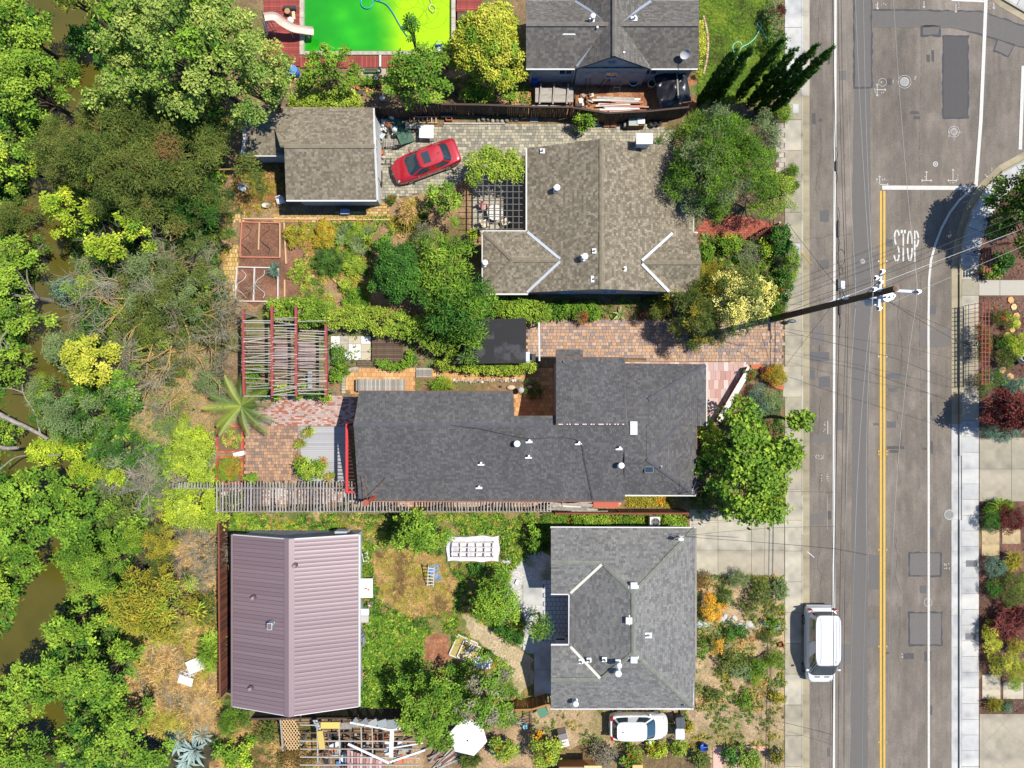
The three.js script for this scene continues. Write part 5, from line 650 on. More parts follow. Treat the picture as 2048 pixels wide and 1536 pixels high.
T('lime yellow tree bright against the olive grove near the creek', 160,428,56,48,6.5, { pal: 'lime', s: 0.32, lr: 0.28, k: 18, dens: 1.1 }); T('lime yellow tree south of the brighter lime one', 225,500,52,30,5.5, { pal: 'lime', s: 0.32, lr: 0.3 }); T('lime yellow tree in the middle of the olive grove', 288,452,46,44,6, { pal: 'lime', s: 0.32, lr: 0.3, pal2: 'mid', p2: 0.2 }); S('yellow tipped sapling poking through the olive grove', 245,372,30,22,7, { pal: 'lime', leaf: 'frond', s: 0.3, y0: 4, dens: 0.6 });
T('light green west bank tree with exposed branches beside the wide creek reach', 36,590,48,100,7, { pal: 'bright', s: 0.34, lr: 0.28, dens: 0.85, bark: GREYBARK }); T('olive dusty tree on the west bank above the wide creek reach', 40,435,50,42,5, { pal: 'olive', leaf: 'fine', pal2: 'rust' }); T('bright green west bank tree at the lower wide reach', 22,735,42,44,5, { pal: 'bright', lr: 0.3 });
S('green shrub at the water edge under the lime tree', 178,580,42,42,3.5, { pal: 'mid', leaf: 'tiny', s: 0.36, pal2: 'lime', p2: 0.2 }); S('blue green willowy shrub beside the wide creek reach', 128,580,28,28,2.5, { pal: 'blueg', leaf: 'frond', s: 0.36 }); S('dark green undergrowth shrub below the grey twig tree', 205,628,52,30,3, { pal: 'deep', leaf: 'frond', s: 0.36 });
T('round lime yellow tree beside the dead twiggy tree', 200,722,54,56,5.5, { pal: 'lemon', s: 0.3, lr: 0.3, k: 18, dens: 1.2 });
S('grey green willow thicket west of the round lime tree', 130,700,46,44,4, { pal: 'greyg', leaf: 'fine', s: 0.4 }); T('dense grey green willow south of the round lime tree', 158,828,66,58,6, { pal: 'greyg', leaf: 'fine', s: 0.38, lr: 0.26, k: 24, pal2: 'deep', p2: 0.25 }); T('dark green willow under the dry grass bank', 238,892,56,44,5, { pal: 'deep', leaf: 'fine', s: 0.36, lr: 0.28, pal2: 'greyg' }); S('mid green shrub between the willows and dry grass', 250,800,34,34,3, { pal: 'deep', leaf: 'broad', s: 0.34 });
S('lime vine strip over the fallen white trunk', 100,900,56,20,3, { pal: 'lime', s: 0.3, lr: 0.5, k: 12 }); S('lime shrub below the fallen white trunk', 176,945,40,26,2.5, { pal: 'lime', s: 0.28, leaf: 'frond' }); S('lime sprig in front of the grey brush heap', 235,955,26,12,2, { pal: 'lime', s: 0.26 }); T('bright green west bank tree by the fallen trunk', 18,860,28,40,4, { pal: 'bright', dens: 0.8 });
T('huge deep green tree on the west bank south of the fallen trunk', 66,1030,92,118,9, { pal: 'mid', s: 0.36, lr: 0.2, k: 40, pal2: 'bright', p2: 0.2 });
T('tall mid green tree south of the grey brush heap', 180,1040,66,62,6, { pal: 'mid', leaf: 'broad', s: 0.34, lr: 0.26 }); T('leaning mid green tree beside the golden conifer', 212,1130,66,60,6.5, { pal: 'bright', leaf: 'fine', s: 0.38, lr: 0.26, k: 22, pal2: 'mid', p2: 0.3 }); S('small emerald shrub against the golden conifer', 274,1075,34,40,3, { pal: 'bright', leaf: 'fine', s: 0.34 });
T('rounded golden olive conifer above the dry bank', 324,1082,40,38,5, { pal: 'gold', leaf: 'fine', s: 0.3, lr: 0.34, pal2: 'olive' }); T('olive conifer overlapping the dry bank', 322,1140,44,34,4.5, { pal: 'olive', leaf: 'fine', s: 0.32, pal2: 'gold' }); T('wide windswept golden green tree beside the straw slope', 305,1210,100,76,6.5, { pal: 'gold', leaf: 'frond', s: 0.4, lr: 0.22, k: 34, pal2: 'bright', p2: 0.2 });
T('bright green tree west of the windswept golden tree', 165,1240,56,52,5.5, { pal: 'bright', s: 0.34, lr: 0.28, pal2: 'mid' }); T('large bright green tree overhanging the straw slope', 216,1345,66,66,7, { pal: 'bright', s: 0.34, lr: 0.24, k: 26, pal2: 'mid', p2: 0.3 }); T('mid green tree between creek and straw slope', 110,1350,66,60,6.5, { pal: 'mid', s: 0.36, lr: 0.26, pal2: 'bright', p2: 0.3 }); T('bright green tree at the lower creek bend', 40,1395,54,66,6, { pal: 'bright', s: 0.34, lr: 0.26 }); T('green tree at the bottom of the creek', 70,1510,58,40,5, { pal: 'mid', s: 0.34 }); T('bright green tree at the bottom beside the agave slope', 205,1480,66,58,6, { pal: 'bright', s: 0.34, lr: 0.26, pal2: 'deep', p2: 0.2 }); T('green tree against the agaves at the bottom', 305,1512,50,34,3.5, { pal: 'mid', s: 0.32 }); T('west bank tree between the creek bends', 12,1170,34,60,5, { pal: 'bright' }); S('bank shrub with dry tips at the creek turn', 165,1165,36,26,2.5, { pal: 'bright', pal2: 'rust', p2: 0.3 });
S('yellow green ivy mound between the dead brush and garden wall', 382,912,40,76,2.2, { pal: 'vine', s: 0.26, lr: 0.34, k: 24, pal2: 'lime', p2: 0.2 }); S('yellow green ivy mound spilling off the slatted arbor end', 395,1018,82,52,2.6, { pal: 'vine', s: 0.26, lr: 0.3, k: 26, pal2: 'lime', p2: 0.3 }); S('dusty green scrub beside the red stained fence', 405,1215,34,50,2, { pal: 'olive', leaf: 'frond', s: 0.36, pal2: 'gold' }); S('grassy green clump by the stained fence', 422,1300,16,36,1, { pal: 'bright', leaf: 'spike', s: 0.7 }); S('leafy green bush at the south end of the stained fence', 462,1440,28,34,2, { pal: 'mid', s: 0.28, leaf: 'fine' }); S('yellow green bush with dark gaps by the broken board', 468,1510,46,36,2.2, { pal: 'lime', s: 0.28, pal2: 'mid', p2: 0.5 }); S('rusty dry bush beside the wooden lattice', 590,1520,40,22,1.2, { pal: 'straw', leaf: 'fine', s: 0.34, pal2: 'rust', p2: 0.4 }); S('dark shrub west of the wooden lattice', 540,1462,22,24,1.4, { pal: 'olive', leaf: 'frond', s: 0.34 });
T('olive scrub tree leaning over the west bank below the lime tree', 52,505,44,40,5, { pal: 'olive', pal2: 'bright', p2: 0.3, s: 0.34 }); T('mid green tree between the round lime tree and the willows', 250,770,46,40,4, { pal: 'mid', s: 0.32, pal2: 'greyg', p2: 0.3 }); T('willowy tree at the creek edge above the fallen trunk', 96,790,34,50,4, { pal: 'greyg', leaf: 'fine', pal2: 'bright', p2: 0.2 }); T('green tree behind the lime vine strip', 150,985,46,40,5, { pal: 'mid', s: 0.32, pal2: 'bright', p2: 0.3 }); T('bright bank tree under the grey brush heap', 250,1020,44,34,4, { pal: 'bright', s: 0.3, pal2: 'olive', p2: 0.3 }); T('deep green tree by the creek turn', 150,1300,44,40,6, { pal: 'deep', s: 0.32, pal2: 'mid', p2: 0.4 }); T('bright tree above the bottom agaves', 262,1430,46,44,5, { pal: 'bright', s: 0.3, pal2: 'mid', p2: 0.3 }); T('west bank tree at the foot of the creek', 10,1480,44,50,5.5, { pal: 'bright', s: 0.32 }); S('grey green scrub north of the ivy mound', 345,850,40,26,1.6, { pal: 'greyg', leaf: 'fine', s: 0.3, pal2: 'vine', p2: 0.3 }); S('olive scrub below the sprawling dead limbs', 330,735,60,34,1.8, { pal: 'olive', leaf: 'fine', s: 0.32, pal2: 'dust', p2: 0.3, dens: 0.8 });
// gardens around the pool and the brown house
T('leafy green tree over the red pool deck', 660,140,76,46,4.5, { pal: 'mid', s: 0.34, lr: 0.26, pal2: 'bright', p2: 0.3 }); T('pointed green tree shading the pool fence', 835,160,72,62,6, { pal: 'mid', s: 0.34, lr: 0.26, k: 22, pal2: 'bright' }); S('upright leader shoot of the pointed tree above the pool', 828,80,16,26,7, { pal: 'deep', s: 0.26, y0: 5, hc: 0.9 }); T('dense yellow green citrus tree beside the grey house', 974,92,76,84,5, { tight: 1, pal: 'lemon', s: 0.28, lr: 0.26, k: 48, base: 0.1, pal2: 'bright', p2: 0.2, dens: 1.6 });
S('low vine hedge along the garage north eave', 660,205,95,10,1.6, { pal: 'vine', s: 0.24, lr: 0.4, k: 26 }); S('ivy drift over the dark curved fence', 955,190,38,14,1.6, { pal: 'bright', s: 0.24, pal2: 'lime', k: 14 }); S('ivy tuft on the curved fence top', 1020,198,22,10,2, { pal: 'bright', s: 0.22, k: 8 });
S('round green shrub against the curved fence', 1168,240,28,20,1.8, { pal: 'mid', s: 0.26, pal2: 'bright' }); T('large grey green tree in front of the brown house', 1428,330,112,112,6.5, { tight: 1, pal: 'mid', leaf: 'fine', s: 0.38, lr: 0.2, k: 60, pal2: 'greyg', p2: 0.2, base: 0.2, dens: 1.3 }); T('yellow green tree beside the large grey green tree', 1540,392,54,56,4.5, { tight: 1, pal: 'bright', leaf: 'tiny', s: 0.36, lr: 0.28, pal2: 'lime', p2: 0.3 }); T('grey green tree arm reaching the sidewalk by the round shrubs', 1518,285,46,52,5.5, { pal: 'greyg', leaf: 'fine', s: 0.36, pal2: 'dust' });
{ // six columnar cypresses
  const rows = [[1398,208,8.0],[1424,206,8.2],[1474,196,8.4],[1496,212,8.2],[1512,226,9.8],[1536,230,10]]; const where = ['nearest the grey house', 'second from the grey house', 'third from the grey house', 'fourth from the grey house', 'fifth from the grey house', 'tallest of the row nearest the street'];
  rows.forEach(([px, py, h], i) => { const c = at(px, py, 0), t = thing('cypress_tree', 'narrow dark columnar cypress ' + where[i], 'tree', c, 0, 'columnar cypress row'); part('trunk', taper([new V3(0,-0.2,0), new V3(0, h * 0.5,0), new V3(0, h * 0.92,0)],0.12,0.02), BARK, t); const lb = []; for (let y = 0.3; y < h - 0.2; y += 0.28) { const r = 0.33 * Math.pow(Math.sin(PI * clamp(0.16 + 0.83 * y / h, 0,1)),0.6); lb.push([rr(-0.08,0.08), y, rr(-0.08,0.08), r, 0.3]); } crown(t, lb, { leaf: 'cyp', pal: 'cyp', s: 0.24, dens: 1.7, low: -0.2, up: 1 }); });
}
S('flowering hedge shrub along the lawn edge at the top', 1552,30,18,34,1.6, { pal: 'greyg', leaf: 'mid', s: 0.24, pal2: 'maroon', p2: 0.12 }); S('flowering hedge shrub beside the lawn hose', 1556,85,18,28,1.5, { pal: 'deep', leaf: 'mid', s: 0.24, pal2: 'greyg' }); S('white flowering ground shrub below the lawn hedge', 1556,120,16,18,0.8, { pal: 'mid', s: 0.2, fl: 'cream', fd: 0.25 }); S('yellow vine trained along the curved brick edge of the lawn', 1398,92,7,62,0.7, { pal: 'lemon', s: 0.2, k: 14, lr: 0.22 });
S('clipped round boxwood by the sidewalk below the cypresses', 1564,226,18,20,1.5, { pal: 'bright', leaf: 'tiny', s: 0.26, dens: 1.8, lr: 0.5, k: 12 }); S('clipped round boxwood by the paver walkway', 1577,348,15,17,1.8, { pal: 'bright', leaf: 'tiny', s: 0.24, dens: 1.8, lr: 0.5, k: 10 }); S('clipped boxwood just below the other round one', 1580,376,13,13,1.6, { pal: 'cyp', leaf: 'tiny', s: 0.24, dens: 1.8, lr: 0.5, k: 10, pal2: 'bright', p2: 0.4 });
T('drooping olive toned tree at the corner of the brown roof', 1394,618,72,84,4.8, { pal: 'gold', leaf: 'fine', s: 0.34, lr: 0.26, k: 30, pal2: 'olive', p2: 0.5, base: 0.15 }); T('round tree covered in cream yellow blossom beside the utility pole', 1478,598,64,74,6.2, { tight: 1, pal: 'cream', leaf: 'flower', s: 0.26, lr: 0.3, k: 30, pal2: 'olive', p2: 0.28, base: 0.25, dens: 1.0 }); 
S('long clipped green hedge beside the west sidewalk', 1580,524,11,44,1.3, { pal: 'bright', leaf: 'tiny', s: 0.24, lr: 0.4, k: 20, dens: 1.6, pal2: 'cyp' }); S('dark leafy shrub behind the clipped hedge', 1562,478,20,40,1.8, { pal: 'deep', s: 0.26 }); S('dark shrub with coral flowers in front of the blossom tree', 1560,570,22,44,1.6, { pal: 'deep', s: 0.26, fl: 'red', fd: 0.08 }); S('green shrub against the utility pole foot', 1556,618,24,26,1.8, { pal: 'mid', leaf: 'fine', s: 0.28 }); S('lime shrub at the front of the brown house', 1462,488,30,18,1.2, { pal: 'bright', s: 0.24, pal2: 'lime' }); S('dusty shrub bed between the lime shrub and clipped hedge', 1500,510,34,26,0.9, { pal: 'greyg', leaf: 'tiny', s: 0.24, pal2: 'dust', p2: 0.4 }); S('green shrub under the brown roof gable', 1412,505,18,26,1.3, { pal: 'mid', s: 0.24 }); S('lime shrub in the middle of the front garden', 1532,500,14,22,1.2, { pal: 'bright', s: 0.22, pal2: 'lime', p2: 0.4 }); S('olive ground shrub beneath the blossom tree', 1430,545,40,24,1.2, { pal: 'gold', leaf: 'fine', s: 0.28 });
T('bright green tree beside the vine pergola', 893,402,44,44,4, { pal: 'mid', s: 0.3, lr: 0.3, pal2: 'bright', p2: 0.4 }); T('glossy dark green tree in the vegetable garden', 800,545,54,62,4.5, { tight: 1, pal: 'deep', s: 0.26, lr: 0.26, k: 30, dens: 1.5 }); S('small glossy green tree above the dark garden tree', 768,492,24,24,2.6, { pal: 'deep', s: 0.26, pal2: 'mid' }); T('feathery green tree beside the brown house west wing', 884,520,62,62,5, { pal: 'mid', leaf: 'frond', s: 0.4, lr: 0.28, k: 22, pal2: 'bright' }); T('feathery green tree overhanging the black flat roof', 928,622,70,84,6, { pal: 'mid', leaf: 'frond', s: 0.42, lr: 0.24, k: 32, pal2: 'deep', p2: 0.3 }); T('feathery tree between the garden and the ivy hedge', 870,590,46,50,4.5, { pal: 'bright', leaf: 'frond', s: 0.38, pal2: 'deep', p2: 0.4 }); S('lime shrub tight against the brown house gutter', 946,470,12,14,1.6, { pal: 'lime', s: 0.22 });
S('dry silvery shrub at the garden end by the pergola', 845,470,24,30,1.3, { pal: 'dust', leaf: 'fine', s: 0.3, pal2: 'olive' }); S('tall dry grass clump beside the paver drive', 822,428,18,30,1.2, { pal: 'gold', leaf: 'grass', s: 0.7, pal2: 'straw', p2: 0.4 }); S('red flowering bush at the corner of the garage', 784,398,10,9,0.7, { pal: 'deep', s: 0.18, fl: 'red', fd: 0.3 });
S('orange and green flower patch in the vegetable garden', 650,470,26,30,0.6, { pal: 'gold', s: 0.2, lr: 0.3, k: 20, fl: 'orange', fd: 0.25 }); S('spiky lavender green bed in the vegetable garden', 705,480,36,36,0.6, { pal: 'greyg', leaf: 'spike', s: 0.4, lr: 0.28, k: 20, pal2: 'bright', p2: 0.3 }); S('dark rosemary mound in the vegetable garden', 655,524,26,20,0.8, { pal: 'cyp', leaf: 'spike', s: 0.4, lr: 0.4, k: 12, mat: LD }); S('yellow green herbs at the lower garden edge', 705,530,30,24,0.5, { pal: 'vine', s: 0.2, k: 14, pal2: 'bright' }); S('young tomato rows at the top of the dirt bed', 585,470,16,28,0.7, { pal: 'gold', s: 0.2, k: 10, pal2: 'bright' }); S('scattered herbs by the dirt bed corner', 600,545,22,30,0.4, { pal: 'vine', s: 0.18, k: 10, dens: 0.6 }); S('low herb mound near the ivy hedge', 712,596,30,20,0.7, { pal: 'mid', s: 0.22, k: 12 }); S('yellow green bush at the lower garden corner', 690,570,14,12,0.6, { pal: 'vine', s: 0.18 }); S('grey leaved artichoke in the dirt bed', 551,540,9,9,0.5, { pal: 'blueg', leaf: 'spike', s: 0.4, k: 4 });
// hedges of ivy on fences
function hedge(label, pts, w, h, o = {}) { const P = pts.map(p => at(p[0], p[1], h * 0.8)), c = P[Math.floor(P.length / 2)].clone(), t = thing(o.name || 'ivy_hedge', label, 'hedge', [c.x, 0, c.z]), lb = [], st = []; for (let i = 0; i + 1 < P.length; i++) { const n = Math.max(1, Math.round(P[i].distanceTo(P[i + 1]) / (w * 0.55))); for (let k = 0; k < n; k++) { const p = P[i].clone().lerp(P[i + 1], k / n); lb.push([p.x - c.x + rr(-0.15,0.15) * w, h * rr(0.72,0.9), p.z - c.z + rr(-0.15,0.15) * w, w * rr(0.45,0.62), h * 0.3]); if (k % 2 === 0) st.push(taper([new V3(p.x - c.x, -0.1, p.z - c.z), new V3(p.x - c.x + rr(-0.1,0.1), h * 0.4, p.z - c.z), new V3(p.x - c.x, h * 0.8, p.z - c.z)],0.05,0.02,5)); } } part('stem', merge(st), BARK, t); crown(t, lb, { pal: 'bright', leaf: 'mid', s: 0.28, dens: 1.7, low: -0.7, ...o }); return t; }
hedge('thick ivy hedge curving round the weathered deck and gravel', [[560,622],[650,628],[740,636],[800,644],[850,660],[885,690],[898,724]],1.5,2.0, { pal2: 'vine', p2: 0.35 }); hedge('low trimmed ivy hedge along the terracotta walkway', [[882,728],[960,736],[1076,733]],0.6,1.3, { pal: 'vine', pal2: 'lime' }); hedge('ivy bank between the brown house and the paved driveway', [[985,606],[1040,618],[1075,622],[1098,604]],1.2,1.5, { pal: 'bright' }); hedge('low creeper bed below the brown house windows', [[1108,618],[1150,620],[1200,624]],1.0,0.6, { pal: 'mid', leaf: 'broad' }); hedge('ivy edging the weathered deck steps', [[762,728],[800,734],[826,720],[822,700]],0.4,0.7, { pal: 'mid' });
// dark roofed house, back and front
S('green bush under the broken arbor by the creek', 510,752,22,20,2.0, { pal: 'mid', s: 0.24 }); S('dark rounded bush at the arbor corner', 526,782,20,16,1.7, { pal: 'deep', s: 0.24 }); S('lime leafy bush at the arbor edge', 556,784,18,15,1.6, { pal: 'lime', s: 0.22, pal2: 'bright', p2: 0.5 }); S('bright green bush below the middle arbor beam', 597,782,17,18,1.8, { pal: 'bright', s: 0.22 }); S('bright green bush at the brick patio edge', 652,788,18,15,1.6, { pal: 'bright', s: 0.22, pal2: 'lime' }); S('low green bush between the arbor bushes', 622,788,16,8,0.9, { pal: 'deep', s: 0.2 }); hedge('ivy strip between the arbor and the tiled walk', [[678,700],[684,730],[668,760]],0.8,0.7, { pal: 'mid' });
S('large glossy bush growing over the grey deck edge', 615,940,31,29,1.5, { pal: 'bright', s: 0.24, lr: 0.36, pal2: 'vine' }); S('reddish green clipped bush in the red brick planter', 458,940,27,24,1.0, { pal: 'gold', leaf: 'tiny', s: 0.22, pal2: 'bright', p2: 0.3, dens: 1.7, lr: 0.5, k: 12, fl: 'red', fd: 0.12 }); S('low herbs in the upper red brick planter', 462,880,22,18,0.6, { pal: 'vine', s: 0.2, pal2: 'straw' }); S('small bright bush at the corner of the tan patio', 503,957,15,11,0.8, { pal: 'bright', s: 0.22 }); for (const [px, py, lab] of [[616,864, 'small tan grass tuft on the upper grey deck'],[600,886, 'tan grass tuft on the west edge of the grey deck'],[602,922, 'tan grass tuft behind the glossy deck bush'],[644,930, 'tan grass tuft east of the glossy deck bush'],[660,955, 'tan grass tuft at the lower corner of the grey deck']]) S(lab, px, py, 9,9,0.5, { pal: 'vine', leaf: 'spike', s: 0.36, k: 3, pal2: 'straw', p2: 0.4, cat: 'grass tuft', name: 'grass_tuft' });
T('bright large leaved street tree in front of the charcoal roof', 1492,930,82,118,6.5, { pal: 'bright', leaf: 'big', s: 0.36, lr: 0.22, k: 40, pal2: 'mid', p2: 0.3, base: 0.3, dens: 0.95 }); T('outer branch of bright leaves over the sidewalk and parking lane', 1594,838,28,22,6, { pal: 'bright', leaf: 'big', s: 0.32, hc: 0.85, base: 0.7, lr: 0.4, k: 9 }); T('southern bough of bright leaves over the concrete drive', 1520,1020,72,28,6, { pal: 'bright', leaf: 'big', s: 0.34, hc: 0.8, base: 0.55, lr: 0.4, k: 16, dens: 0.9 }); T('yellow green small tree tight against the charcoal roof edge', 1418,880,30,44,3.6, { pal: 'bright', leaf: 'broad', s: 0.28, lr: 0.34, pal2: 'lime' });
T('bough of bright leaves east of the street tree crown', 1570,905,44,36,5.8, { pal: 'bright', leaf: 'big', s: 0.34, hc: 0.8, base: 0.6, k: 12, lr: 0.36, pal2: 'mid' });
S('grey green mounded juniper by the west sidewalk', 1532,806,36,36,1.2, { pal: 'greyg', leaf: 'tiny', s: 0.26, lr: 0.4, dens: 1.5, pal2: 'blueg' }); S('rusty green clipped hedge at the walkway corner', 1550,750,24,22,1.2, { pal: 'gold', leaf: 'tiny', s: 0.26, pal2: 'orange', p2: 0.2, lr: 0.42, k: 14, dens: 1.6 }); S('red flowering bush at the top of the brick planter wall', 1498,750,14,14,0.9, { pal: 'deep', s: 0.2, fl: 'red', fd: 0.4 }); S('red flowering bush halfway along the planter wall', 1472,800,14,13,0.9, { pal: 'mid', s: 0.2, fl: 'red', fd: 0.25 }); S('red flowering bush at the lower end of the planter wall', 1456,842,12,14,0.9, { pal: 'deep', s: 0.2, fl: 'red', fd: 0.4 }); S('shaded olive shrub under the street tree', 1430,990,24,22,1.4, { pal: 'olive', s: 0.26 }); S('orange tinged ground shrub beside the sidewalk under the street tree', 1560,985,12,30,0.7, { pal: 'rust', leaf: 'tiny', s: 0.22, pal2: 'orange', p2: 0.3 }); S('dark shrub beside the air conditioner', 1392,1000,16,20,1.5, { pal: 'olive', s: 0.24 });
// weedy yard and light grey house
T('dense green tree beside the slatted arbor', 838,1062,56,46,4.4, { tight: 1, pal: 'mid', s: 0.3, lr: 0.28, k: 22, pal2: 'bright', p2: 0.4, base: 0.15 }); T('green tree in the middle of the weedy yard', 990,1195,50,54,4, { tight: 1, pal: 'mid', s: 0.28, lr: 0.28, k: 22, base: 0.15, pal2: 'bright', p2: 0.3 }); T('small feathery green tree beside the patterned tile patio', 1080,1245,27,29,3.2, { pal: 'mid', leaf: 'frond', s: 0.32, lr: 0.38 }); T('large glossy green tree at the south fence', 862,1410,72,92,5.5, { pal: 'mid', s: 0.28, lr: 0.22, k: 36, pal2: 'bright', p2: 0.35, base: 0.15 }); T('twiggy darker green tree joined to the large glossy one', 968,1390,74,74,5, { pal: 'mid', s: 0.28, lr: 0.24, k: 28, pal2: 'dust', p2: 0.25, base: 0.15, dens: 0.95 });
hedge('row of low weeds shrubs by the tile patio path', [[1004,1262],[1030,1275],[1058,1280]],0.8,0.9, { pal: 'deep', name: 'weed_shrubs', pal2: 'bright' }); S('vine by the shaded gable corner of the light grey roof', 1070,1080,14,36,2, { pal: 'mid', s: 0.24, leaf: 'broad' }); S('leafy weed beside the tarp frame', 955,1140,18,12,0.8, { pal: 'deep', s: 0.22 }); S('tall weeds north of the air conditioner', 1330,1040,24,10,0.8, { pal: 'bright', s: 0.22 }); S('tall green weeds along the gable north of the grey roof', 1180,1042,50,10,0.8, { pal: 'bright', s: 0.22, k: 16 });
S('brilliant orange yellow flowering bush by the grey roof eave', 1424,1220,27,27,1.3, { pal: 'orange', leaf: 'flower', s: 0.2, lr: 0.4, dens: 1.5, pal2: 'olive', p2: 0.1 }); S('smaller orange flowering bush below the brilliant one', 1432,1292,16,18,1.1, { pal: 'orange', leaf: 'flower', s: 0.2, pal2: 'olive', p2: 0.25 });
const FR = 'plants in the sandy front yard'; for (const [px, py, rx, ry, h, p, lab] of [[1478,1160,28,20,1.2, 'greyg', 'white speckled shrub near the concrete drive edge'],[1405,1160,16,20,0.8, 'rust', 'rust coloured dry shrub at the corner of the concrete drive'],[1452,1195,16,26,1, 'deep', 'green shrub between the orange bush and the stone path'],[1520,1185,26,30,1.2, 'olive', 'olive shrub in the middle of the sandy front yard'],[1560,1180,22,20,1, 'greyg', 'grey shrub overhanging the west sidewalk by the sandy yard'],[1500,1212,26,14,0.8, 'olive', 'spreading olive shrub north of the stone path'],[1470,1262,28,16,0.8, 'deep', 'dark leafy plant south of the stone path'],[1545,1248,16,14,0.8, 'mid', 'green plant beside the path end at the sidewalk'],[1405,1300,14,26,1.1, 'mid', 'tall green plant beside the smaller orange bush'],[1462,1320,34,22,1, 'olive', 'wide grey green shrub below the driftwood branch'],[1520,1330,20,16,0.8, 'mid', 'green shrub east of the driftwood branch'],[1510,1355,28,16,0.8, 'bright', 'vivid green low mound by the power line shadow'],[1480,1340,26,18,0.9, 'greyg', 'grey green shrub beside the vivid mound'],[1555,1320,20,20,1, 'bright', 'green feathery shrub at the sidewalk above the vivid mound'],[1430,1390,26,14,0.6, 'olive', 'straggly weed patch at the grey roof corner'],[1490,1400,26,12,0.6, 'mid', 'straggly green weeds beside the dirt drive'],[1555,1395,16,16,0.6, 'gold', 'yellowed shrub at the sidewalk by the dirt drive'],[1535,1275,16,12,0.6, 'olive', 'small shrub near the rusty crate']]) S(lab, px, py, rx, ry, h, { pal: p, leaf: rnd() < 0.5 ? 'mid' : 'fine', s: 0.24, group: FR, dens: 1 });
// bottom gardens
for (const [px, py, rx, ry, h, p, o, lab] of [[1090,1500,36,34,2.4, 'vine', { pal2: 'orange', p2: 0.12 }, 'yellow green bush at the bottom beside the white cabinet'],[1208,1508,30,26,1.5, 'dust', { leaf: 'frond' }, 'grey spiny shrub behind the white hatchback'],[1265,1518,26,22,1.4, 'mid', { fl: 'red', fd: 0.3 }, 'rose bush with coral flowers behind the hatchback'],[1318,1500,26,18,1.1, 'lime', { pal2: 'gold' }, 'yellow green shrub below the hatchback bonnet'],[1358,1496,18,14,1, 'vine', {}, 'yellow green shrub next to the blue bucket'],[1400,1520,22,20,0.9, 'olive', {}, 'olive shrub under the blue bucket'],[1500,1518,30,24,1.1, 'mid', { fl: 'cream', fd: 0.2 }, 'white flowering bush by the pink paving'],[1552,1510,14,18,0.9, 'olive', { fl: 'orange', fd: 0.2 }, 'shrub with red orange blooms at the sidewalk corner'],[1462,1510,16,18,1, 'deep', {}, 'dark green shrub between pink path and white flowers'],[1376,1452,12,10,0.6, 'gold', {}, 'yellow weed clump behind the bins'],[1010,1500,34,24,1.6, 'vine', { pal2: 'orange', p2: 0.1 }, 'yellow green bush beside the white parasol'],[940,1518,26,16,1.0, 'olive', { leaf: 'spike', s: 0.5 }, 'spiky plant below the white parasol']]) S(lab, px, py, rx, ry, h, { pal: p, s: 0.26, ...o });
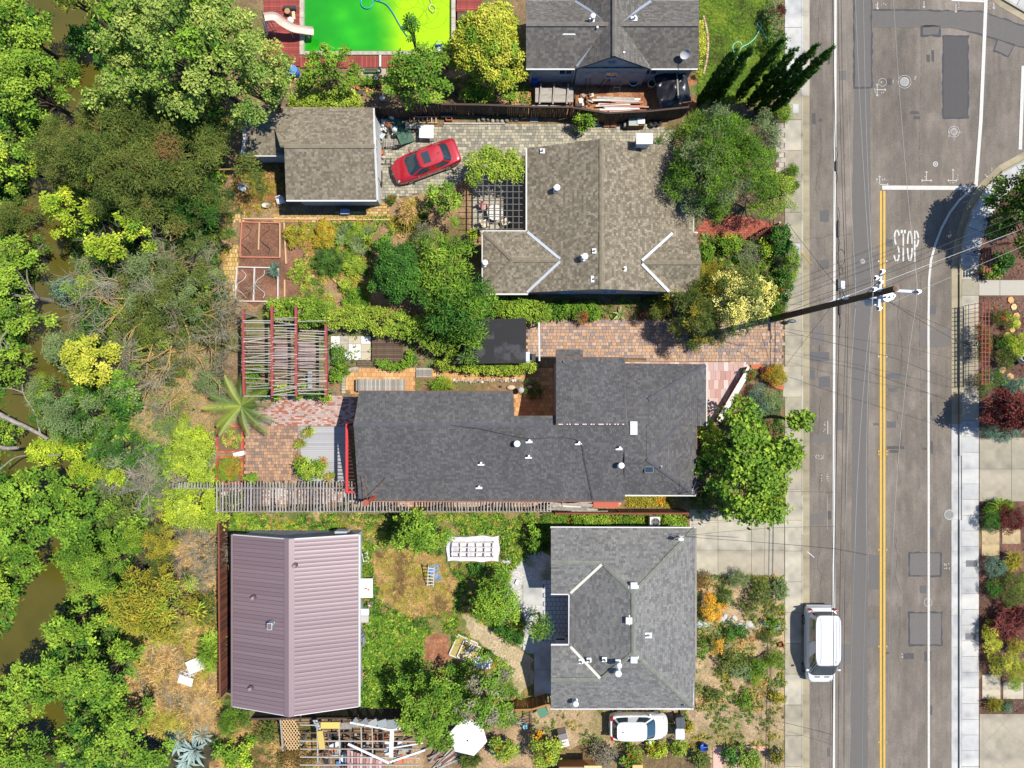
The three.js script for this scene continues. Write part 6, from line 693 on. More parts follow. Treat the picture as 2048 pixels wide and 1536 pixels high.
// east gardens
T('dark green corner tree casting shade over the kerb', 2052,412,70,84,6, { tight: 1, pal: 'mid', s: 0.32, lr: 0.24, k: 44, pal2: 'olive', p2: 0.35, base: 0.1, dens: 1.5 }); S('green hedge shrub below the corner tree', 1985,545,26,14,1.1, { pal: 'bright', s: 0.24, pal2: 'deep', p2: 0.3 }); S('dark shrub between the corner tree and the bench', 2010,520,20,20,1, { pal: 'deep', s: 0.24 }); T('maroon leaved round tree beside the cream driveway', 2014,820,52,42,3.6, { tight: 1, pal: 'maroon', s: 0.28, lr: 0.3, k: 22, dens: 1.4 });
for (const [px, py, rx, ry, h, p, o, lab] of [[1985,862,22,12,0.7, 'blueg', {}, 'blue green mound below the maroon tree'],[2022,864,24,12,0.7, 'blueg', {}, 'second blue green mound below the maroon tree'],[1999,632,14,16,0.9, 'deep', { fl: 'red', fd: 0.3 }, 'rose bush with red blooms at the trellis top'],[2024,645,12,18,0.9, 'lime', {}, 'lime shrub on the flagstone ring'],[2012,685,18,16,0.8, 'mid', {}, 'green shrub north of the dark urn'],[2034,690,26,20,1.1, 'lime', { pal2: 'bright' }, 'bright lime mound beside the dark urn'],[2010,722,16,20,0.8, 'olive', {}, 'olive shrub west of the dark urn'],[1990,755,22,18,0.7, 'mid', { pal2: 'blueg', p2: 0.4 }, 'green edging shrub south of the flagstones'],[2032,770,24,14,0.7, 'blueg', {}, 'grey blue low shrub near the maroon tree'],[1965,690,7,40,1.4, 'deep', { fl: 'red', fd: 0.35 }, 'climbing red rose on the rusty trellis'],[1963,770,8,22,0.9, 'olive', {}, 'low shrub at the south end of the rusty trellis'],[1978,1012,12,8,0.5, 'mid', { leaf: 'grass', s: 0.5 }, 'small green grass tuft below the cream driveway'],[2004,1012,16,12,0.6, 'bright', { leaf: 'spike', s: 0.5 }, 'lime spiky tuft below the cream driveway'],[2020,1038,30,22,1.4, 'maroon', {}, 'maroon leaved bush over the tan stepping slabs'],[1985,1040,18,20,1.1, 'deep', {}, 'dark green bush west of the maroon bush'],[1992,1134,23,20,0.9, 'blueg', {}, 'large blue green mound in the mulch'],[2022,1122,14,12,0.6, 'gold', { leaf: 'spike', s: 0.45 }, 'yellow striped spiky plant beside the blue mound'],[2032,1180,30,34,1.3, 'olive', { pal2: 'bright' }, 'wide olive shrub south of the blue mound'],[1990,1180,14,14,0.9, 'deep', {}, 'dark round shrub casting shade on the sidewalk'],[2008,1252,28,22,0.9, 'maroon', { leaf: 'spike', s: 0.6, mat: LD }, 'dark red spiky flax between the yellow flowers'],[2036,1228,16,12,0.8, 'maroon', { leaf: 'spike', s: 0.6, mat: LD }, 'smaller dark red flax behind the first'],[1984,1275,19,32,0.9, 'lemon', { leaf: 'flower', s: 0.2 }, 'yellow flowering drift beside the dark red flax'],[2026,1335,34,34,1.6, 'lemon', { pal2: 'bright' }, 'large yellow green shrub over the cream slabs'],[2030,1290,20,16,0.8, 'gold', {}, 'gold green shrub above the large yellow one'],[1985,1408,12,9,0.4, 'gold', { leaf: 'grass', s: 0.5, pal2: 'straw' }, 'tan grass tuft by the scored driveway'],[2010,1412,12,11,0.6, 'deep', { pal2: 'blueg' }, 'silvery dark shrub by the scored driveway']]) S(lab, px, py, rx * 1.2, ry * 1.2, h * 1.1, { pal: p, leaf: 'tiny', s: 0.26, dens: 1.4, lr: 0.4, ...o });
// bare and special plants
function bare(label, px, py, h, R, n, m, twigs, o = {}) { const g0 = G(wx(px), wz(py)), c = at(px, py, g0), t = thing('bare_tree', label, 'tree', [c.x, G(c.x, c.z), c.z],0, o.group), g = [], ms = [], cs = []; const grow = (p, d, l, r, k) => { const q = p.clone().addScaledVector(d, l), mid = p.clone().lerp(q, 0.5).add(new V3(rr(-1,1), rr(-0.4,0.6), rr(-1,1)).multiplyScalar(l * 0.12)); g.push(taper([p, mid, q], r, r * 0.62,5)); if (k <= 0) { for (let i = 0; i < twigs; i++) { ms.push(TRS(q.clone().add(new V3(rr(-1,1), rr(-0.5,0.5), rr(-1,1)).multiplyScalar(0.5)), qe(rr(-0.9,0.9), rr(0,6.3), rr(-0.9,0.9)), new V3(1,1,1).multiplyScalar(rr(0.35,0.75)))); cs.push(vary(cmix(...PAL[o.tp || 'dust'], rnd()),0.2)); } return; } for (let i = 0; i < 3; i++) { const e = d.clone().add(new V3(rr(-0.8,0.8), rr(-0.35,0.3), rr(-0.8,0.8))).normalize(); grow(q, e, l * rr(0.55,0.85), r * 0.6, k - 1); } }; for (let i = 0; i < n; i++) { const a = (o.a0 || 0) + i / n * (o.arc || 2 * PI) + rr(-0.25,0.25), d = new V3(Math.cos(a), h / R * rr(0.5,0.9), Math.sin(a)).normalize(); grow(new V3(0, (o.y || 0.3),0), d, Math.hypot(h, R) * 0.38, o.r || 0.11, o.lv ?? 2); } part('trunk', merge(g), m, t); if (ms.length) inst('twigs', LEAF.twig, LD, ms, cs, t); return t; }
bare('dead tree with yellow tan limbs sprawling beside the garden', 358,640,3.6,5,9, PALEBARK, 1, { r: 0.1 }); bare('dead tan limbed tree spreading over the dry bank', 380,700,2.6,5.2,8, PALEBARK, 1, { r: 0.085 }); bare('grey twiggy dead tree above the vegetable garden path', 322,570,4,4.2,8, PALEBARK, 1, { r: 0.1 }); bare('grey brush heap beside the ivy mound', 268,945,1.4,2.4,11, GREYBARK, 1, { r: 0.05, lv: 1 }); bare('second grey brush heap nearer the slatted arbor', 300,978,1.1,2.2,10, GREYBARK, 1, { r: 0.05, lv: 1 }); bare('dry grey twigs on the bank by the stained fence', 395,1100,1.2,2.2,8, GREYBARK, 1, { r: 0.04 }); bare('leafless white limbs on the west bank of the wide reach', 40,640,4,4,5, GREYBARK, 0, { r: 0.07 });
S('sparse grey green foliage around the grey dead tree', 328,566,112,92,4.6, { pal: 'olive', leaf: 'fine', s: 0.38, k: 44, lr: 0.19, dens: 1.05, pal2: 'greyg', p2: 0.4 }); S('sparse grey green foliage under the sprawling dead limbs', 286,655,104,58,2.9, { pal: 'olive', leaf: 'fine', s: 0.34, k: 34, lr: 0.18, dens: 0.9, pal2: 'vine', p2: 0.25 }); S('dusty olive scrub around the sprawling dead limbs', 425,660,48,40,2, { pal: 'olive', leaf: 'fine', s: 0.32, k: 16, dens: 0.7, pal2: 'dust' }); S('dusty scrub beside the palm', 420,765,44,24,1.8, { pal: 'greyg', leaf: 'fine', s: 0.32, k: 14, dens: 0.7, pal2: 'dust' });
{ const o = at(-30,812,1.5), t = thing('fallen_trunk', 'fallen white tree trunk lying over the creek', 'fallen tree', [o.x, -1.6, o.z]); const c = (px, py, h) => at(px, py, h).sub(t.position); part('log', merge([taper([c(-40,808,1.2), c(20,840,0.8), c(60,858,0.4), c(95,878,0)],0.2,0.12,8), taper([c(80,868,0.2), c(70,828,1), c(45,785,1.6), c(44,768,1.8)],0.07,0.03), taper([c(45,785,1.6), c(25,778,1.6), c(0,776,1.4)],0.05,0.03), taper([c(0,895,0.2), c(20,897,0.2), c(36,895,0.1)],0.16,0.12), taper([c(0,938,0.3), c(30,915,0.4), c(52,911,0.3)],0.06,0.04), taper([c(90,912,0), c(120,910,0.2)],0.07,0.06)]), GREYBARK, t); }
{ const o = at(243,1472,-0.3); solo('fallen_trunk', 'short grey log lying beside the straw slope', 'log', taper([new V3(0,0.3,0), new V3(0.6,0.3,0.15), new V3(1.3,0.3,0.45)],0.12,0.1,8), GREYBARK, o); solo('fallen_trunk', 'thin white pole trunk angled over the creek', 'log', taper([at(54,527,-1).sub(o), at(70,506,-0.6).sub(o), at(86,488,-0.2).sub(o)],0.06,0.04), GREYBARK, o); }
function palm(label, px, py, h, n, len) { const c = at(px, py, h), t = thing('palm_tree', label, 'palm', [c.x, 0, c.z]); part('trunk', taper([new V3(0,-0.2,0), new V3(0.05, h * 0.5,0), new V3(0, h, 0)],0.26,0.2,9), BARK, t); const leafG = (() => { const pos = []; for (let i = 0; i < 26; i++) { const s = i / 26, x = s * len, y = 0.9 * Math.sin(s * 1.7) * 0.5 - s * s * 1.1, l = 0.5 * Math.sin(PI * (0.12 + s * 0.86)) + 0.06; for (const sd of [-1,1]) { const a = [x, y, 0], b = [x + 0.085, y, 0.0], tp = [x + l * 0.8, y - l * 0.4, sd * l * 0.8]; pos.push(...a, ...(sd > 0 ? tp : b), ...(sd > 0 ? b : tp)); } pos.push(x, y + 0.01,-0.02, x + len / 30, y - 0.01,0.02, x, y + 0.01,0.02); } const g = new THREE.BufferGeometry(); g.setAttribute('position', new THREE.Float32BufferAttribute(pos, 3)); g.computeVertexNormals(); return g; })(); for (let i = 0; i < n; i++) { const m = part('frond', leafG, new THREE.MeshPhysicalMaterial({ color: vary(cmix(lit(84,116,30), lit(160,174,58), rnd()),0.15), roughness: 0.6, transmission: 0.2, thickness: 0, side: THREE.DoubleSide }), t); m.position.set(0, h, 0); m.rotation.set(0, i / n * 2 * PI + rr(-0.2,0.2), rr(-0.15,0.5), 'YXZ'); m.scale.setScalar(rr(0.8,1.1)); } }
palm('feather palm with arching yellow green fronds by the brick patio', 482,812,2.2,12,2.3);
function agave(label, px, py, s, n, col, group) { const c = at(px, py, 0.2), gy = G(c.x, c.z), t = thing('agave', label, 'agave', [c.x, gy, c.z], rr(0,6), group); const pos = []; const N = 6; const rows = []; for (let i = 0; i <= N; i++) { const u = i / N, w = 0.075 * Math.sin(PI * (0.22 + 0.76 * u)) + 0.004, x = u, y = 0.28 * Math.sin(u * 2.2) - 0.1 * u * u; rows.push([new V3(x, y + 0.03,-w), new V3(x, y, 0), new V3(x, y + 0.03, w)]); } const g = ringLoft(rows, false); const m = M(col, 0.6, { side: THREE.DoubleSide }); for (let i = 0; i < n; i++) { const l = part('leaf', g, m, t); const k = s * lerp(0.45,1, i / n); l.scale.set(k, k, k * 1.2); l.position.y = 0.08; l.rotation.set(0, i * 2.4, lerp(1.0,0.02, i / n), 'YXZ'); } }
for (const [px, py, s, lab] of [[388,1500,1.5, 'largest blue grey agave at the foot of the straw slope'],[360,1482,1.2, 'blue grey agave uphill beside the largest one'],[404,1470,1.1, 'blue grey agave nearest the straw slope'],[372,1525,1.1, 'blue grey agave in the shade at the bottom'],[398,1412,0.8, 'small blue grey agave with a dead flower stalk'],[350,1465,0.9, 'blue grey agave half under the green bank tree']]) agave(lab, px, py, s, 22, lit(150,172,164), 'agaves below the straw slope');
agave('dark potted agave below the pool slide', 586,82,0.55,14, lit(96,120,90)); agave('green aloe rosette with arching leaves by the paved driveway', 1240,628,0.75,12, lit(150,170,96));
// loose ground plants nobody could count
function scatter(name, label, poly, n, leaf, pals, s0, s1, mat = LM, mask, ex = []) { const b = [1e9,1e9,-1e9,-1e9]; for (const p of poly) { b[0] = Math.min(b[0], p[0]); b[1] = Math.min(b[1], p[1]); b[2] = Math.max(b[2], p[0]); b[3] = Math.max(b[3], p[1]); } const ms = [], cs = []; for (let i = 0; i < n; i++) { const px = rr(b[0], b[2]), py = rr(b[1], b[3]), nz = fbm(px / 22 + 3, py / 22 + 8,3); if (!inPoly(px, py, poly) || ex.some(e => inPoly(px, py, e)) || (mask && nz < mask * rr(0.8,1.2))) continue; const x = wx(px), z = wz(py), y = G(x, z), s = rr(s0, s1), P = PAL[pals[Math.floor(clamp(fbm(px / 40 + 60, py / 40,2) * 1.8 - 0.4 + rr(-0.25,0.25),0,0.999) * pals.length)]]; ms.push(TRS(new V3(x, y + s * 0.12, z), qe(rr(-0.3,0.3), rr(0,6.3), rr(-0.3,0.3)), new V3(s, s, s))); cs.push(vary(cmix(P[0], P[1], rnd()),0.18)); } leafCount += ms.length; return tag(inst(numbered(name), LEAF[leaf], mat, ms, cs, scene), label); }
const EY = [[456,1030],[1102,1030],[1102,1090],[1060,1110],[1040,1180],[1075,1300],[1040,1420],[722,1420],[722,1065],[456,1062]];
const GRV = [[1012,1120],[1075,1095],[1102,1110],[1102,1420],[1040,1400],[1020,1330],[925,1265],[920,1225],[985,1255],[1040,1285],[1050,1240],[1010,1220]], FRM = [[884,1064],[1008,1064],[1008,1130],[884,1130]], DRY = [[745,1115],[800,1095],[880,1110],[915,1160],[905,1220],[830,1230],[760,1190]], RED = [[842,1268],[905,1262],[915,1330],[845,1350]], SLB = [[[1959,1050],[2046,1050],[2046,1115],[1959,1115]],[[1960,1345],[2050,1345],[2050,1402],[1960,1402]],[[1956,558],[2100,558],[2100,594],[1956,594]],[[1956,872],[2100,872],[2100,1006],[1956,1006]]];
scatter('weeds', 'leafy green weeds across the yard of the metal roofed building', EY, 20000, 'mid', ['vine', 'mid', 'bright', 'deep', 'mid', 'deep', 'mid'],0.13,0.34, LM, 0.47,[GRV, DRY, RED, FRM]); scatter('grass', 'coarse grass across the yard of the metal roofed building', EY, 7000, 'grass', ['straw', 'gold', 'mid', 'straw', 'olive'],0.14,0.34, LM, 0.4,[GRV, RED, FRM]);
scatter('weeds', 'thick green weeds between the metal roof and the large glossy tree', [[722,1240],[800,1225],[850,1260],[835,1350],[800,1420],[722,1425]],5000, 'mid', ['mid', 'bright', 'deep', 'vine', 'mid'],0.16,0.38, LM, 0.36); scatter('weeds', 'thick green weeds around the cold frame', [[900,1030],[1090,1030],[1085,1085],[1010,1150],[960,1160],[900,1060]],2600, 'mid', ['mid', 'deep', 'vine', 'mid'],0.14,0.36, LM, 0.42,[[[886,1066],[1006,1066],[1006,1128],[886,1128]]]);
scatter('dry_grass', 'orange dry grass patch around the aluminium ladder', [[745,1110],[800,1092],[880,1110],[915,1160],[905,1220],[830,1235],[760,1195]],2600, 'grass', ['rust', 'straw', 'gold', 'straw'],0.14,0.34, LD); scatter('dry_grass', 'golden straw grass on the slope by the stained fence', [[250,1190],[330,1130],[400,1040],[436,1040],[438,1430],[420,1470],[330,1470],[262,1440],[262,1320]],6500, 'grass', ['straw', 'dust', 'straw', 'rust', 'straw', 'gold'],0.25,0.6, LD, 0.2); scatter('dry_grass', 'pale dry grass and twigs around the sprawling dead tree', [[270,760],[330,700],[430,690],[430,860],[330,880],[280,860]],2600, 'twig', ['straw', 'dust', 'straw', 'olive'],0.25,0.6, LD);
scatter('undergrowth', 'low green undergrowth on the creek banks', [[60,-20],[440,-20],[440,330],[430,760],[260,1120],[250,1540],[-60,1540],[-60,-20]],17000, 'mid', ['deep', 'mid', 'olive', 'deep', 'bright'],0.3,0.7, LM, 0.36); scatter('undergrowth', 'leaf litter greens on the straw slope edges', [[330,850],[430,850],[435,1100],[380,1200],[300,1160]],1500, 'mid', ['olive', 'gold', 'vine', 'dust'],0.2,0.4, LM);
scatter('grass', 'short mown grass of the front lawn', [[1400,-60],[1545,-60],[1545,205],[1395,205]],22000, 'grass', ['olive', 'bright', 'mid', 'vine'],0.06,0.13, LM); scatter('weeds', 'weeds and herbs in the vegetable garden', [[600,440],[800,430],[860,420],[860,480],[745,500],[740,610],[600,612]],3800, 'mid', ['gold', 'vine', 'olive', 'bright', 'straw'],0.1,0.26, LM, 0.4); scatter('weeds', 'dry weeds around the straw coloured path', [[440,330],[575,330],[572,425],[470,430],[440,610]],1300, 'grass', ['straw', 'gold', 'olive'],0.14,0.34, LM, 0.4);
scatter('weeds', 'sparse weeds over the sandy front yard', [[1392,1150],[1570,1150],[1570,1420],[1392,1420]],3400, 'mid', ['olive', 'gold', 'greyg', 'mid', 'straw'],0.09,0.24, LM, 0.48); scatter('weeds', 'sparse weeds on the dirt drive beside the hatchback', [[1065,1418],[1570,1418],[1570,1500],[1065,1500]],1700, 'mid', ['mid', 'olive', 'gold'],0.08,0.22, LM, 0.54); scatter('weeds', 'shade plants in the front garden under the street tree', [[1396,850],[1566,780],[1566,1036],[1396,1036]],1700, 'mid', ['deep', 'olive', 'rust', 'mid'],0.1,0.3, LM, 0.46); scatter('weeds', 'mixed low plants in the brown house front garden', [[1400,470],[1560,470],[1560,640],[1410,640]],1800, 'mid', ['greyg', 'mid', 'olive', 'bright'],0.1,0.3, LM, 0.42); scatter('weeds', 'scrappy weeds among the clutter behind the pool fence', [[570,150],[1060,150],[1060,205],[570,205]],1500, 'mid', ['vine', 'mid', 'straw', 'bright'],0.1,0.28, LM, 0.5); scatter('weeds', 'dry weeds beside the wooden lattice', [[440,1430],[640,1450],[640,1536],[440,1536]],1300, 'grass', ['straw', 'rust', 'olive', 'straw'],0.2,0.4, LD, 0.35); scatter('bark_mulch', 'brown bark chips and low plants in the east garden beds', [[1960,440],[2100,440],[2100,1425],[1960,1425]],5000, 'mid', ['maroon', 'rust', 'maroon', 'rust', 'dust'],0.05,0.12, LD, 0, SLB); scatter('weeds', 'grass strip between slatted arbor and light grey roof', [[1100,1028],[1370,1028],[1370,1052],[1100,1052]],700, 'mid', ['bright', 'gold', 'mid'],0.12,0.3, LM); scatter('weeds', 'golden dry plants at the narrow strip beside the charcoal roof', [[1252,990],[1345,990],[1340,1012],[1252,1012]],260, 'mid', ['gold', 'orange'],0.12,0.24, LM); scatter('weeds', 'low plants between driveway and brown house wall', [[1100,600],[1340,596],[1340,636],[1100,636]],500, 'mid', ['olive', 'mid', 'rust'],0.1,0.26, LM, 0.4); scatter('weeds', 'fallen leaf litter and weeds beside the weathered deck', [[640,640],[880,650],[880,735],[650,735]],500, 'mid', ['olive', 'mid', 'rust'],0.08,0.22, LM, 0.45);
// ---------- fences, decks, arbors ----------
srand(6060);
function fence(name, label, pts, h, mats, o = {}) { // pts surveyed at the fence top
  const P = pts.map(p => at(p[0], p[1], h)), t = thing(name, label, 'fence', [P[0].x, 0, P[0].z]), B = t.position, w = o.w || 0.14; let run = 0;
  for (let i = 0; i + 1 < P.length; i++) { const a = P[i].clone().setY(0).sub(new V3(B.x, 0, B.z)), b = P[i + 1].clone().setY(0).sub(new V3(B.x, 0, B.z)), l = a.distanceTo(b), d = b.clone().sub(a).divideScalar(l), ry = Math.atan2(-d.z, d.x), n = Math.floor(l / w), nn = new V3(-d.z, 0, d.x);
    for (let k = 0; k < n; k++) { const p = a.clone().addScaledVector(d, (k + 0.5) * w), hh = h * (1 - (o.rag || 0.02) * rnd()); bx('board', t, pick(mats), w - 0.008, hh, 0.022, p.x, hh / 2, p.z, ry, rr(-0.015,0.015), rr(-0.01,0.01)); }
    for (const y of [0.35, h - 0.3]) beam('rail', t, mats[0], a.clone().add(nn.clone().multiplyScalar(0.05 * (o.side || 1))).setY(y), b.clone().add(nn.clone().multiplyScalar(0.05 * (o.side || 1))).setY(y),0.05,0.09); if (o.cap) beam('cap_rail', t, mats[2] || mats[0], a.clone().setY(h + 0.02), b.clone().setY(h + 0.02),0.12,0.035);
    const np = Math.max(1, Math.round(l / 2.2)); for (let k = 0; k <= np; k++) { if (i && !k) continue; const p = a.clone().lerp(b, k / np).addScaledVector(nn, 0.09 * (o.side || 1)); bx('post', t, mats[1] || mats[0],0.1, h + 0.06,0.1, p.x, (h + 0.06) / 2, p.z, ry); } }
  return t;
}
fence('wooden_fence', 'weathered dark board fence curving between the grey house and the paved drive', [[744,212],[790,220],[850,208],[960,209],[1060,213],[1140,214],[1216,226],[1300,222],[1378,214]],1.9, DARKWOODS, { cap: 1, side: -1 });
fence('wooden_fence', 'red stained board fence between the straw slope and the metal roofed building', [[437,1032],[438,1200],[440,1398]],1.7, REDWOODS, { cap: 1 });
fence('wooden_fence', 'dark brown fence at the south end of the metal roofed building', [[500,1438],[600,1437],[715,1437],[828,1438]],1.7, DARKWOODS, { cap: 1 });
fence('wooden_fence', 'short golden board fence beside the green bin', [[1030,1420],[1064,1419],[1100,1408]],1.7,[L(150,100,48), L(130,84,40), L(168,118,60)], { cap: 1 });
fence('wooden_fence', 'reddish board fence between charcoal roof and air conditioner', [[1110,1027],[1240,1027],[1378,1027]],1.8, REDWOODS, { cap: 1 });
function deckBoards(parent, name, x0, y0, x1, y1, h, alongX, pitch, mats, t = 0.04) { const X0 = wx(x0, h), X1 = wx(x1, h), Z0 = wz(y0, h), Z1 = wz(y1, h), n = Math.round((alongX ? Z1 - Z0 : X1 - X0) / pitch), p = parent.position; for (let k = 0; k < n; k++) { const c = (k + 0.5) * pitch; if (alongX) bx(name, parent, pick(mats), X1 - X0 + rr(-0.03,0.02), t, pitch - 0.012, (X0 + X1) / 2 - p.x, h - t / 2 - p.y + rr(-0.004,0.004), Z0 + c - p.z); else bx(name, parent, pick(mats), pitch - 0.012, t, Z1 - Z0 + rr(-0.03,0.02), X0 + c - p.x, h - t / 2 - p.y + rr(-0.004,0.004), (Z0 + Z1) / 2 - p.z); } }
const REDDECK = [[196,84,72],[184,76,66],[206,96,82],[176,72,62]].map(c => L(...c, 0.8, { map: T_WOOD }));
{ // pool with deck
  const t = thing('swimming_pool', 'swimming pool of vivid green algae water', 'pool', [wx(757),-0.2, wz(20)]), lp = p => p.map(q => [q[0] - t.position.x, q[1] - t.position.z]);
  const wt = tex(1024,1024, (i, j) => { const x = i / 1024, y = j / 1024, e = sstep(0.42,0.66, x + 0.12 * (fbm(x * 5, y * 5,4) - 0.5)), n = fbm(x * 7 + 3, y * 7,4), d = sstep(0.35,0.75, fbm(x * 3 + 9, y * 3 + 2,3)); let r = lerp(lerp(26,62, d),168, e), g = lerp(lerp(146,184, d),204, e), b = lerp(22,0, e); let sw = 0; for (let k = 0; k < 16; k++) { const cx = 0.66 + 0.26 * hash2(k, 3), cy = 0.25 + 0.5 * hash2(k, 8), R = 0.08 + 0.22 * hash2(k, 5), q = Math.abs(Math.hypot((x - cx) * 1.15, y - cy) - R + 0.01 * (n - 0.5)), a = Math.atan2(y - cy, x - cx); if (q < 0.0022 && Math.sin(a + k * 2.1) > 0.15) sw = 0.2; } const v = 0.92 + 0.16 * n - sw * e; return [r * v * 0.84, g * v * 0.9, b * v]; }, false);
  const wp = lp(POOLP), w = slab(wp, 0,0.05), p = w.attributes.position, uv = w.attributes.uv; for (let i = 0; i < p.count; i++) uv.setXY(i, (p.getX(i) - wp[0][0]) / (wp[1][0] - wp[0][0]), (p.getZ(i) - wz(-120,-0.2) + t.position.z) / (wz(104) - wz(-120))); 
  part('water', w, new THREE.MeshPhysicalMaterial({ map: wt, roughness: 0.1, bumpMap: rep(T_BUMP, 3,3), bumpScale: 0.003 }), t);
  const out = PW([[600,-130],[911,-130],[911,110],[600,111]]), CP = L(226,216,200,0.85, { map: rep(T_CONC, 1,1) });
  const cop = (a, b, c, d) => { const n = Math.max(1, Math.round(Math.hypot(c - a, d - b) / 18)); }; for (let k = 0; k < 13; k++) { const y = -130 + k * 18.5; for (const x of [600,903]) slabPiece('coping_stone', lp(PW([[x, y],[x + 8, y],[x + 8, y + 18.1],[x, y + 18.1]])),0.32,0.6, CP, t); } for (let k = 0; k < 16; k++) { const x = 608.3 + k * 18.4; slabPiece('coping_stone', lp(PW([[x, 103.5],[x + 18,103.5],[x + 18,110.5],[x, 110.5]])),0.32,0.6, CP, t); }
  const d1 = thing('pool_deck', 'red painted wooden deck under the pool slide', 'deck', [wx(565),0, wz(35)]); deckBoards(d1, 'board', 528,-60,599,131,0.13, true, 0.15, REDDECK); part('joist', gbox(2.2,0.1,6.2,0,0.03,0), WOODS[0], d1);
  const d2 = thing('pool_deck', 'red painted wooden deck strip along the south pool edge', 'deck', [wx(757),0, wz(123)]); deckBoards(d2, 'board', 600,112,758,135,0.13, false, 0.15, REDDECK); deckBoards(d2, 'board', 764,112,908,135,0.13, false, 0.15, REDDECK); bx('trim_board', d2, OFFWHITE, 0.14,0.05,0.8, wx(761) - d2.position.x, 0.11,0); part('joist', gbox(10.4,0.1,0.7,0,0.03,0), WOODS[0], d2);
  const d3 = thing('pool_deck', 'red painted wooden deck corner beside the yellow green tree', 'deck', [wx(938),0, wz(5)]); deckBoards(d3, 'board', 913,-60,964,24,0.13, true, 0.15, REDDECK); part('joist', gbox(1.6,0.1,2.8,0,0.03,0), WOODS[0], d3);
  // slide
  const s = thing('pool_slide', 'beige curved pool slide running down to the green water', 'slide', at(540,45,0).setY(0.13)), PK = L(222,196,180,0.45), path = new THREE.CatmullRomCurve3([[529,36,2.2],[550,35,2.05],[566,46,1.6],[588,58,1.1],[610,62,0.65],[627,64,0.5]].map(p => at(...p).sub(s.position))); const rows = []; for (let i = 0; i <= 28; i++) { const q = path.getPoint(i / 28), d = path.getTangent(i / 28), sd = new V3(-d.z, 0, d.x).normalize(), r = []; for (const [u, v] of [[-0.3,0.16],[-0.26,0.17],[-0.22,0.02],[-0.1,0],[0.1,0],[0.22,0.02],[0.26,0.17],[0.3,0.16],[0.24,-0.03],[0,-0.04],[-0.24,-0.03]]) r.push(q.clone().addScaledVector(sd, u).add(new V3(0, v, 0))); rows.push(r); } part('chute', ringLoft(rows), PK, s); for (const u of [0.03,0.5,0.85]) { const q = path.getPoint(u); for (const z of [-0.2,0.2]) cyl('leg', s, GALV, 0.03, Math.max(0.2, q.y), q.x, q.y / 2, q.z + z, CY8); } { const q = path.getPoint(0); for (const z of [-0.26,0.26]) beam('ladder_rail', s, GALV, new V3(q.x - 0.5,0, q.z + z), new V3(q.x, q.y + 0.6, q.z + z),0.04,0.04); for (let k = 1; k < 6; k++) bx('rung', s, GALV, 0.12,0.03,0.5, q.x - 0.5 + 0.09 * k, k * 0.36, q.z); }
  const h1 = at(722,-4,-0.15); solo('pool_hose', 'blue floating pool hose looping across the green water', 'hose', tube([[760,0],[752,-6],[738,-8],[724,-2],[722,8],[728,15],[738,16],[745,8],[746,0],[758,2],[772,8],[785,24],[795,42],[806,60],[814,72]].map(p => at(p[0], p[1],-0.12).sub(h1)),0.032,6,70), L(70,160,196,0.4), h1); const h2 = at(866,2,-0.15); solo('pool_hose', 'pale tangled hose floating near the corner of the green water', 'hose', tube([[858,-6],[862,6],[858,14],[862,22],[870,22],[870,14],[862,10],[858,16],[866,26]].map(p => at(p[0], p[1],-0.12).sub(h2)),0.025,6,50), L(216,214,150,0.5), h2);
  const ld = thing('pool_ladder', 'small blue and white pool steps at the corner of the deck', 'pool steps', at(878,103,0).setY(0.12)); bx('side', ld, L(60,130,180,0.5),0.5,0.5,0.06,0,0.25,-0.2); bx('side', ld, PVC, 0.5,0.5,0.06,0,0.25,0.25); for (let k = 0; k < 4; k++) bx('step', ld, PVC, 0.12,0.04,0.4,-0.2 + k * 0.14,0.1 + k * 0.12,0.03); for (const z of [-0.2,0.25]) part('handrail', tube([new V3(-0.2,0.5, z), new V3(0,1, z), new V3(0.3,0.9, z), new V3(0.4,0.3, z)],0.025,6), GALV, ld);
}
{ // left-over things on the pool deck
  const D = 0.13; const r = thing('rug_roll', 'dark rolled rug on the red pool deck', 'rug', at(580,17,0.2).setY(D)); part('roll', new THREE.CylinderGeometry(0.14,0.14,0.85,12).rotateZ(PI / 2).translate(0,0.15,0), L(60,58,62,0.9), r); part('core', new THREE.CylinderGeometry(0.05,0.05,0.88,8).rotateZ(PI / 2).translate(0,0.15,0), L(120,110,100), r);
  const b = thing('tree_stump', 'round wooden stump table beside the rolled rug', 'stump', at(577,26,0.2).setY(D)); cyl('stump', b, WOODS[0],0.2,0.35,0,0.18,0); cyl('top', b, L(186,140,90),0.19,0.02,0,0.365,0); const w = thing('white_bag', 'crumpled white bag on the red pool deck', 'bag', at(581,42,0.1).setY(D)); part('bag', crumple(0.22,0.14,5), PVC, w); const pl = thing('plank', 'pale plank beside the wooden stump', 'plank', at(588,32,0.05).setY(D + 0.03)); bx('board', pl, L(222,200,160),0.2,0.04,0.55,0,0,0,0.1);
}
function crumple(r, h, s) { const g = new THREE.IcosahedronGeometry(1,4), p = g.attributes.position; for (let i = 0; i < p.count; i++) { const x = p.getX(i), y = p.getY(i), z = p.getZ(i), n = 0.6 + 0.8 * fbm(x * 2.5 + s * 7, z * 2.5 + y * 2 + s, 3); p.setXYZ(i, x * r * n, Math.max(0, y * h * n + h * 0.4), z * r * n); } g.computeVertexNormals(); return g; }
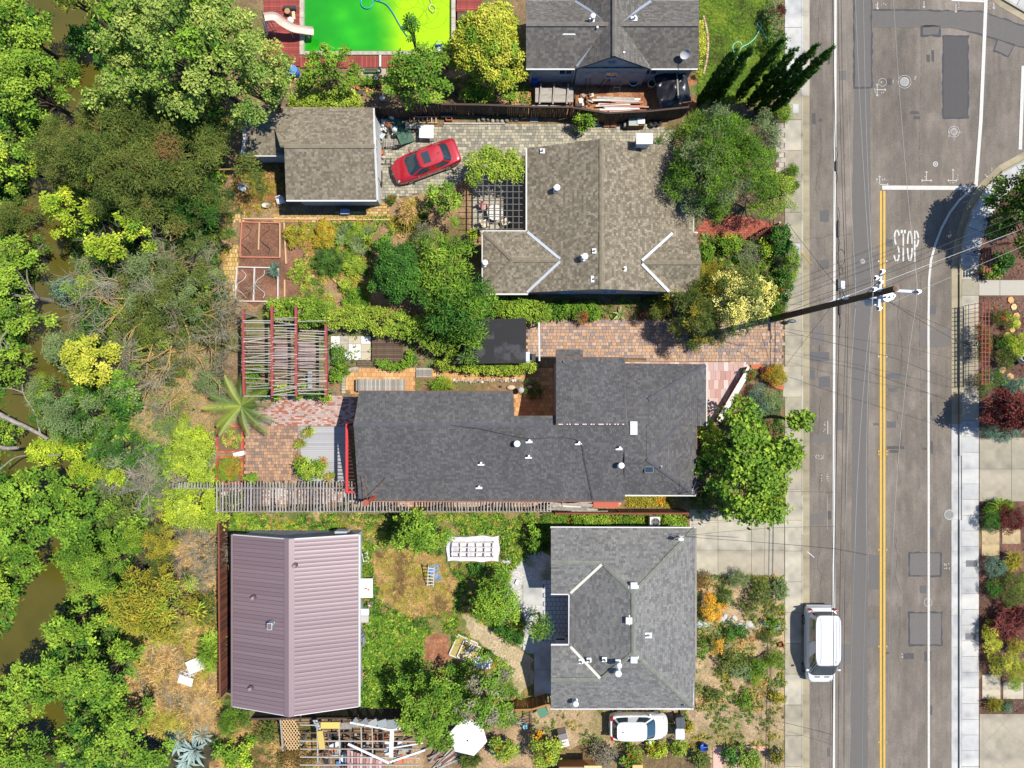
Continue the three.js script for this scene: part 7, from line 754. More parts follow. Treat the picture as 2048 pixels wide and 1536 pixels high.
function tarp(w, d, amp, s, sag = 0) { const g = new THREE.PlaneGeometry(w, d, 36,36).rotateX(-PI / 2), p = g.attributes.position; for (let i = 0; i < p.count; i++) { const x = p.getX(i), z = p.getZ(i), rg = Math.abs(fbm(x * 1.6 + s, z * 1.6 + s * 2,3) - 0.5) * 2; p.setXYZ(i, x * (1 + 0.15 * (vnoise(z * 1.5, s) - 0.5)),0.03 + amp * (1 - rg) * vnoise(x * 2 + s, z * 2) + sag * (1 - (x / w) ** 2 * 4) * (1 - (z / d) ** 2 * 4), z * (1 + 0.15 * (vnoise(x * 1.5, s + 4) - 0.5))); } g.computeVertexNormals(); return g; }
const two = m => { const k = m.clone(); k.side = THREE.DoubleSide; return k; };
{ // red beamed arbor by the creek, with fallen slats
  const t = thing('arbor', 'long arbor with red beams and broken grey slats by the creek bank', 'arbor', [wx(570),0, wz(710)]), h = 2.6, RB = L(200,84,84,0.75, { map: T_WOOD }), c = (x, y, hh) => at(x, y, hh).sub(t.position);
  for (const [x, y0, y1] of [[487,618,790],[544,613,792],[592,613,792],[652,650,792]]) { beam('beam', t, RB, c(x, y0, h), c(x + 1, y1, h),0.16,0.16); for (const y of [y0 + 8, y1 - 8]) { const p = c(x, y, h); bx('post', t, GREYWOODS[0],0.13, h, 0.13, p.x, h / 2, p.z); } }
  for (let k = 0; k < 32; k++) { const y = 636 + k * 5.0; for (const [a, b] of [[488,543],[546,592],[594,652]]) { if (rnd() < (a === 594 && y < 660 ? 0.75 : 0.12)) continue; const yy = y + rr(-1.5,1.5), sag = rnd() < 0.18 ? rr(-0.5,-0.1) : 0, q = rr(-3,3) * (rnd() < 0.25 ? 1.6 : 0.5); beam('slat', t, pick(GREYWOODS), c(a + rr(-3,6), yy + q, h + 0.1), c(b + rr(-5,3), yy - q, h + 0.1 + sag),0.055,0.05); } }
  const bd = thing('timber_pile', 'pinkish weathered boards stacked under the red beamed arbor', 'timber', [wx(580),0, wz(708)]); const PB2 = [[196,160,154],[180,146,140],[206,174,168]].map(q => L(...q, 0.9, { map: T_WOOD })); for (let k = 0; k < 17; k++) for (const [a, b] of [[552,582],[594,632]]) bx('board', bd, pick(PB2), wx(b) - wx(a) + rr(-0.15,0.1),0.05,0.1, (wx(a) + wx(b)) / 2 - bd.position.x, 0.12 + rr(0,0.05), wz(688 + k * 2.9) - bd.position.z, rr(-0.03,0.03)); bx('bearer', bd, WOODS[1],0.1,0.1,1.6,-0.6,0.05,0); bx('bearer', bd, WOODS[1],0.1,0.1,1.6,1,0.05,0);
  const w = thing('white_shelves', 'white painted boards standing under the red beamed arbor', 'boards', at(604,756,0.5).setY(0)); for (let k = 0; k < 3; k++) bx('board', w, OFFWHITE, 0.25,0.9,0.06,-0.6 + k * 0.6,0.45, rr(-0.2,0.2), rr(-0.1,0.1)); bx('shelf', w, GALV, 0.3,0.04,1.2,0.6,0.7,0.1);
}
{ // slatted arbor along the side yard
  const h = 2.35; const t = thing('slatted_arbor', 'long arbor of grey slats over the narrow side yard', 'arbor', [wx(760),0, wz(995)]), c = (x, y, hh) => at(x, y, hh).sub(t.position);
  for (let x = 345; x < 1102; x += 6.3) { const y0 = x < 430 ? 966 : x < 712 ? 964 : 998, y1 = x < 430 ? 976 : 1024; if (x > 380 && x < 432 && rnd() < 0.4) continue; if (x > 820 && x < 850) continue; beam('slat', t, pick(GREYWOODS), c(x + rr(-0.7,0.7), y0 + rr(-2,2), h), c(x + rr(-1.2,1.2), y1, h),0.06,0.09); }
  for (const [y, a, b] of [[976,345,712],[1023,430,1100]]) beam('rail', t, GREYWOODS[1], c(a, y, h - 0.1), c(b, y, h - 0.1),0.07,0.12); beam('rail', t, GREYWOODS[2], c(712,1002, h - 0.1), c(1100,1004, h - 0.1),0.07,0.1);
  for (const x of [436,482,534,584,632,690,780,880,982,1094]) for (const y of [x < 712 ? 980 : 1004,1020]) { const p = c(x, y, h - 0.1); bx('post', t, GREYWOODS[0],0.1, h - 0.1,0.1, p.x, (h - 0.1) / 2, p.z); }
  for (let k = 0; k < 92; k++) { const p = c(440 + k * 7.1,1024.4, h - 0.3); bx('screen_lath', t, pick(GREYWOODS),0.05,2,0.02, p.x, 1.05, p.z + 0.04); }
  pavers('path', 'whitewashed brick path under the slatted arbor', [[430,972],[712,972],[712,1004],[430,1016]],[[222,206,196],[206,150,124],[230,218,210]], { w: 0.26, d: 0.14, base: [150,120,100] }); pavers('path', 'pale brick strip along the south wall of the charcoal house', [[712,985],[1240,985],[1240,1014],[712,1014]],[[214,176,150],[206,150,124],[222,196,176]], { w: 0.26, d: 0.14, base: [150,112,92] });
  const lp = thing('lumber_stack', 'stack of weathered lumber at the end of the slatted arbor', 'lumber', [wx(1150),0.9, wz(1010)]); for (let k = 0; k < 14; k++) bx('plank', lp, pick([...GREYWOODS, OFFWHITE]), rr(1.2,3.2),0.05, rr(0.1,0.18), rr(-0.9,0.9), rr(0,0.35), rr(-0.25,0.3), rr(-0.12,0.12)); for (const x of [-1,1]) bx('trestle', lp, WOODS[1],0.08,0.9,0.6, x, -0.45,0); const ra = thing('red_awning', 'rusty red panel beside the lumber stack', 'panel', at(1212,1008,1.2).setY(0)); bx('panel', ra, L(196,100,80),1.7,0.05,0.45,0,1.2,0,0,0.15); for (const x of [-0.7,0.7]) bx('leg', ra, RUST, 0.06,1.2,0.06, x, 0.6,0);
}
{ // decks, platforms and red frame round the charcoal house
  const d = thing('wooden_deck', 'weathered brown board deck inside the ivy hedge', 'deck', [wx(775),0, wz(690)]); deckBoards(d, 'board', 744,658,806,724,0.35, true, 0.14, WOODS); for (const z of [-0.9,0,0.9]) bx('joist', d, WOODS[1],2,0.12,0.08,0,0.24, z); for (const x of [-0.95,0.95]) for (const z of [-0.9,0.9]) bx('post', d, WOODS[1],0.1,0.3,0.1, x, 0.15, z);
  const d2 = thing('wooden_steps', 'low weathered wooden step frame below the brown deck', 'steps', [wx(745),0, wz(727)]); deckBoards(d2, 'tread', 714,722,768,732,0.2, true, 0.16, WOODS); bx('riser', d2, WOODS[1],1.8,0.18,0.05,0,0.09,0.15);
  const d3 = thing('wooden_deck', 'grey weathered platform over the terracotta walk', 'deck', [wx(760),0, wz(770)]); deckBoards(d3, 'board', 716,758,810,783,0.6, false, 0.14, GREYWOODS); for (const x of [-1.5,1.5]) bx('bearer', d3, GREYWOODS[1],0.1,0.5,0.8, x, 0.28,0); const d4 = thing('wooden_step', 'small grey wooden bridge step on the terracotta walk', 'step', [wx(850),0, wz(746)]); deckBoards(d4, 'board', 832,736,864,756,0.18, true, 0.13, GREYWOODS); bx('bearer', d4, GREYWOODS[1],0.9,0.14,0.08,0,0.07,0);
  const g = thing('composite_deck', 'smooth grey board deck beside the red frame of the charcoal house', 'deck', [wx(640),0, wz(908)]); deckBoards(g, 'board', 601,853,694,966,0.12, true, 0.145,[[168,168,172],[160,160,165],[174,174,177]].map(q => L(...q, 0.75))); bx('joist', g, GREYWOODS[1],3,0.08,3.6,0,0.04,0);
  const rf = thing('red_pergola', 'red painted timber frame at the west gable of the charcoal house', 'pergola', [wx(700),0, wz(915)]), RP = L(206,46,48,0.6), c = (x, y, h) => at(x, y, h).sub(rf.position); beam('beam', rf, RP, c(694,848,3), c(694,984,3),0.16,0.18); beam('beam', rf, RP, c(694,984,3), c(708,984,3),0.14,0.16); for (const y of [850,982]) { const p = c(694, y, 3); bx('post', rf, RP, 0.14,3,0.14, p.x, 1.5, p.z); } for (let k = 0; k < 16; k++) { const a = c(698,862 + k * 7.5,2.9); bx('lath', rf, DARKWOODS[0],0.5,0.05,0.05, a.x + 0.2,2.9, a.z); }
  for (const [y0, y1, lab] of [[852,903, 'upper red brick planter box with herbs'],[914,966, 'lower red brick planter box with a clipped bush']]) { const p = thing('brick_planter', lab, 'planter', [wx(461),0, wz((y0 + y1) / 2)]), RBK = [[206,92,72],[190,80,62],[214,110,86]].map(q => L(...q, 0.9)), W = 1.72, D2 = (y1 - y0) / PPM; for (const z of [-1,1]) for (let k = 0; k < 7; k++) bx('brick', p, pick(RBK),0.235,0.22,0.12,-W / 2 + 0.12 + k * 0.247,0.11, z * D2 / 2); for (const x of [-1,1]) for (let k = 0; k < 6; k++) bx('brick', p, pick(RBK),0.12,0.22,0.235, x * W / 2,0.11,-D2 / 2 + 0.24 + k * 0.25); bx('soil', p, L(120,96,70), W - 0.1,0.14, D2 - 0.1,0,0.07,0); }
  for (const [px, py, s, lab] of [[416,907,0.3, 'oval white tub with crossed straps against the ivy mound'],[415,938,0.16, 'small white lid beside the slatted arbor'],[415,958,0.22, 'white round tub lid at the arbor corner']]) { const t = thing('white_tub', lab, 'tub', at(px, py, 0.2).setY(0)); part('tub', new THREE.LatheGeometry([[0.01,0.03],[s * 0.85,0.03],[s, 0.3],[s * 1.06,0.32],[s * 0.98,0.28],[s * 0.8,0.2],[0.01,0.2]].map(q => new THREE.Vector2(...q)),22).scale(0.75,1,1.5), PVC, t); for (const a of [0.5,-0.5]) bx('strap', t, BLACK, 0.02,0.015, s * 2.6,0,0.32,0, a); }
  const ch = thing('white_bench', 'small tilted white bench between the brick planters', 'bench', at(478,908,0.3).setY(0),0.25); bx('seat', ch, PVC, 0.75,0.05,0.3,0,0.4,0); for (const x of [-0.3,0.3]) bx('leg', ch, PVC, 0.05,0.4,0.26, x, 0.2,0);
}
{ // courtyard things
  const b = thing('rock_border', 'row of pale round stones beside the terracotta walk', 'stones', [wx(980),0, wz(762)]); for (let k = 0; k < 30; k++) { const m = part('stone', new THREE.IcosahedronGeometry(1,2), pick([OFFWHITE, CONC[0], CONC[3], L(140,136,130)]), b); m.scale.set(rr(0.06,0.14), rr(0.05,0.1), rr(0.06,0.13)); m.position.set(wx(908 + k * 4.7) - b.position.x, 0.06, wz(762 + rr(-3,2)) - b.position.z); m.rotation.y = rr(0,3); }
  S('round shaded shrub with stones in the little courtyard', 1068,782,24,22,0.8, { pal: 'deep', leaf: 'tiny', s: 0.22 }); const l = thing('stone_lantern', 'grey stone lantern at the edge of the courtyard shrub', 'lantern', at(1042,780,0.5).setY(0)); cyl('base', l, CONC[1],0.16,0.14,0,0.07,0); cyl('shaft', l, CONC[1],0.08,0.5,0,0.35,0); bx('fire_box', l, CONC[3],0.24,0.2,0.24,0,0.68,0); part('roof_cap', new THREE.SphereGeometry(0.22,14,8,0, PI * 2,0, PI / 2).scale(1,0.7,1).translate(0,0.78,0), L(176,178,180), l);
  for (const [px, py, w, d, lab] of [[1022,775,0.6,0.36, 'tan flat boulder beside the stone lantern'],[1060,774,0.34,0.26, 'pale flat stone in the shaded courtyard shrub'],[1002,773,0.24,0.18, 'dark pebble boulder on the rock border']]) { const m = solo('boulder', lab, 'boulder', new THREE.IcosahedronGeometry(1,2).scale(w / 2,0.14, d / 2), lab[0] === 'd' ? L(90,92,96) : L(206,184,150), at(px, py, 0.3).setY(lab[0] === 'p' ? 0.6 : 0.1)); }
  S('strappy green plant on the terracotta walk edge', 885,770,24,9,0.6, { pal: 'bright', leaf: 'spike', s: 0.45, pal2: 'gold' }); const cb = thing('curved_edging', 'curved row of grey blocks edging the terracotta walk', 'edging', [wx(690),0, wz(755)]); for (let k = 0; k < 14; k++) { const a = lerp(PI * 1.55, PI, k / 9), x = k < 10 ? 712 + 24 * Math.cos(a) : 688, y = k < 10 ? 762 + 24 * Math.sin(a) : 762 + (k - 9) * 5.6; bx('block', cb, pick(CONC),0.26,0.2,0.17, wx(x) - cb.position.x, 0.1, wz(y) - cb.position.z, k < 10 ? -a : 0); }
  const ms = thing('heat_pump', 'white and black unit beside the flat black roof', 'appliance', at(1060,716,1.2).setY(0)); bx('cabinet', ms, WHITE, 0.34,1.2,0.8,-0.2,0.6,0); bx('body', ms, BLACK, 0.4,0.8,0.6,0.18,0.4,0); bx('lid', ms, L(206,214,224),0.36,0.04,0.82,-0.2,1.22,0);
  const gw = thing('garden_wall', 'slanting brick planter wall in front of the charcoal house', 'wall', at(1468,787,0).setY(0)); const A = at(1500,735,0.6).sub(gw.position).setY(0), B2 = at(1437,842,0.6).sub(gw.position).setY(0), n = 16; const BRK = [[150,76,58],[136,66,52],[164,90,70]].map(q => L(...q, 0.9)); for (let k = 0; k < n; k++) for (let r = 0; r < 4; r++) beam('brick', gw, pick(BRK), A.clone().lerp(B2, (k + 0.03) / n).setY(0.08 + r * 0.15), A.clone().lerp(B2, (k + 0.97) / n).setY(0.08 + r * 0.15),0.26,0.135); for (let k = 0; k < 10; k++) beam('cap_stone', gw, L(238,226,214,0.85), A.clone().lerp(B2, (k + 0.02) / 10).setY(0.66), A.clone().lerp(B2, (k + 0.98) / 10).setY(0.66),0.36,0.06);
  for (const [x, y, w2, lab] of [[1530,742,0, 'curving terracotta garden edging by the rusty hedge']]) { const e = thing('path_edging', lab, 'edging', [wx(1530),0, wz(750)]); const pts = [[1502,734],[1522,732],[1526,744],[1534,758],[1552,772],[1568,776]]; for (let i = 0; i + 1 < pts.length; i++) beam('tile', e, TERRA, at(...pts[i],0.05).sub(e.position), at(...pts[i + 1],0.05).sub(e.position),0.3,0.08); }
}
// ---------- brown house garden ----------
{
  const t = thing('pergola', 'black timber grid pergola with a grape vine at the brown house', 'pergola', [wx(1008),0, wz(415)]), h = 2.5, DK = L(112,106,100,0.85), c = (x, y, hh) => at(x, y, hh).sub(t.position); for (let k = 0; k < 8; k++) beam('rafter', t, DK, c(966 + k * 12,330, h), c(966 + k * 12,462, h),0.045,0.12); for (let k = 0; k < 11; k++) beam('batten', t, DK, c(950,334 + k * 12.4, h + 0.1), c(1056,334 + k * 12.4, h + 0.1),0.04,0.04); for (const x of [956,1006]) for (const y of [336,455]) { const p = c(x, y, h); bx('post', t, DK, 0.12, h, 0.12, p.x, h / 2, p.z); }
  const v = thing('grape_vine', 'bright grape vine spreading over the black pergola', 'vine', [wx(1000,2.5),0, wz(335,2.5)]), lb = []; for (let k = 0; k < 22; k++) { const px = rr(945,1056), py = px < 960 ? rr(315,360) : rr(305,352); const p = at(px, py, 2.6).sub(v.position); lb.push([p.x, 2.6, p.z, rr(0.3,0.5),0.2]); } part('stem', taper([new V3(-0.8,0,0.5), new V3(-0.6,1.4,0.3), new V3(0,2.5,0)],0.06,0.03), BARK, v); crown(v, lb, { pal: 'vine', leaf: 'broad', s: 0.28, pal2: 'bright', dens: 1.5 });
  slabs('patio', 'grey concrete terrace under the black pergola', [944,1000,1058],[330,396,464],0.02, CONC); const tb = thing('garden_table', 'round pale garden table under the black pergola', 'table', at(990,425,0.7).setY(0.02)); cyl('top', tb, OFFWHITE, 0.55,0.04,0,0.72,0); cyl('stem', tb, GALV, 0.05,0.7,0,0.35,0, CY8); cyl('foot', tb, GALV, 0.3,0.04,0,0.02,0); for (const [dx, dz, lab, r] of [[-0.8,-0.5, 'pink cushioned chair north of the pergola table', 0.6],[0.7,0.6, 'cream cushioned chair south of the pergola table', 3.6],[-0.7,0.7, 'cream chair west of the pergola table', 2]]) { const q = thing('garden_chair', lab, 'chair', [tb.position.x + dx, 0.02, tb.position.z + dz], r); bx('seat', q, lab[0] === 'p' ? L(206,150,140) : L(222,206,180),0.5,0.08,0.5,0,0.42,0); bx('backrest', q, lab[0] === 'p' ? L(206,150,140) : L(222,206,180),0.5,0.5,0.08,0,0.7,-0.24); for (const x of [-0.22,0.22]) for (const z of [-0.22,0.22]) bx('leg', q, GREYWOODS[0],0.05,0.4,0.05, x, 0.2, z); }
  const RED = L(206,130,106,0.9), WH = L(222,214,206,0.9), TAN = L(214,176,134,0.9), BRN = L(160,120,92); for (const [x0, y0, x1, y1, lab] of [[484,444,560,514, 'upper raised bed of bare brown soil with red edging'],[474,534,556,602, 'lower raised bed of bare brown soil with white edging']]) { const b = thing('raised_bed', lab, 'raised bed', [wx((x0 + x1) / 2),0, wz((y0 + y1) / 2)]), up = y0 < 500, E = up ? RED : WH, q = (x, y) => at(x, y, 0.12).sub(b.position); for (const [a, d] of [[[x0, y0],[x1, y0 + 2]],[[x0, y0],[x0 - 4, y1]],[[x0 - 4, y1],[x1, y1 + 1]],[[x1, y0 + 2],[x1, y1 + 1]],[[x0 + 35, y0 + 2],[x0 + 33, y1 - (up ? 14 : 1)]]]) beam('edging_board', b, a[0] === x1 || a[0] === x0 + 35 ? (up ? TAN : WH) : E, q(...a), q(...d),0.07,0.16); part('drip_line', merge([0,1].map(k => tube([0,1,2,3,4,5,6].map(i => q(x0 + 8 + k * 38 + 10 * Math.sin(i * 1.3 + k), y0 + 6 + i * (y1 - y0 - 12) / 6)),0.016,5))), up ? BLACK : PVC, b); }
  for (const [x0, y0, x1, y1, lab] of [[569,446,573,528, 'long pale edging board beside the raised beds'],[570,560,570,600, 'short weathered edging board by the lower raised bed'],[634,606,662,607, 'grey pipe lying in front of the ivy hedge'],[486,438,780,440, 'thin cream kerb board along the cobble path']]) { const o = at(x0, y0,0); solo('edging_board', lab, 'board', gbeam(new V3(0,0.08,0), at(x1, y1,0).sub(o).setY(0.08),0.09,0.14), TAN, o); } 
  for (const [px, py, r, lab] of [[563,402,0.4, 'white plastic chair beside the garage corner'],[487,377,-0.3, 'small white plastic stool by the forest edge']]) { const q = thing('plastic_chair', lab, 'chair', at(px, py, 0.3).setY(0), r); bx('seat', q, PVC, 0.42,0.04,0.42,0,0.42,0); bx('backrest', q, PVC, 0.42,0.45,0.04,0,0.66,-0.2); for (const x of [-0.19,0.19]) { for (const z of [-0.19,0.19]) bx('leg', q, PVC, 0.05,0.42,0.05, x, 0.21, z); bx('armrest', q, PVC, 0.05,0.04,0.42, x * 1.15,0.62,0); } }
  const tub = thing('laundry_basket', 'oval white basket by the straw coloured cobble path', 'basket', at(535,411,0.1).setY(0)); part('basket', new THREE.LatheGeometry([[0.01,0.02],[0.2,0.02],[0.27,0.26],[0.3,0.27],[0.22,0.2],[0.18,0.05],[0.01,0.05]].map(q => new THREE.Vector2(...q)),20).scale(1.25,1,0.7), PVC, tub); for (const x of [-0.08,0,0.08]) bx('slot', tub, L(90,110,130),0.05,0.02,0.14, x, 0.07,0);
}
// ---------- clutter on the paved drive by the curved fence ----------
const spotY = (px, py, h = 0.2) => at(px, py, h).setY(0.02);
{
  const j = thing('junk_heap', 'heap of white and brown scrap under a green tarpaulin by the garage', 'junk heap', spotY(785,258)); for (let k = 0; k < 34; k++) { const m = part('scrap', k % 3 ? crumple(rr(0.1,0.22), rr(0.08,0.18), k) : gbox(rr(0.1,0.5), rr(0.05,0.2), rr(0.1,0.4)), pick([PVC, PVC, OFFWHITE, WOODS[0], RUST, GALV, BLACK]), j); m.position.set(rr(-0.85,0.25), rr(0.05,0.45), rr(-0.75,0.6)); m.rotation.set(rr(-0.4,0.4), rr(0,6), rr(-0.4,0.4)); } const tp = part('tarpaulin', tarp(1.1,2.1,0.35,3), two(L(60,96,76,0.7)), j); tp.position.set(0.55,0.25,0.1); tp.rotation.set(0,0.5,-0.35);
  const b = thing('slatted_bench', 'grey slatted bench below the junk heap', 'bench', spotY(784,286,0.4),0.05); for (let k = 0; k < 11; k++) bx('slat', b, pick(GREYWOODS),0.06,0.03,0.5,-0.6 + k * 0.11,0.45,0); for (const z of [-0.2,0.2]) bx('rail', b, GREYWOODS[1],1.3,0.06,0.05,0,0.4, z); for (const x of [-0.55,0.55]) for (const z of [-0.2,0.2]) bx('leg', b, DARKWOODS[0],0.06,0.4,0.06, x, 0.2, z); bx('backrest', b, BLACK, 0.5,0.4,0.03,0.45,0.6,0.24,0,0.2);
  function ladder(label, px, py, h, len, w, turn, m, tilt = 0) { const l = thing('ladder', label, 'ladder', at(px, py, h).setY(h), turn); l.rotation.order = 'YXZ'; l.rotation.z = tilt; for (const z of [-1,1]) bx('rail', l, m, len, 0.08,0.04,0,0.05, z * w / 2); const n = Math.round(len / 0.3); for (let k = 0; k < n; k++) bx('rung', l, m, 0.06,0.03, w, -len / 2 + (k + 0.5) * len / n, 0.06,0); return l; }
  ladder('orange tipped ladder lying along the curved fence', 846,240,0.15,2.1,0.4,0, L(206,176,140)); ladder('grey ladder leaning against the grey house wall', 1237,155,0.9,2.4,0.42, PI / 2, GALV, 1.1); ladder('aluminium ladder standing over the blue sled in the dry grass', 862,1152,1.0,1.75,0.4, PI / 2 - 0.1, L(226,228,230,0.4),0.5); ladder('short white ladder on the weeds by the metal roof', 731,1114,0.1,0.8,0.36, PI / 2 + 0.2, PVC);
  const w = thing('white_table', 'square white table top with crossed braces on the drive', 'table', spotY(853,263,0.7),-0.03); bx('top', w, L(226,220,214,0.4),0.98,0.03,0.9,0,0.7,0); for (const a of [0.75,-0.75]) bx('brace', w, PVC, 1.25,0.025,0.04,0,0.73,0, a); for (const x of [-0.44,0.44]) for (const z of [-0.4,0.4]) bx('leg', w, PVC, 0.05,0.7,0.05, x, 0.35, z);
  const cr = thing('crate', 'orange plastic crate against the curved fence', 'crate', spotY(898,236,0.2)); const OR = L(214,120,60,0.6); for (const z of [-0.16,0.16]) bx('side', cr, OR, 0.42,0.28,0.03,0,0.14, z); for (const x of [-0.2,0.2]) bx('side', cr, OR, 0.03,0.28,0.32, x, 0.14,0); for (let k = 0; k < 4; k++) bx('base_slat', cr, OR, 0.06,0.03,0.3,-0.15 + k * 0.1,0.02,0); const bk = thing('black_tub', 'black tub behind the orange crate', 'tub', spotY(893,230,0.3)); bx('tub', bk, BLACK, 0.7,0.36,0.3,0,0.18,0); bx('rim', bk, L(60,60,64),0.74,0.03,0.34,0,0.36,0);
  const pp = thing('pipe_sections', 'two grey concrete pipe sections beside the junk heap', 'pipes', spotY(824,252,0.2)); for (const x of [-0.22,0.22]) part('pipe', new THREE.CylinderGeometry(0.2,0.2,0.42,16,1, true).rotateZ(PI / 2).translate(x, 0.2,0), two(L(176,172,160,0.8)), pp); solo('toy_bucket', 'dusty pink bucket beside the slatted bench', 'bucket', new THREE.LatheGeometry([[0.01,0.01],[0.12,0.01],[0.15,0.24],[0.13,0.24],[0.1,0.04],[0.01,0.04]].map(q => new THREE.Vector2(...q)),16), L(190,116,124), spotY(810,277)); const po = thing('flower_pots', 'terracotta pots beside the garage door', 'pots', spotY(764,305)); for (const [x, z, r] of [[0,0,0.17],[-0.22,-0.1,0.13],[-0.1,0.22,0.1]]) { const m = part('pot', new THREE.LatheGeometry([[0.01,0.01],[r * 0.7,0.01],[r, r * 1.6],[r * 0.85, r * 1.6],[r * 0.7, r * 1.2],[0.01, r * 1.2]].map(q => new THREE.Vector2(...q)),14), TERRA, po); m.position.set(x, 0, z); } const ht = thing('hand_truck', 'dark steel hand truck beside the garage door', 'hand truck', spotY(772,322,0.2)); for (const z of [-0.17,0.17]) bx('rail', ht, TRIM, 0.85,0.04,0.04,0,0.2, z); for (const x of [-0.35,0,0.35]) bx('cross_bar', ht, TRIM, 0.04,0.04,0.36, x, 0.2,0); for (const z of [-0.2,0.2]) part('wheel', new THREE.TorusGeometry(0.1,0.035,8,16).translate(-0.35,0.13, z), TYRE, ht);
  const pk = thing('stacked_pallet', 'dark pallet leaning on the garage wall', 'pallet', spotY(758,355,0.5)); for (let k = 0; k < 6; k++) bx('slat', pk, pick(DARKWOODS),0.04,1.0,0.12,0,0.55,-0.45 + k * 0.18,0,0,0.2); for (const y of [0.2,0.9]) bx('bearer', pk, DARKWOODS[1],0.08,0.09,1.1, y < 0.5 ? 0.13 : -0.02, y, 0);
  const rk = thing('rock_row', 'row of grey rocks on the kerb below the curved fence', 'rocks', [wx(995),0, wz(241)]); for (let k = 0; k < 9; k++) { const m = part('rock', new THREE.IcosahedronGeometry(1,1), pick([CONC[3], L(150,134,116), L(128,118,108)]), rk); m.scale.set(rr(0.12,0.2), rr(0.1,0.18), rr(0.12,0.18)); m.position.set(wx(957 + k * 9.4) - rk.position.x, 0.1, rr(-0.12,0.12)); m.rotation.set(rr(0,3), rr(0,3),0); } const kb = at(888,248,0); solo('timber_kerb', 'pale timber kerb along the curved fence bed', 'kerb timber', gbox(4.2,0.14,0.12,2.1,0.07,0), GREYWOODS[2], kb);
  const rp = thing('rusty_screens', 'pair of rusty mesh screens leaning on the curved fence', 'screens', spotY(1221,243,0.4)); for (const x of [-0.24,0.24]) { bx('panel', rp, L(150,96,70,0.9),0.42,0.7,0.03, x, 0.35,0,0,-0.9); for (const z of [-0.2,0.2]) bx('frame', rp, L(110,66,48),0.03,0.72,0.05, x + z, 0.35,0,0,-0.9); } const cb = thing('wooden_cabinet', 'brown wooden bench cabinet with a grey top by the chimney', 'cabinet', spotY(1272,246,0.5)); bx('body', cb, L(150,104,66,0.9, { map: T_WOOD }),1.1,0.7,0.5,0,0.35,0); bx('top', cb, L(176,186,180),0.65,0.04,0.52,-0.2,0.72,0); bx('basin', cb, PVC, 0.5,0.12,0.4,0.3,0.76,-0.04); const bl = thing('black_box', 'black box beside the wooden bench cabinet', 'box', spotY(1252,248,0.3)); bx('box', bl, BLACK, 0.36,0.4,0.5,0,0.2,0); bx('lid', bl, L(150,140,130),0.28,0.04,0.3,0,0.42,0.05); const bt = thing('blue_tray', 'pale blue tray under the fence shrub', 'tray', spotY(1191,248,0.1)); bx('tray', bt, L(160,190,214),0.4,0.08,0.18,0,0.04,0); bx('rim', bt, PVC, 0.44,0.02,0.22,0,0.09,0); for (const [x, y, lab] of [[1305,248, 'old tyre leaning by the wooden bench cabinet'],[1316,246, 'second old tyre under the large tree edge']]) { const ty = solo('tyre', lab, 'tyre', new THREE.TorusGeometry(0.18,0.08,10,20).rotateX(PI / 2 - 0.5).translate(0,0.16,0), TYRE, spotY(x, y)); }
  const gr = thing('drain_grate', 'grey metal grate at the foot of the curved fence', 'grate', spotY(1068,237)); for (let k = 0; k < 7; k++) bx('bar', gr, GALV, 0.55,0.03,0.025,0,0.03,-0.15 + k * 0.05);
}
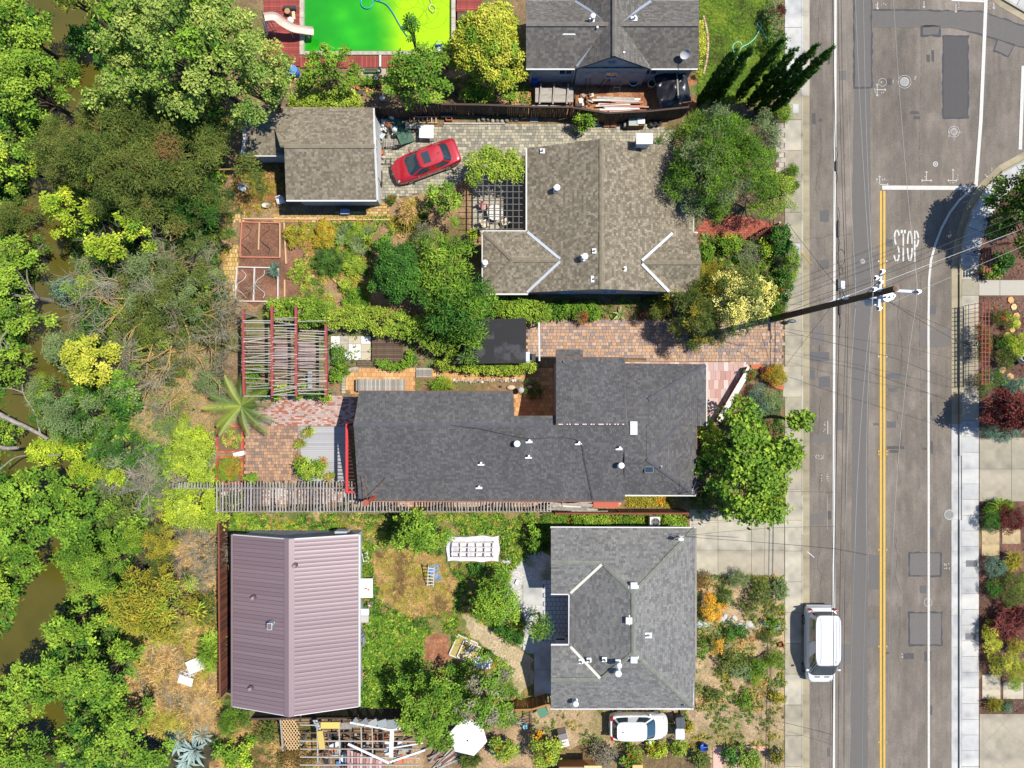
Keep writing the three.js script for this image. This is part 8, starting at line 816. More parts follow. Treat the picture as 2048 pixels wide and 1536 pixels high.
{ // behind the grey house
  const p = thing('concrete_panel', 'pale concrete panel with three leaning posts behind the grey house', 'panel', spotY(1108,195)); bx('panel', p, L(200,192,184,0.9, { map: rep(T_CONC, 2,2) }),2.6,0.08,1.0,0,0.5,-0.05,0,0.05); for (const x of [-1,-0.1,0.85]) beam('post', p, GREYWOODS[0], new V3(x + 0.1,0.7,-0.75), new V3(x, 0.55,0.6),0.1,0.1); for (const x of [-1.2,1.2]) for (const z of [-0.4,0.4]) bx('leg', p, WOODS[1],0.08,0.48,0.08, x, 0.24, z);
  const lb = thing('lumber_stack', 'white trim boards stacked against the curved fence', 'lumber', spotY(1235,212)); for (let k = 0; k < 16; k++) bx('plank', lb, pick([PVC, OFFWHITE, OFFWHITE, GREYWOODS[2], L(196,130,110)]), rr(1.4,3.3),0.05, rr(0.08,0.15), rr(-0.5,0.6),0.05 + k * 0.025,0.3 - k * 0.05, rr(-0.07,0.07)); const l2 = thing('scrap_heap', 'heap of scrap timber and pots in the rusty soil', 'scrap', spotY(1165,200)); for (let k = 0; k < 16; k++) { const m = bx('scrap', l2, pick([GREYWOODS[0], OFFWHITE, RUST, BLACK, WOODS[2]]), rr(0.1,0.6), rr(0.04,0.2), rr(0.06,0.3), rr(-0.6,0.7), rr(0.05,0.3), rr(-0.4,0.4), rr(0,3)); } const wp = thing('white_pipes', 'long white gutter lengths on the fence side of the concrete panel', 'pipes', spotY(1105,211)); for (let k = 0; k < 3; k++) bx('pipe', wp, PVC, 2.8 - k * 0.5,0.06,0.07, k * 0.1,0.08 + k * 0.06, k * 0.05,0.04 * (k - 1));
  const tp = thing('tarpaulin', 'glossy black tarpaulin draped on a post frame behind the grey house', 'tarpaulin', spotY(1338,178)); const q = part('sheet', tarp(2.1,2.9,0.4,8,0.5), two(M(new THREE.Color(0.015,0.015,0.018),0.35)), tp); q.position.y = 0.9; q.rotation.y = 0.2; bx('post', tp, GREYWOODS[0],0.09,0.09,2.2,0.25,1.6,0.1,0.06); for (const z of [-0.9,1]) bx('leg', tp, WOODS[1],0.08,1.6,0.08,0.25,0.8, z); 
  for (const [px, py, r, m, lab] of [[1265,166,0.33, BLACK, 'black round planter tub against the grey house wall'],[1302,170,0.26, L(206,160,96), 'square tan basin against the grey house wall']]) { const t = thing('planter_tub', lab, 'tub', spotY(px, py)); part('tub', new THREE.LatheGeometry([[0.01,0.02],[r * 0.8,0.02],[r, 0.5],[r * 1.08,0.52],[r * 0.9,0.48],[r * 0.75,0.36],[0.01,0.36]].map(k => new THREE.Vector2(...k)),24), m, t); part('soil', new THREE.CircleGeometry(r * 0.78,18).rotateX(-PI / 2).translate(0,0.38,0), L(90,66,48), t); part('rim', new THREE.TorusGeometry(r, 0.03,6,24).rotateX(PI / 2).translate(0,0.52,0), PVC, t); }
  const br = thing('blue_barrel', 'bright blue barrel at the corner of the grey house', 'barrel', spotY(1069,166)); cyl('barrel', br, L(40,80,190,0.5),0.2,0.6,0,0.3,0); cyl('lid', br, L(50,96,206,0.5),0.21,0.04,0,0.62,0); const rk = thing('garden_tools', 'rakes and poles leaning against the shaded grey house wall', 'tools', spotY(1195,166)); for (const [x, l, a] of [[-0.9,1.5,0.1],[-0.5,1.6,-0.15],[0,1.9,0.7],[0.4,1.7,0.5],[0.8,1.4,-0.1]]) beam('pole', rk, pick(DARKWOODS), new V3(x, 0,0.3), new V3(x + a, l, -0.05),0.035,0.035); 
  const gl = thing('garden_hose', 'looping mint green hose on the front lawn', 'hose', at(1480,90,0).setY(0.06)); part('hose', tube([[1534,80],[1527,66],[1521,55],[1515,49],[1515,45],[1520,45],[1523,52],[1518,62],[1510,76],[1496,88],[1484,94],[1480,102],[1484,109],[1492,113],[1496,118],[1493,123],[1484,122],[1474,114],[1467,101],[1466,92],[1471,85],[1480,84],[1484,90]].map(k => at(k[0], k[1],0.06).sub(at(1480,90,0).setY(0.06))),0.036,6,120), L(140,224,196,0.5), gl);
  const ed = thing('brick_edging', 'curved pink brick edging between the lawn and the grey house', 'edging', [wx(1412),0, wz(80)]); for (let k = 0; k < 26; k++) { const a = k / 25, x = 1400 + 16 * Math.sin(PI * (0.15 + a * 0.7)), y = 34 + a * 112; bx('brick', ed, pick([L(206,160,140), L(190,130,110), L(214,180,160)]),0.12,0.1,0.13, wx(x) - ed.position.x, 0.05, wz(y) - ed.position.z, rr(-0.1,0.1)); }
}
{ // behind the pool fence
  for (const [px, py, m, s, lab] of [[590,146, L(60,120,206,0.5),0.3, 'blue plastic barrel at the edge of the pale evergreen']]) { const t = thing('blue_barrel', lab, 'barrel', spotY(px, py)); cyl('barrel', t, m, s, 0.7,0,0.35,0); cyl('lid', t, L(90,150,226,0.4), s * 1.03,0.05,0,0.72,0); part('ring', new THREE.TorusGeometry(s, 0.025,6,20).rotateX(PI / 2).translate(0,0.5,0), m, t); }
  const pl = thing('planter_trough', 'green trough planter beside the red pool deck', 'planter', spotY(742,141)); const GT = L(90,150,120); for (const z of [-0.12,0.12]) bx('side', pl, GT, 0.95,0.26,0.03,0,0.13, z); for (const x of [-0.46,0.46]) bx('end', pl, GT, 0.03,0.26,0.22, x, 0.13,0); bx('soil', pl, L(90,70,50),0.9,0.04,0.22,0,0.2,0); solo('tyre', 'black tyre beside the green trough planter', 'tyre', new THREE.TorusGeometry(0.14,0.05,8,18).rotateX(PI / 2).translate(0,0.06,0), TYRE, spotY(757,139)); const tl = part('sheet', tarp(1.2,0.7,0.18,14), two(L(50,150,110,0.6)), thing('green_net', 'crumpled green netting above the garage roof', 'net', spotY(692,196),0.5)); const pt = thing('plant_pots', 'cluster of dark pots with seedlings behind the pool fence', 'pots', spotY(738,172)); for (let k = 0; k < 7; k++) { const m = part('pot', new THREE.LatheGeometry([[0.01,0.01],[0.1,0.01],[0.14,0.22],[0.11,0.22],[0.09,0.16],[0.01,0.16]].map(q => new THREE.Vector2(...q)),12), k % 3 ? BLACK : TERRA, pt); m.position.set(-0.75 + k * 0.25,0, rr(-0.12,0.12)); } S('seedling greens in the cluster of dark pots', 738,164,24,5,0.6, { pal: 'mid', s: 0.2, k: 8 }); const wb = thing('white_bowl', 'white bowl on the pale concrete pad', 'bowl', spotY(752,155)); part('bowl', new THREE.LatheGeometry([[0.01,0.02],[0.08,0.02],[0.14,0.14],[0.13,0.15],[0.07,0.05],[0.01,0.05]].map(q => new THREE.Vector2(...q)),16), PVC, wb); for (const [px, py, lab] of [[765,196, 'small white box near the garage roof ridge'],[720,186, 'dark square planter behind the pool fence'],[1018,192, 'white tray beside the ivy drift']]) { const t = thing('small_box', lab, 'box', spotY(px, py), rr(0,1)); bx('box', t, lab.includes('dark') ? BLACK : PVC, 0.34,0.2,0.28,0,0.1,0); bx('lid', t, lab.includes('dark') ? L(70,70,74) : OFFWHITE, 0.36,0.03,0.3,0,0.215,0); } const bs = thing('brush_heap', 'heap of brown sticks and reddish wood behind the citrus tree', 'brush', spotY(900,180)); for (let k = 0; k < 22; k++) beam('stick', bs, pick([WOODS[0], RUST, GREYWOODS[0]]), new V3(rr(-0.8,0.8), rr(0.02,0.3), rr(-0.4,0.4)), new V3(rr(-0.8,0.8), rr(0.02,0.4), rr(-0.4,0.4)),0.04,0.04); const fr = thing('metal_frame', 'round rusty fire bowl behind the citrus tree', 'fire bowl', spotY(1014,181)); part('ring', new THREE.TorusGeometry(0.24,0.05,8,20).rotateX(PI / 2).translate(0,0.16,0), RUST, fr); cyl('bowl', fr, L(90,60,50),0.22,0.1,0,0.06,0);
}
// ---------- weedy yard ----------
{
  const t = thing('growing_frame', 'weathered cold frame on a crumpled white tarpaulin', 'cold frame', spotY(946,1098)); part('tarpaulin', tarp(3.7,1.7,0.22,21), two(L(214,214,220,0.5)), t).position.y = 0.04; for (let k = 0; k < 6; k++) bx('bar', t, L(214,204,198,0.9),0.07,0.09,1.05,-1.4 + k * 0.56,0.42,0.02); for (const z of [-0.5,-0.17,0.17,0.5]) bx('rail', t, L(206,194,188,0.9),2.85,0.07,0.07,0,0.38, z + 0.02); for (const x of [-1.4,1.4]) for (const z of [-0.5,0.5]) bx('leg', t, GREYWOODS[1],0.08,0.38,0.08, x, 0.19, z);
  const sl = thing('sled', 'bright blue plastic sled behind the aluminium ladder', 'sled', spotY(870,1146),0.25); part('hull', new RoundedBoxGeometry(0.75,0.14,1.15,3,0.06).translate(0,0.1,0), L(40,140,214,0.4), sl); bx('seat', sl, L(80,170,230,0.4),0.4,0.03,0.5,0,0.18,0); bx('sticker', sl, L(206,60,70),0.2,0.01,0.16,-0.1,0.2,-0.05);
  const pa = thing('pallet_stack', 'yellowish mesh covered boards with white scrap on top', 'pallets', spotY(935,1302),-0.42); const YM = L(206,184,110,0.95, { map: rep(T_SPECK, 3,3) }); for (const [x, y, z, w, d] of [[-0.5,0.12,0,1.5,1.5],[-0.1,0.26,0,1.2,1.25]]) { bx('panel', pa, YM, w, 0.08, d, x + 0.2, y, z); for (const s of [-1,1]) { bx('frame', pa, OFFWHITE, w, 0.1,0.08, x + 0.2, y + 0.01, z + s * d / 2); bx('frame', pa, OFFWHITE, 0.08,0.1, d, x + 0.2 + s * w / 2, y + 0.01, z); } } for (let k = 0; k < 6; k++) bx('batten', pa, PVC, 0.6,0.05,0.06, rr(-0.1,0.3),0.36, rr(-0.4,0.4), rr(0,3)); const sc = thing('plastic_scrap', 'crumpled white plastic sheeting beside the yellowish boards', 'plastic', spotY(966,1318)); for (let k = 0; k < 7; k++) { const m = part('sheet', tarp(0.7,0.6,0.3,40 + k), two(L(236,234,230,0.5)), sc); m.position.set(rr(-0.35,0.35),0.1 + k * 0.04, rr(-0.35,0.35)); m.rotation.y = rr(0,6); }
  for (const [px, py, lab] of [[838,1312, 'white plastic jug on the reddish dirt'],[1034,1165, 'small white litter bag near the slab path']]) { const m = thing('litter', lab, 'litter', spotY(px, py), rr(0,3)); bx('body', m, PVC, 0.3,0.14,0.2,0,0.07,0); cyl('cap', m, PVC, 0.04,0.06,0.17,0.1,0, CY8); }
  for (const [px, py, a, lab] of [[812,1188,0.45, 'pale stone plank lying in the dry grass'],[818,1208,0.45, 'second pale stone plank half sunk in the dry grass']]) solo('stone_plank', lab, 'stone', gbox(1.0,0.06,0.22), L(206,190,164), spotY(px, py),-a);
  const tb = thing('white_table', 'white table cluttered with parts beside the metal roof', 'table', spotY(733,1176,0.7)); bx('top', tb, L(240,238,236,0.5),0.85,0.04,1.3,0,0.72,0); for (const x of [-0.38,0.38]) for (const z of [-0.6,0.6]) bx('leg', tb, PVC, 0.05,0.7,0.05, x, 0.35, z); for (let k = 0; k < 8; k++) bx('part_on_top', tb, pick([RUST, GALV, L(206,60,50), PVC]),0.08,0.06,0.1, rr(-0.3,0.3),0.77, rr(-0.4,0.4), rr(0,3)); const bu = thing('paint_bucket', 'white bucket with tools beside the metal roof', 'bucket', spotY(741,1207)); part('bucket', new THREE.LatheGeometry([[0.01,0.01],[0.14,0.01],[0.18,0.36],[0.16,0.36],[0.13,0.1],[0.01,0.1]].map(q => new THREE.Vector2(...q)),18), PVC, bu); for (let k = 0; k < 3; k++) beam('tool', bu, pick([RUST, L(206,90,60), L(60,120,90)]), new V3(0,0.1,0), new V3(rr(-0.4,-0.1),0.6, rr(-0.2,0.2)),0.03,0.03); for (const [py, m, lab] of [[1222, PVC, 'white cooler box beside the metal roof'],[1236, L(190,184,178), 'ribbed grey box below the white cooler']]) { const c = thing('cooler_box', lab, 'box', spotY(728, py)); bx('box', c, m, 0.7,0.4,0.42,0,0.2,0); bx('lid', c, m, 0.73,0.06,0.45,0,0.43,0); for (let k = 0; k < 3; k++) bx('rib', c, OFFWHITE, 0.03,0.36,0.45,-0.2 + k * 0.2,0.2,0); } const fc = thing('folding_chairs', 'folded grey chairs leaning beside the metal roof', 'chairs', spotY(724,1266)); for (let k = 0; k < 3; k++) for (const z of [-0.3,0.3]) bx('frame', fc, GALV, 0.04,0.9,0.04, k * 0.1,0.45, z + k * 0.2,0,0,0.15); for (let k = 0; k < 3; k++) bx('seat', fc, L(150,150,160),0.04,0.4,0.5, k * 0.1,0.5, k * 0.2,0,0,0.15);
  for (const [px, py, w, d, a, lab] of [[398,1324,1.2,0.9,0.4, 'large white sheet of board in the straw by the fence'],[378,1355,1.0,0.6,-0.3, 'tangled white panel and netting in the straw']]) { const b = thing('board_sheet', lab, 'board', [wx(px), G(wx(px), wz(py)), wz(py)], a); part('sheet', tarp(w, d, 0.1, px, 0.05), two(L(232,226,216,0.7)), b).position.y = 0.55; if (lab[0] === 't') for (let k = 0; k < 14; k++) beam('wire', b, PVC, new V3(rr(-0.6,0.5),0.6, rr(-0.9,0)), new V3(rr(-0.6,0.5),0.62, rr(-0.9,0)),0.02,0.02); }
}
// ---------- south end: skeleton greenhouse, lattice, parasol ----------
{
  const t = thing('lattice_panel', 'wooden diagonal lattice panel leaning at the south fence', 'lattice', at(580,1472,1).setY(0)); const c = (x, y, h) => at(x, y, h).sub(t.position), LT = L(222,184,136,0.85); const poly = [[562,1440],[590,1436],[604,1480],[596,1500],[574,1502],[564,1470]]; for (let k = -9; k < 10; k++) for (const s of [-1,1]) { let a = null, b = null; for (let u = -40; u <= 40; u += 1) { const x = 582 + k * 6 + u * 0.7, y = 1470 + s * u; if (inPoly(x, y, poly)) { if (!a) a = [x, y]; b = [x, y]; } } if (a && Math.hypot(a[0] - b[0], a[1] - b[1]) > 5) beam('lath', t, LT, c(...a, 1.5 - (a[1] - 1440) * 0.008 + s * 0.012), c(...b, 1.5 - (b[1] - 1440) * 0.008 + s * 0.012),0.045,0.018); } beam('post', t, GREYWOODS[0], c(561,1438,1.6), c(566,1502,1.1),0.1,0.1); for (const [x, y] of [[562,1440],[566,1500],[602,1484]]) { const p = c(x, y, 1.3); bx('leg', t, GREYWOODS[1],0.08,1.3,0.08, p.x, 0.65, p.z); }
  const g = thing('skeleton_greenhouse', 'ruined timber frame greenhouse with white ridge gutters', 'greenhouse', [wx(740),0, wz(1490)]), q = (x, y, h) => at(x, y, h).sub(g.position), WD = [GREYWOODS[0], GREYWOODS[2], WOODS[2]]; 
  for (let k = 0; k < 7; k++) beam('rafter', g, pick(WD), q(634 + k * 22,1446,2.2), q(636 + k * 22,1530,2.0),0.07,0.09); for (let k = 0; k < 6; k++) beam('purlin', g, pick(WD), q(600,1450 + k * 16,2.15), q(840,1452 + k * 16 + rr(-4,4),2.15),0.07,0.07); for (const [x, y] of [[634,1448],[634,1528],[700,1528],[782,1450],[840,1460],[784,1530],[602,1490]]) { const p = q(x, y, 2.1); bx('post', g, pick(WD),0.1,2.1,0.1, p.x, 1.05, p.z); }
  beam('white_gutter', g, PVC, q(700,1445,2.4), q(782,1460,2.4),0.1,0.1); beam('white_gutter', g, PVC, q(782,1460,2.4), q(828,1452,2.4),0.1,0.1); beam('white_gutter', g, PVC, q(784,1462,2.38), q(782,1514,2.3),0.26,0.08); beam('white_gutter', g, PVC, q(696,1488,2.3), q(778,1526,2.3),0.14,0.08); beam('white_gutter', g, PVC, q(780,1524,2.3), q(850,1500,2.3),0.12,0.08); beam('white_gutter', g, PVC, q(784,1496,2.3), q(846,1486,2.3),0.08,0.08);
  for (let k = 0; k < 7; k++) beam('roof_sheet', g, [L(150,158,158,0.5), L(134,142,144,0.5), L(166,170,168,0.5)][k % 3], q(706 + k * 19,1440 + Math.abs(k - 4) * 0.5,2.3), q(712 + k * 18,1458 - Math.abs(k - 4) * 2.2,2.45),0.6,0.03); bx('yellow_panel', g, L(214,190,100,0.8),1.3,0.05,0.42, q(661,1451,2.3).x, 2.3, q(661,1451,2.3).z); bx('yellow_panel', g, L(200,176,96,0.8),0.4,0.04,1.2, q(642,1480,2.2).x, 2.22, q(642,1480,2.2).z, 0.15); bx('grey_panel', g, GREYWOODS[1],0.8,0.05,0.4, q(692,1452,2.3).x, 2.32, q(692,1452,2.3).z); const wf = new THREE.Group(); wf.name = 'old_window'; wf.position.copy(q(634,1450,2.1)); wf.rotation.set(0.2,0.3,0.3); g.add(wf); for (const x of [-0.2,0,0.2]) bx('frame', wf, DARKWOODS[0],0.03,0.04,0.8, x, 0,0); for (let k = 0; k < 5; k++) bx('frame', wf, DARKWOODS[0],0.44,0.04,0.03,0,0,-0.4 + k * 0.2); bx('pane', wf, L(200,212,220,0.2),0.4,0.015,0.78,0,0,0);
  for (let k = 0; k < 12; k++) beam('pink_roof_board', g, [L(190,140,136), L(206,176,172), L(150,110,106)][k % 3], q(697 + k * 6.4,1500 + k * 2.2,2.1), q(697 + k * 6.2,1560,1.9),0.17,0.03);
  const jk = thing('scrap_heap', 'clutter of timber, buckets and boxes inside the greenhouse frame', 'clutter', [wx(730),0, wz(1492)]); for (let k = 0; k < 46; k++) bx('scrap', jk, pick([RUST, OFFWHITE, BLACK, GREYWOODS[0], WOODS[0], L(60,120,190), L(206,120,80), GREYWOODS[2]]), rr(0.12,0.9), rr(0.06,0.5), rr(0.1,0.4), rr(-3.2,3.2), rr(0.1,0.4), rr(-1.0,1.1), rr(0,3)); for (const [x, z] of [[1.7,-0.1],[-1.2,0.4]]) { part('water_tank', new THREE.CylinderGeometry(0.28,0.28,0.9,18).translate(x, 0.45, z), L(220,222,224,0.5), jk); }
  const u = thing('parasol', 'white hexagonal parasol beside the glossy tree', 'parasol', at(936,1478,2.3).setY(0)); const pg = new THREE.ConeGeometry(1.28,0.42,6,1, true); part('canopy', pg.rotateY(0.3).translate(0,2.3,0), two(L(240,240,238,0.7)), u); for (let k = 0; k < 6; k++) { const a = k * PI / 3 + 0.3; beam('rib', u, GALV, new V3(0,2.48,0), new V3(Math.sin(a) * 1.26,2.08, Math.cos(a) * 1.26),0.025,0.025); } cyl('pole', u, GALV, 0.025,2.5,0,1.25,0, CY8); cyl('finial', u, BLACK, 0.04,0.08,0,2.54,0, CY8); cyl('base', u, CONC[1],0.3,0.08,0,0.04,0);
  const fs = thing('timber_pile', 'fan of old timbers lying below the parasol', 'timber', [wx(880),0, wz(1505)]); for (let k = 0; k < 16; k++) bx('plank', fs, pick([...GREYWOODS, WOODS[0], L(120,70,60)]), rr(0.8,2.2),0.06, rr(0.08,0.2), rr(-0.7,0.7),0.05 + k * 0.02, rr(-0.6,0.6),0.7 + rr(-0.4,0.4)); for (const [px, py, m, lab] of [[988,1495, L(30,80,190,0.4), 'blue barrel in the shade below the parasol'],[1050,1452, L(120,190,210,0.5), 'small turquoise can beside the short golden fence']]) { const b = thing('barrel', lab, 'barrel', spotY(px, py)); const r = px < 1000 ? 0.28 : 0.14; cyl('barrel', b, m, r, r * 2.4,0, r * 1.2,0); part('rim', new THREE.TorusGeometry(r, 0.025,6,20).rotateX(PI / 2).translate(0, r * 2.4,0), m, b); cyl('lid', b, m, r * 0.9,0.02,0, r * 2.38,0); } const sk = thing('stick_pile', 'sticks and tools piled behind the short golden fence', 'sticks', spotY(1036,1440)); for (let k = 0; k < 14; k++) beam('stick', sk, pick([...GREYWOODS, BLACK]), new V3(rr(-0.6,0.3), rr(0.05,0.3), rr(-0.4,0.4)), new V3(rr(-0.2,0.6), rr(0.05,0.5), rr(-0.4,0.6)),0.04,0.04);
}
// ---------- around the light grey house ----------
{
  const ac = thing('air_conditioner', 'white air conditioner with a round fan grille north of the light grey roof', 'air conditioner', spotY(1310,1044,0.7)); part('cabinet', new RoundedBoxGeometry(0.72,0.7,0.7,2,0.05).translate(0,0.35,0), L(226,224,218,0.6), ac); part('grille', new THREE.CylinderGeometry(0.27,0.27,0.03,24).translate(0.04,0.71,0), M(new THREE.Color(0.03,0.03,0.03),0.7), ac); for (let k = 0; k < 4; k++) { const f = bx('fan_blade', ac, L(120,120,120),0.24,0.012,0.07,0.04 + 0.12 * Math.cos(k * PI / 2),0.735,0.12 * Math.sin(k * PI / 2),-k * PI / 2,0.3); } part('ring', new THREE.TorusGeometry(0.27,0.02,6,28).rotateX(PI / 2).translate(0.04,0.73,0), L(190,188,184), ac);
  function bin(label, px, py, m, lid, turn = 0) { const b = thing('wheelie_bin', label, 'bin', spotY(px, py, 1), turn); const g = new THREE.CylinderGeometry(0.42,0.33,0.95,4).rotateY(PI / 4).translate(0,0.5,0); part('body', g, m, b); part('lid', new RoundedBoxGeometry(0.62,0.07,0.68,2,0.03).translate(0,1.0,0), lid, b); for (const x of [-0.22,0.22]) part('wheel', new THREE.CylinderGeometry(0.1,0.1,0.06,14).rotateZ(PI / 2).translate(x, 0.1,-0.3), TYRE, b); bx('handle', b, lid, 0.5,0.04,0.05,0,0.98,-0.36); }
  bin('green wheeled bin beside the short golden fence', 1085,1424, L(60,110,80,0.6), L(80,130,100,0.6),0.5); bin('black wheeled bin in front of the white hatchback', 1361,1446, L(44,48,54,0.6), L(70,76,84,0.6),0.1); bin('grey wheeled bin with a white lid by the yellow weeds', 1360,1469, L(90,96,104,0.6), L(214,218,226,0.5),0);
  const bk = thing('bucket', 'bright blue bucket near the flower bed', 'bucket', spotY(1407,1493,0.3)); part('bucket', new THREE.LatheGeometry([[0.01,0.02],[0.19,0.02],[0.25,0.42],[0.27,0.43],[0.24,0.41],[0.18,0.06],[0.01,0.06]].map(q => new THREE.Vector2(...q)),24), two(L(40,100,226,0.4)), bk); part('handle', new THREE.TorusGeometry(0.25,0.012,5,24, PI).rotateX(-0.4).translate(0,0.4,0), GALV, bk);
  const cb = thing('appliance', 'white discarded cabinet with a grey top on the dirt', 'cabinet', spotY(1127,1477,0.6),0.25); bx('body', cb, L(236,226,220,0.6),0.58,0.85,0.9,0,0.43,0); bx('top', cb, L(130,126,126),0.6,0.05,0.42,0,0.88,-0.26); bx('panel', cb, L(200,160,130),0.3,0.02,0.1,0,0.87,0.12); for (const z of [0.1,0.34]) bx('knob', cb, L(176,130,100),0.24,0.015,0.05,0,0.865, z);
  const wl = thing('stucco_pillar', 'orange stucco gate pillar at the bottom flower bed', 'pillar', at(1272,1530,1).setY(0)); bx('shaft', wl, L(226,170,100,0.9),0.6,1.5,1.1,0,0.75,0.3); part('coping', new RoundedBoxGeometry(0.7,0.12,1.2,2,0.05).translate(0,1.55,0.3), L(236,184,116,0.9), wl); const gr = thing('steel_rack', 'steel slatted rack beside the orange stucco pillar', 'rack', at(1250,1525,0.8).setY(0)); for (let k = 0; k < 6; k++) bx('slat', gr, GALV, 0.5,0.03,0.05,0,0.8,-0.2 + k * 0.09); for (const x of [-0.22,0.22]) for (const z of [-0.2,0.25]) bx('leg', gr, GALV, 0.03,0.8,0.03, x, 0.4, z); const yr = thing('porch_roof', 'small yellow ribbed porch roof over an orange wall at the bottom', 'porch', at(1185,1545,2).setY(0)); for (let k = 0; k < 9; k++) bx('roof_rib', yr, k % 2 ? L(226,206,130) : L(206,196,150),0.12,0.05,1.4,-0.5 + k * 0.13,2.1,0.2); bx('wall', yr, L(214,150,90),2.6,2.0,0.2,-0.9,1,0.3); bx('roof', yr, L(176,130,90),1.6,0.1,1.6,-1.4,2.05,0.4); const po = thing('iron_gate', 'black iron side gate west of the dirt drive', 'gate', at(1062,1450,0.6).setY(0)); for (let k = 0; k < 9; k++) bx('bar', po, BLACK, 0.03,1.2,0.03,0,0.65,-0.8 + k * 0.2); for (const y of [0.2,1.15]) bx('rail', po, BLACK, 0.04,0.05,1.7,0, y, 0);
  const cr = thing('rusty_crate', 'small rusty crate on the sandy yard by the sidewalk', 'crate', spotY(1563,1290),0.3); for (const z of [-0.14,0.14]) bx('side', cr, RUST, 0.34,0.2,0.03,0,0.1, z); for (const x of [-0.16,0.16]) bx('side', cr, RUST, 0.03,0.2,0.28, x, 0.1,0); bx('base', cr, RUST, 0.32,0.02,0.28,0,0.02,0); solo('driftwood', 'bent driftwood branch in the sandy front yard', 'branch', taper([[1494,1308],[1505,1316],[1520,1312],[1532,1302]].map(k => at(k[0], k[1],0.1).sub(at(1494,1308,0).setY(0))),0.06,0.03), DARKWOODS[2], at(1494,1308,0).setY(0));
  const st = thing('stone_path', 'scattered pale stepping stones across the sandy front yard', 'stepping stones', [wx(1470),0, wz(1248)]); for (let k = 0; k < 26; k++) { const m = part('stone', new THREE.IcosahedronGeometry(1,1), pick([NEWC[0], CONC[0], L(176,184,196)]), st); m.scale.set(rr(0.14,0.34),0.06, rr(0.12,0.26)); m.position.set(wx(1400 + k * 6.3) - st.position.x, 0.03, wz(1246 - Math.sin(k * 0.25) * 10 + rr(-9,9)) - st.position.z); m.rotation.y = rr(0,3); }
  const bbq = thing('barbecue', 'dark barbecue and wheel in the shaded tile notch', 'barbecue', spotY(1120,1282,0.6)); part('drum', new THREE.CylinderGeometry(0.22,0.22,0.6,16).rotateZ(PI / 2).translate(0,0.75,0), BLACK, bbq); for (const x of [-0.25,0.25]) for (const z of [-0.15,0.15]) bx('leg', bbq, BLACK, 0.04,0.7,0.04, x, 0.35, z); part('wheel', new THREE.TorusGeometry(0.2,0.05,8,20).rotateX(PI / 2 - 0.3).translate(0.5,0.25,0), TYRE, bbq);
}
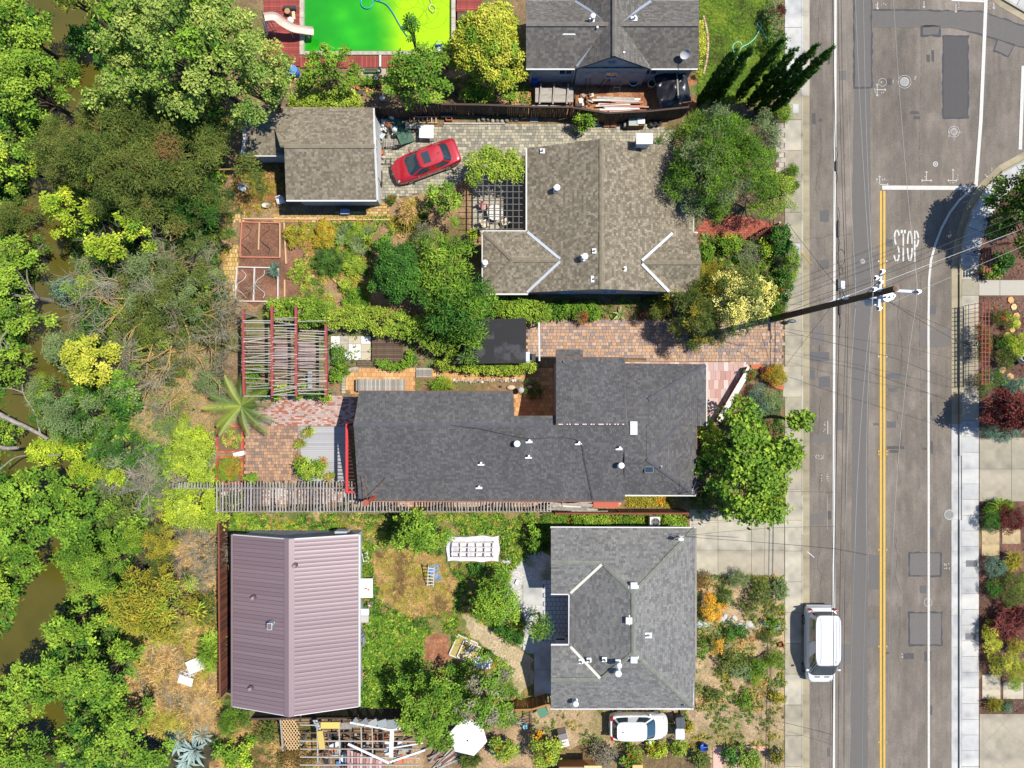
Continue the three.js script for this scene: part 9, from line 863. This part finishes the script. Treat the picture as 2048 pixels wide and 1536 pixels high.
// ---------- east gardens ----------
{
  const RS = L(140,74,54,0.8), b = thing('garden_arbor', 'rust coloured slatted bench arbor under the corner tree', 'arbor', [wx(1974),0, wz(520)]), c = (x, y, h) => at(x, y, h).sub(b.position); for (const x of [1969,1975,1981]) beam('slat', b, RS, c(x, 495,1.2), c(x - 1,545,1.2),0.1,0.06); for (const y of [500,520,542]) beam('cross_rail', b, RS, c(1966, y, 1.12), c(1985, y, 1.12),0.06,0.08); for (const x of [1969,1982]) for (const y of [498,543]) { const p = c(x, y, 1.1); bx('post', b, RS, 0.08,1.1,0.08, p.x, 0.55, p.z); }
  const t = thing('rose_trellis', 'long rust coloured trellis fence beside the east sidewalk', 'trellis', [wx(1962),0, wz(685)]), d = (x, y, h) => at(x, y, h).sub(t.position); for (const [x, hh] of [[1964,1.5],[1971,1.55],[1978,1.5]]) beam('top_rail', t, RS, d(x, 604, hh), d(x, 770, hh),0.05,0.06); for (let k = 0; k < 19; k++) { const y = 606 + k * 9; beam('cross_slat', t, RS, d(1961, y, 1.58), d(1981, y, 1.58),0.04,0.05); const p = d(1962, y, 1.4); bx('upright', t, RS, 0.028,1.45,0.028, p.x, 0.72, p.z); } for (const hh of [0.4,0.8,1.2]) { const a = d(1962,604,1), e = d(1962,770,1); beam('rail', t, RS, a.setY(hh), e.setY(hh),0.028,0.028); }
  const f = thing('flagstone_ring', 'ring of golden flagstones round the dark urn', 'flagstones', [wx(2025),0, wz(690)]); for (const [x, y] of [[2021,600],[2027,614],[2032,632],[2034,646],[2024,660],[2014,672],[2004,686],[1998,704],[1996,718],[2004,740],[2020,754],[2032,764],[2044,770]]) { const m = part('flagstone', new THREE.CylinderGeometry(1,1,1,6), pick([L(226,180,116), L(214,166,104), L(232,194,136)]), f); m.scale.set(rr(0.2,0.32),0.07, rr(0.17,0.26)); m.position.set(wx(x) - f.position.x, 0.04, wz(y) - f.position.z); m.rotation.y = rr(0,3); }
  const u = thing('garden_urn', 'dark round urn with a white ring in the east garden', 'urn', spotY(2040,716)); part('bowl', new THREE.LatheGeometry([[0.01,0.02],[0.2,0.02],[0.14,0.2],[0.4,0.5],[0.46,0.56],[0.38,0.52],[0.1,0.34],[0.01,0.34]].map(q => new THREE.Vector2(...q)),24), M(new THREE.Color(0.02,0.02,0.025),0.6), u); part('ring', new THREE.TorusGeometry(0.2,0.03,6,20).rotateX(PI / 2).translate(0.05,0.55,0), OFFWHITE, u);
  const g = thing('garden_gate', 'open red slatted gate at the brown house front path', 'gate', at(1532,462,0.8).setY(0),0.55); const RG = L(190,96,76,0.85); for (let k = 0; k < 9; k++) bx('slat', g, RG, 0.06,1.0,0.05,-0.7 + k * 0.17,0.55,0,0,-0.25); for (const y of [0.2,0.95]) bx('rail', g, DARKWOODS[0],1.6,0.07,0.05,0, y, 0.03 + (0.6 - y) * 0.25); bx('post', g, GREYWOODS[2],0.12,1.3,0.12,0.9,0.65,0); const g2 = thing('picket_panel', 'grey slatted panel beside the red gate', 'panel', at(1568,455,0.7).setY(0),0.6); for (let k = 0; k < 6; k++) bx('picket', g2, pick(GREYWOODS),0.09,0.9,0.03,-0.35 + k * 0.14,0.48,0,0,-0.3); for (const y of [0.2,0.8]) bx('rail', g2, GREYWOODS[1],0.95,0.06,0.04,0, y, 0.05);
  const cp = at(1222,631,0.2); for (const [px, py, lab] of [[1098,630, 'square terracotta pot at the driveway bed corner'],[1110,629, 'round terracotta pot beside the square one'],[1285,631, 'terracotta pot at the shaded end of the driveway bed']]) { const t2 = thing('terracotta_pot', lab, 'pot', spotY(px, py)); part('pot', new THREE.LatheGeometry([[0.01,0.01],[0.12,0.01],[0.17,0.28],[0.19,0.3],[0.14,0.29],[0.11,0.2],[0.01,0.2]].map(q => new THREE.Vector2(...q)),18), TERRA, t2); part('soil', new THREE.CircleGeometry(0.13,14).rotateX(-PI / 2).translate(0,0.22,0), L(110,84,60), t2); } S('dead reddish plant at the edge of the driveway', 1165,634,11,14,0.7, { pal: 'rust', leaf: 'spike', s: 0.4, k: 5, pal2: 'red', p2: 0.3, mat: LD });
  const yl = at(1590,478,0); solo('guy_guard', 'yellow plastic guy wire guard over the west gutter', 'wire guard', gbeam(at(1602,504,1.6).sub(yl), at(1624,530,2.8).sub(yl),0.05,0.05), L(226,190,60), yl);
}
scene.traverse(o => { if (o.isMesh && o.name !== 'sky') { o.castShadow = true; o.receiveShadow = true; } });
renderer.render(scene, camera);
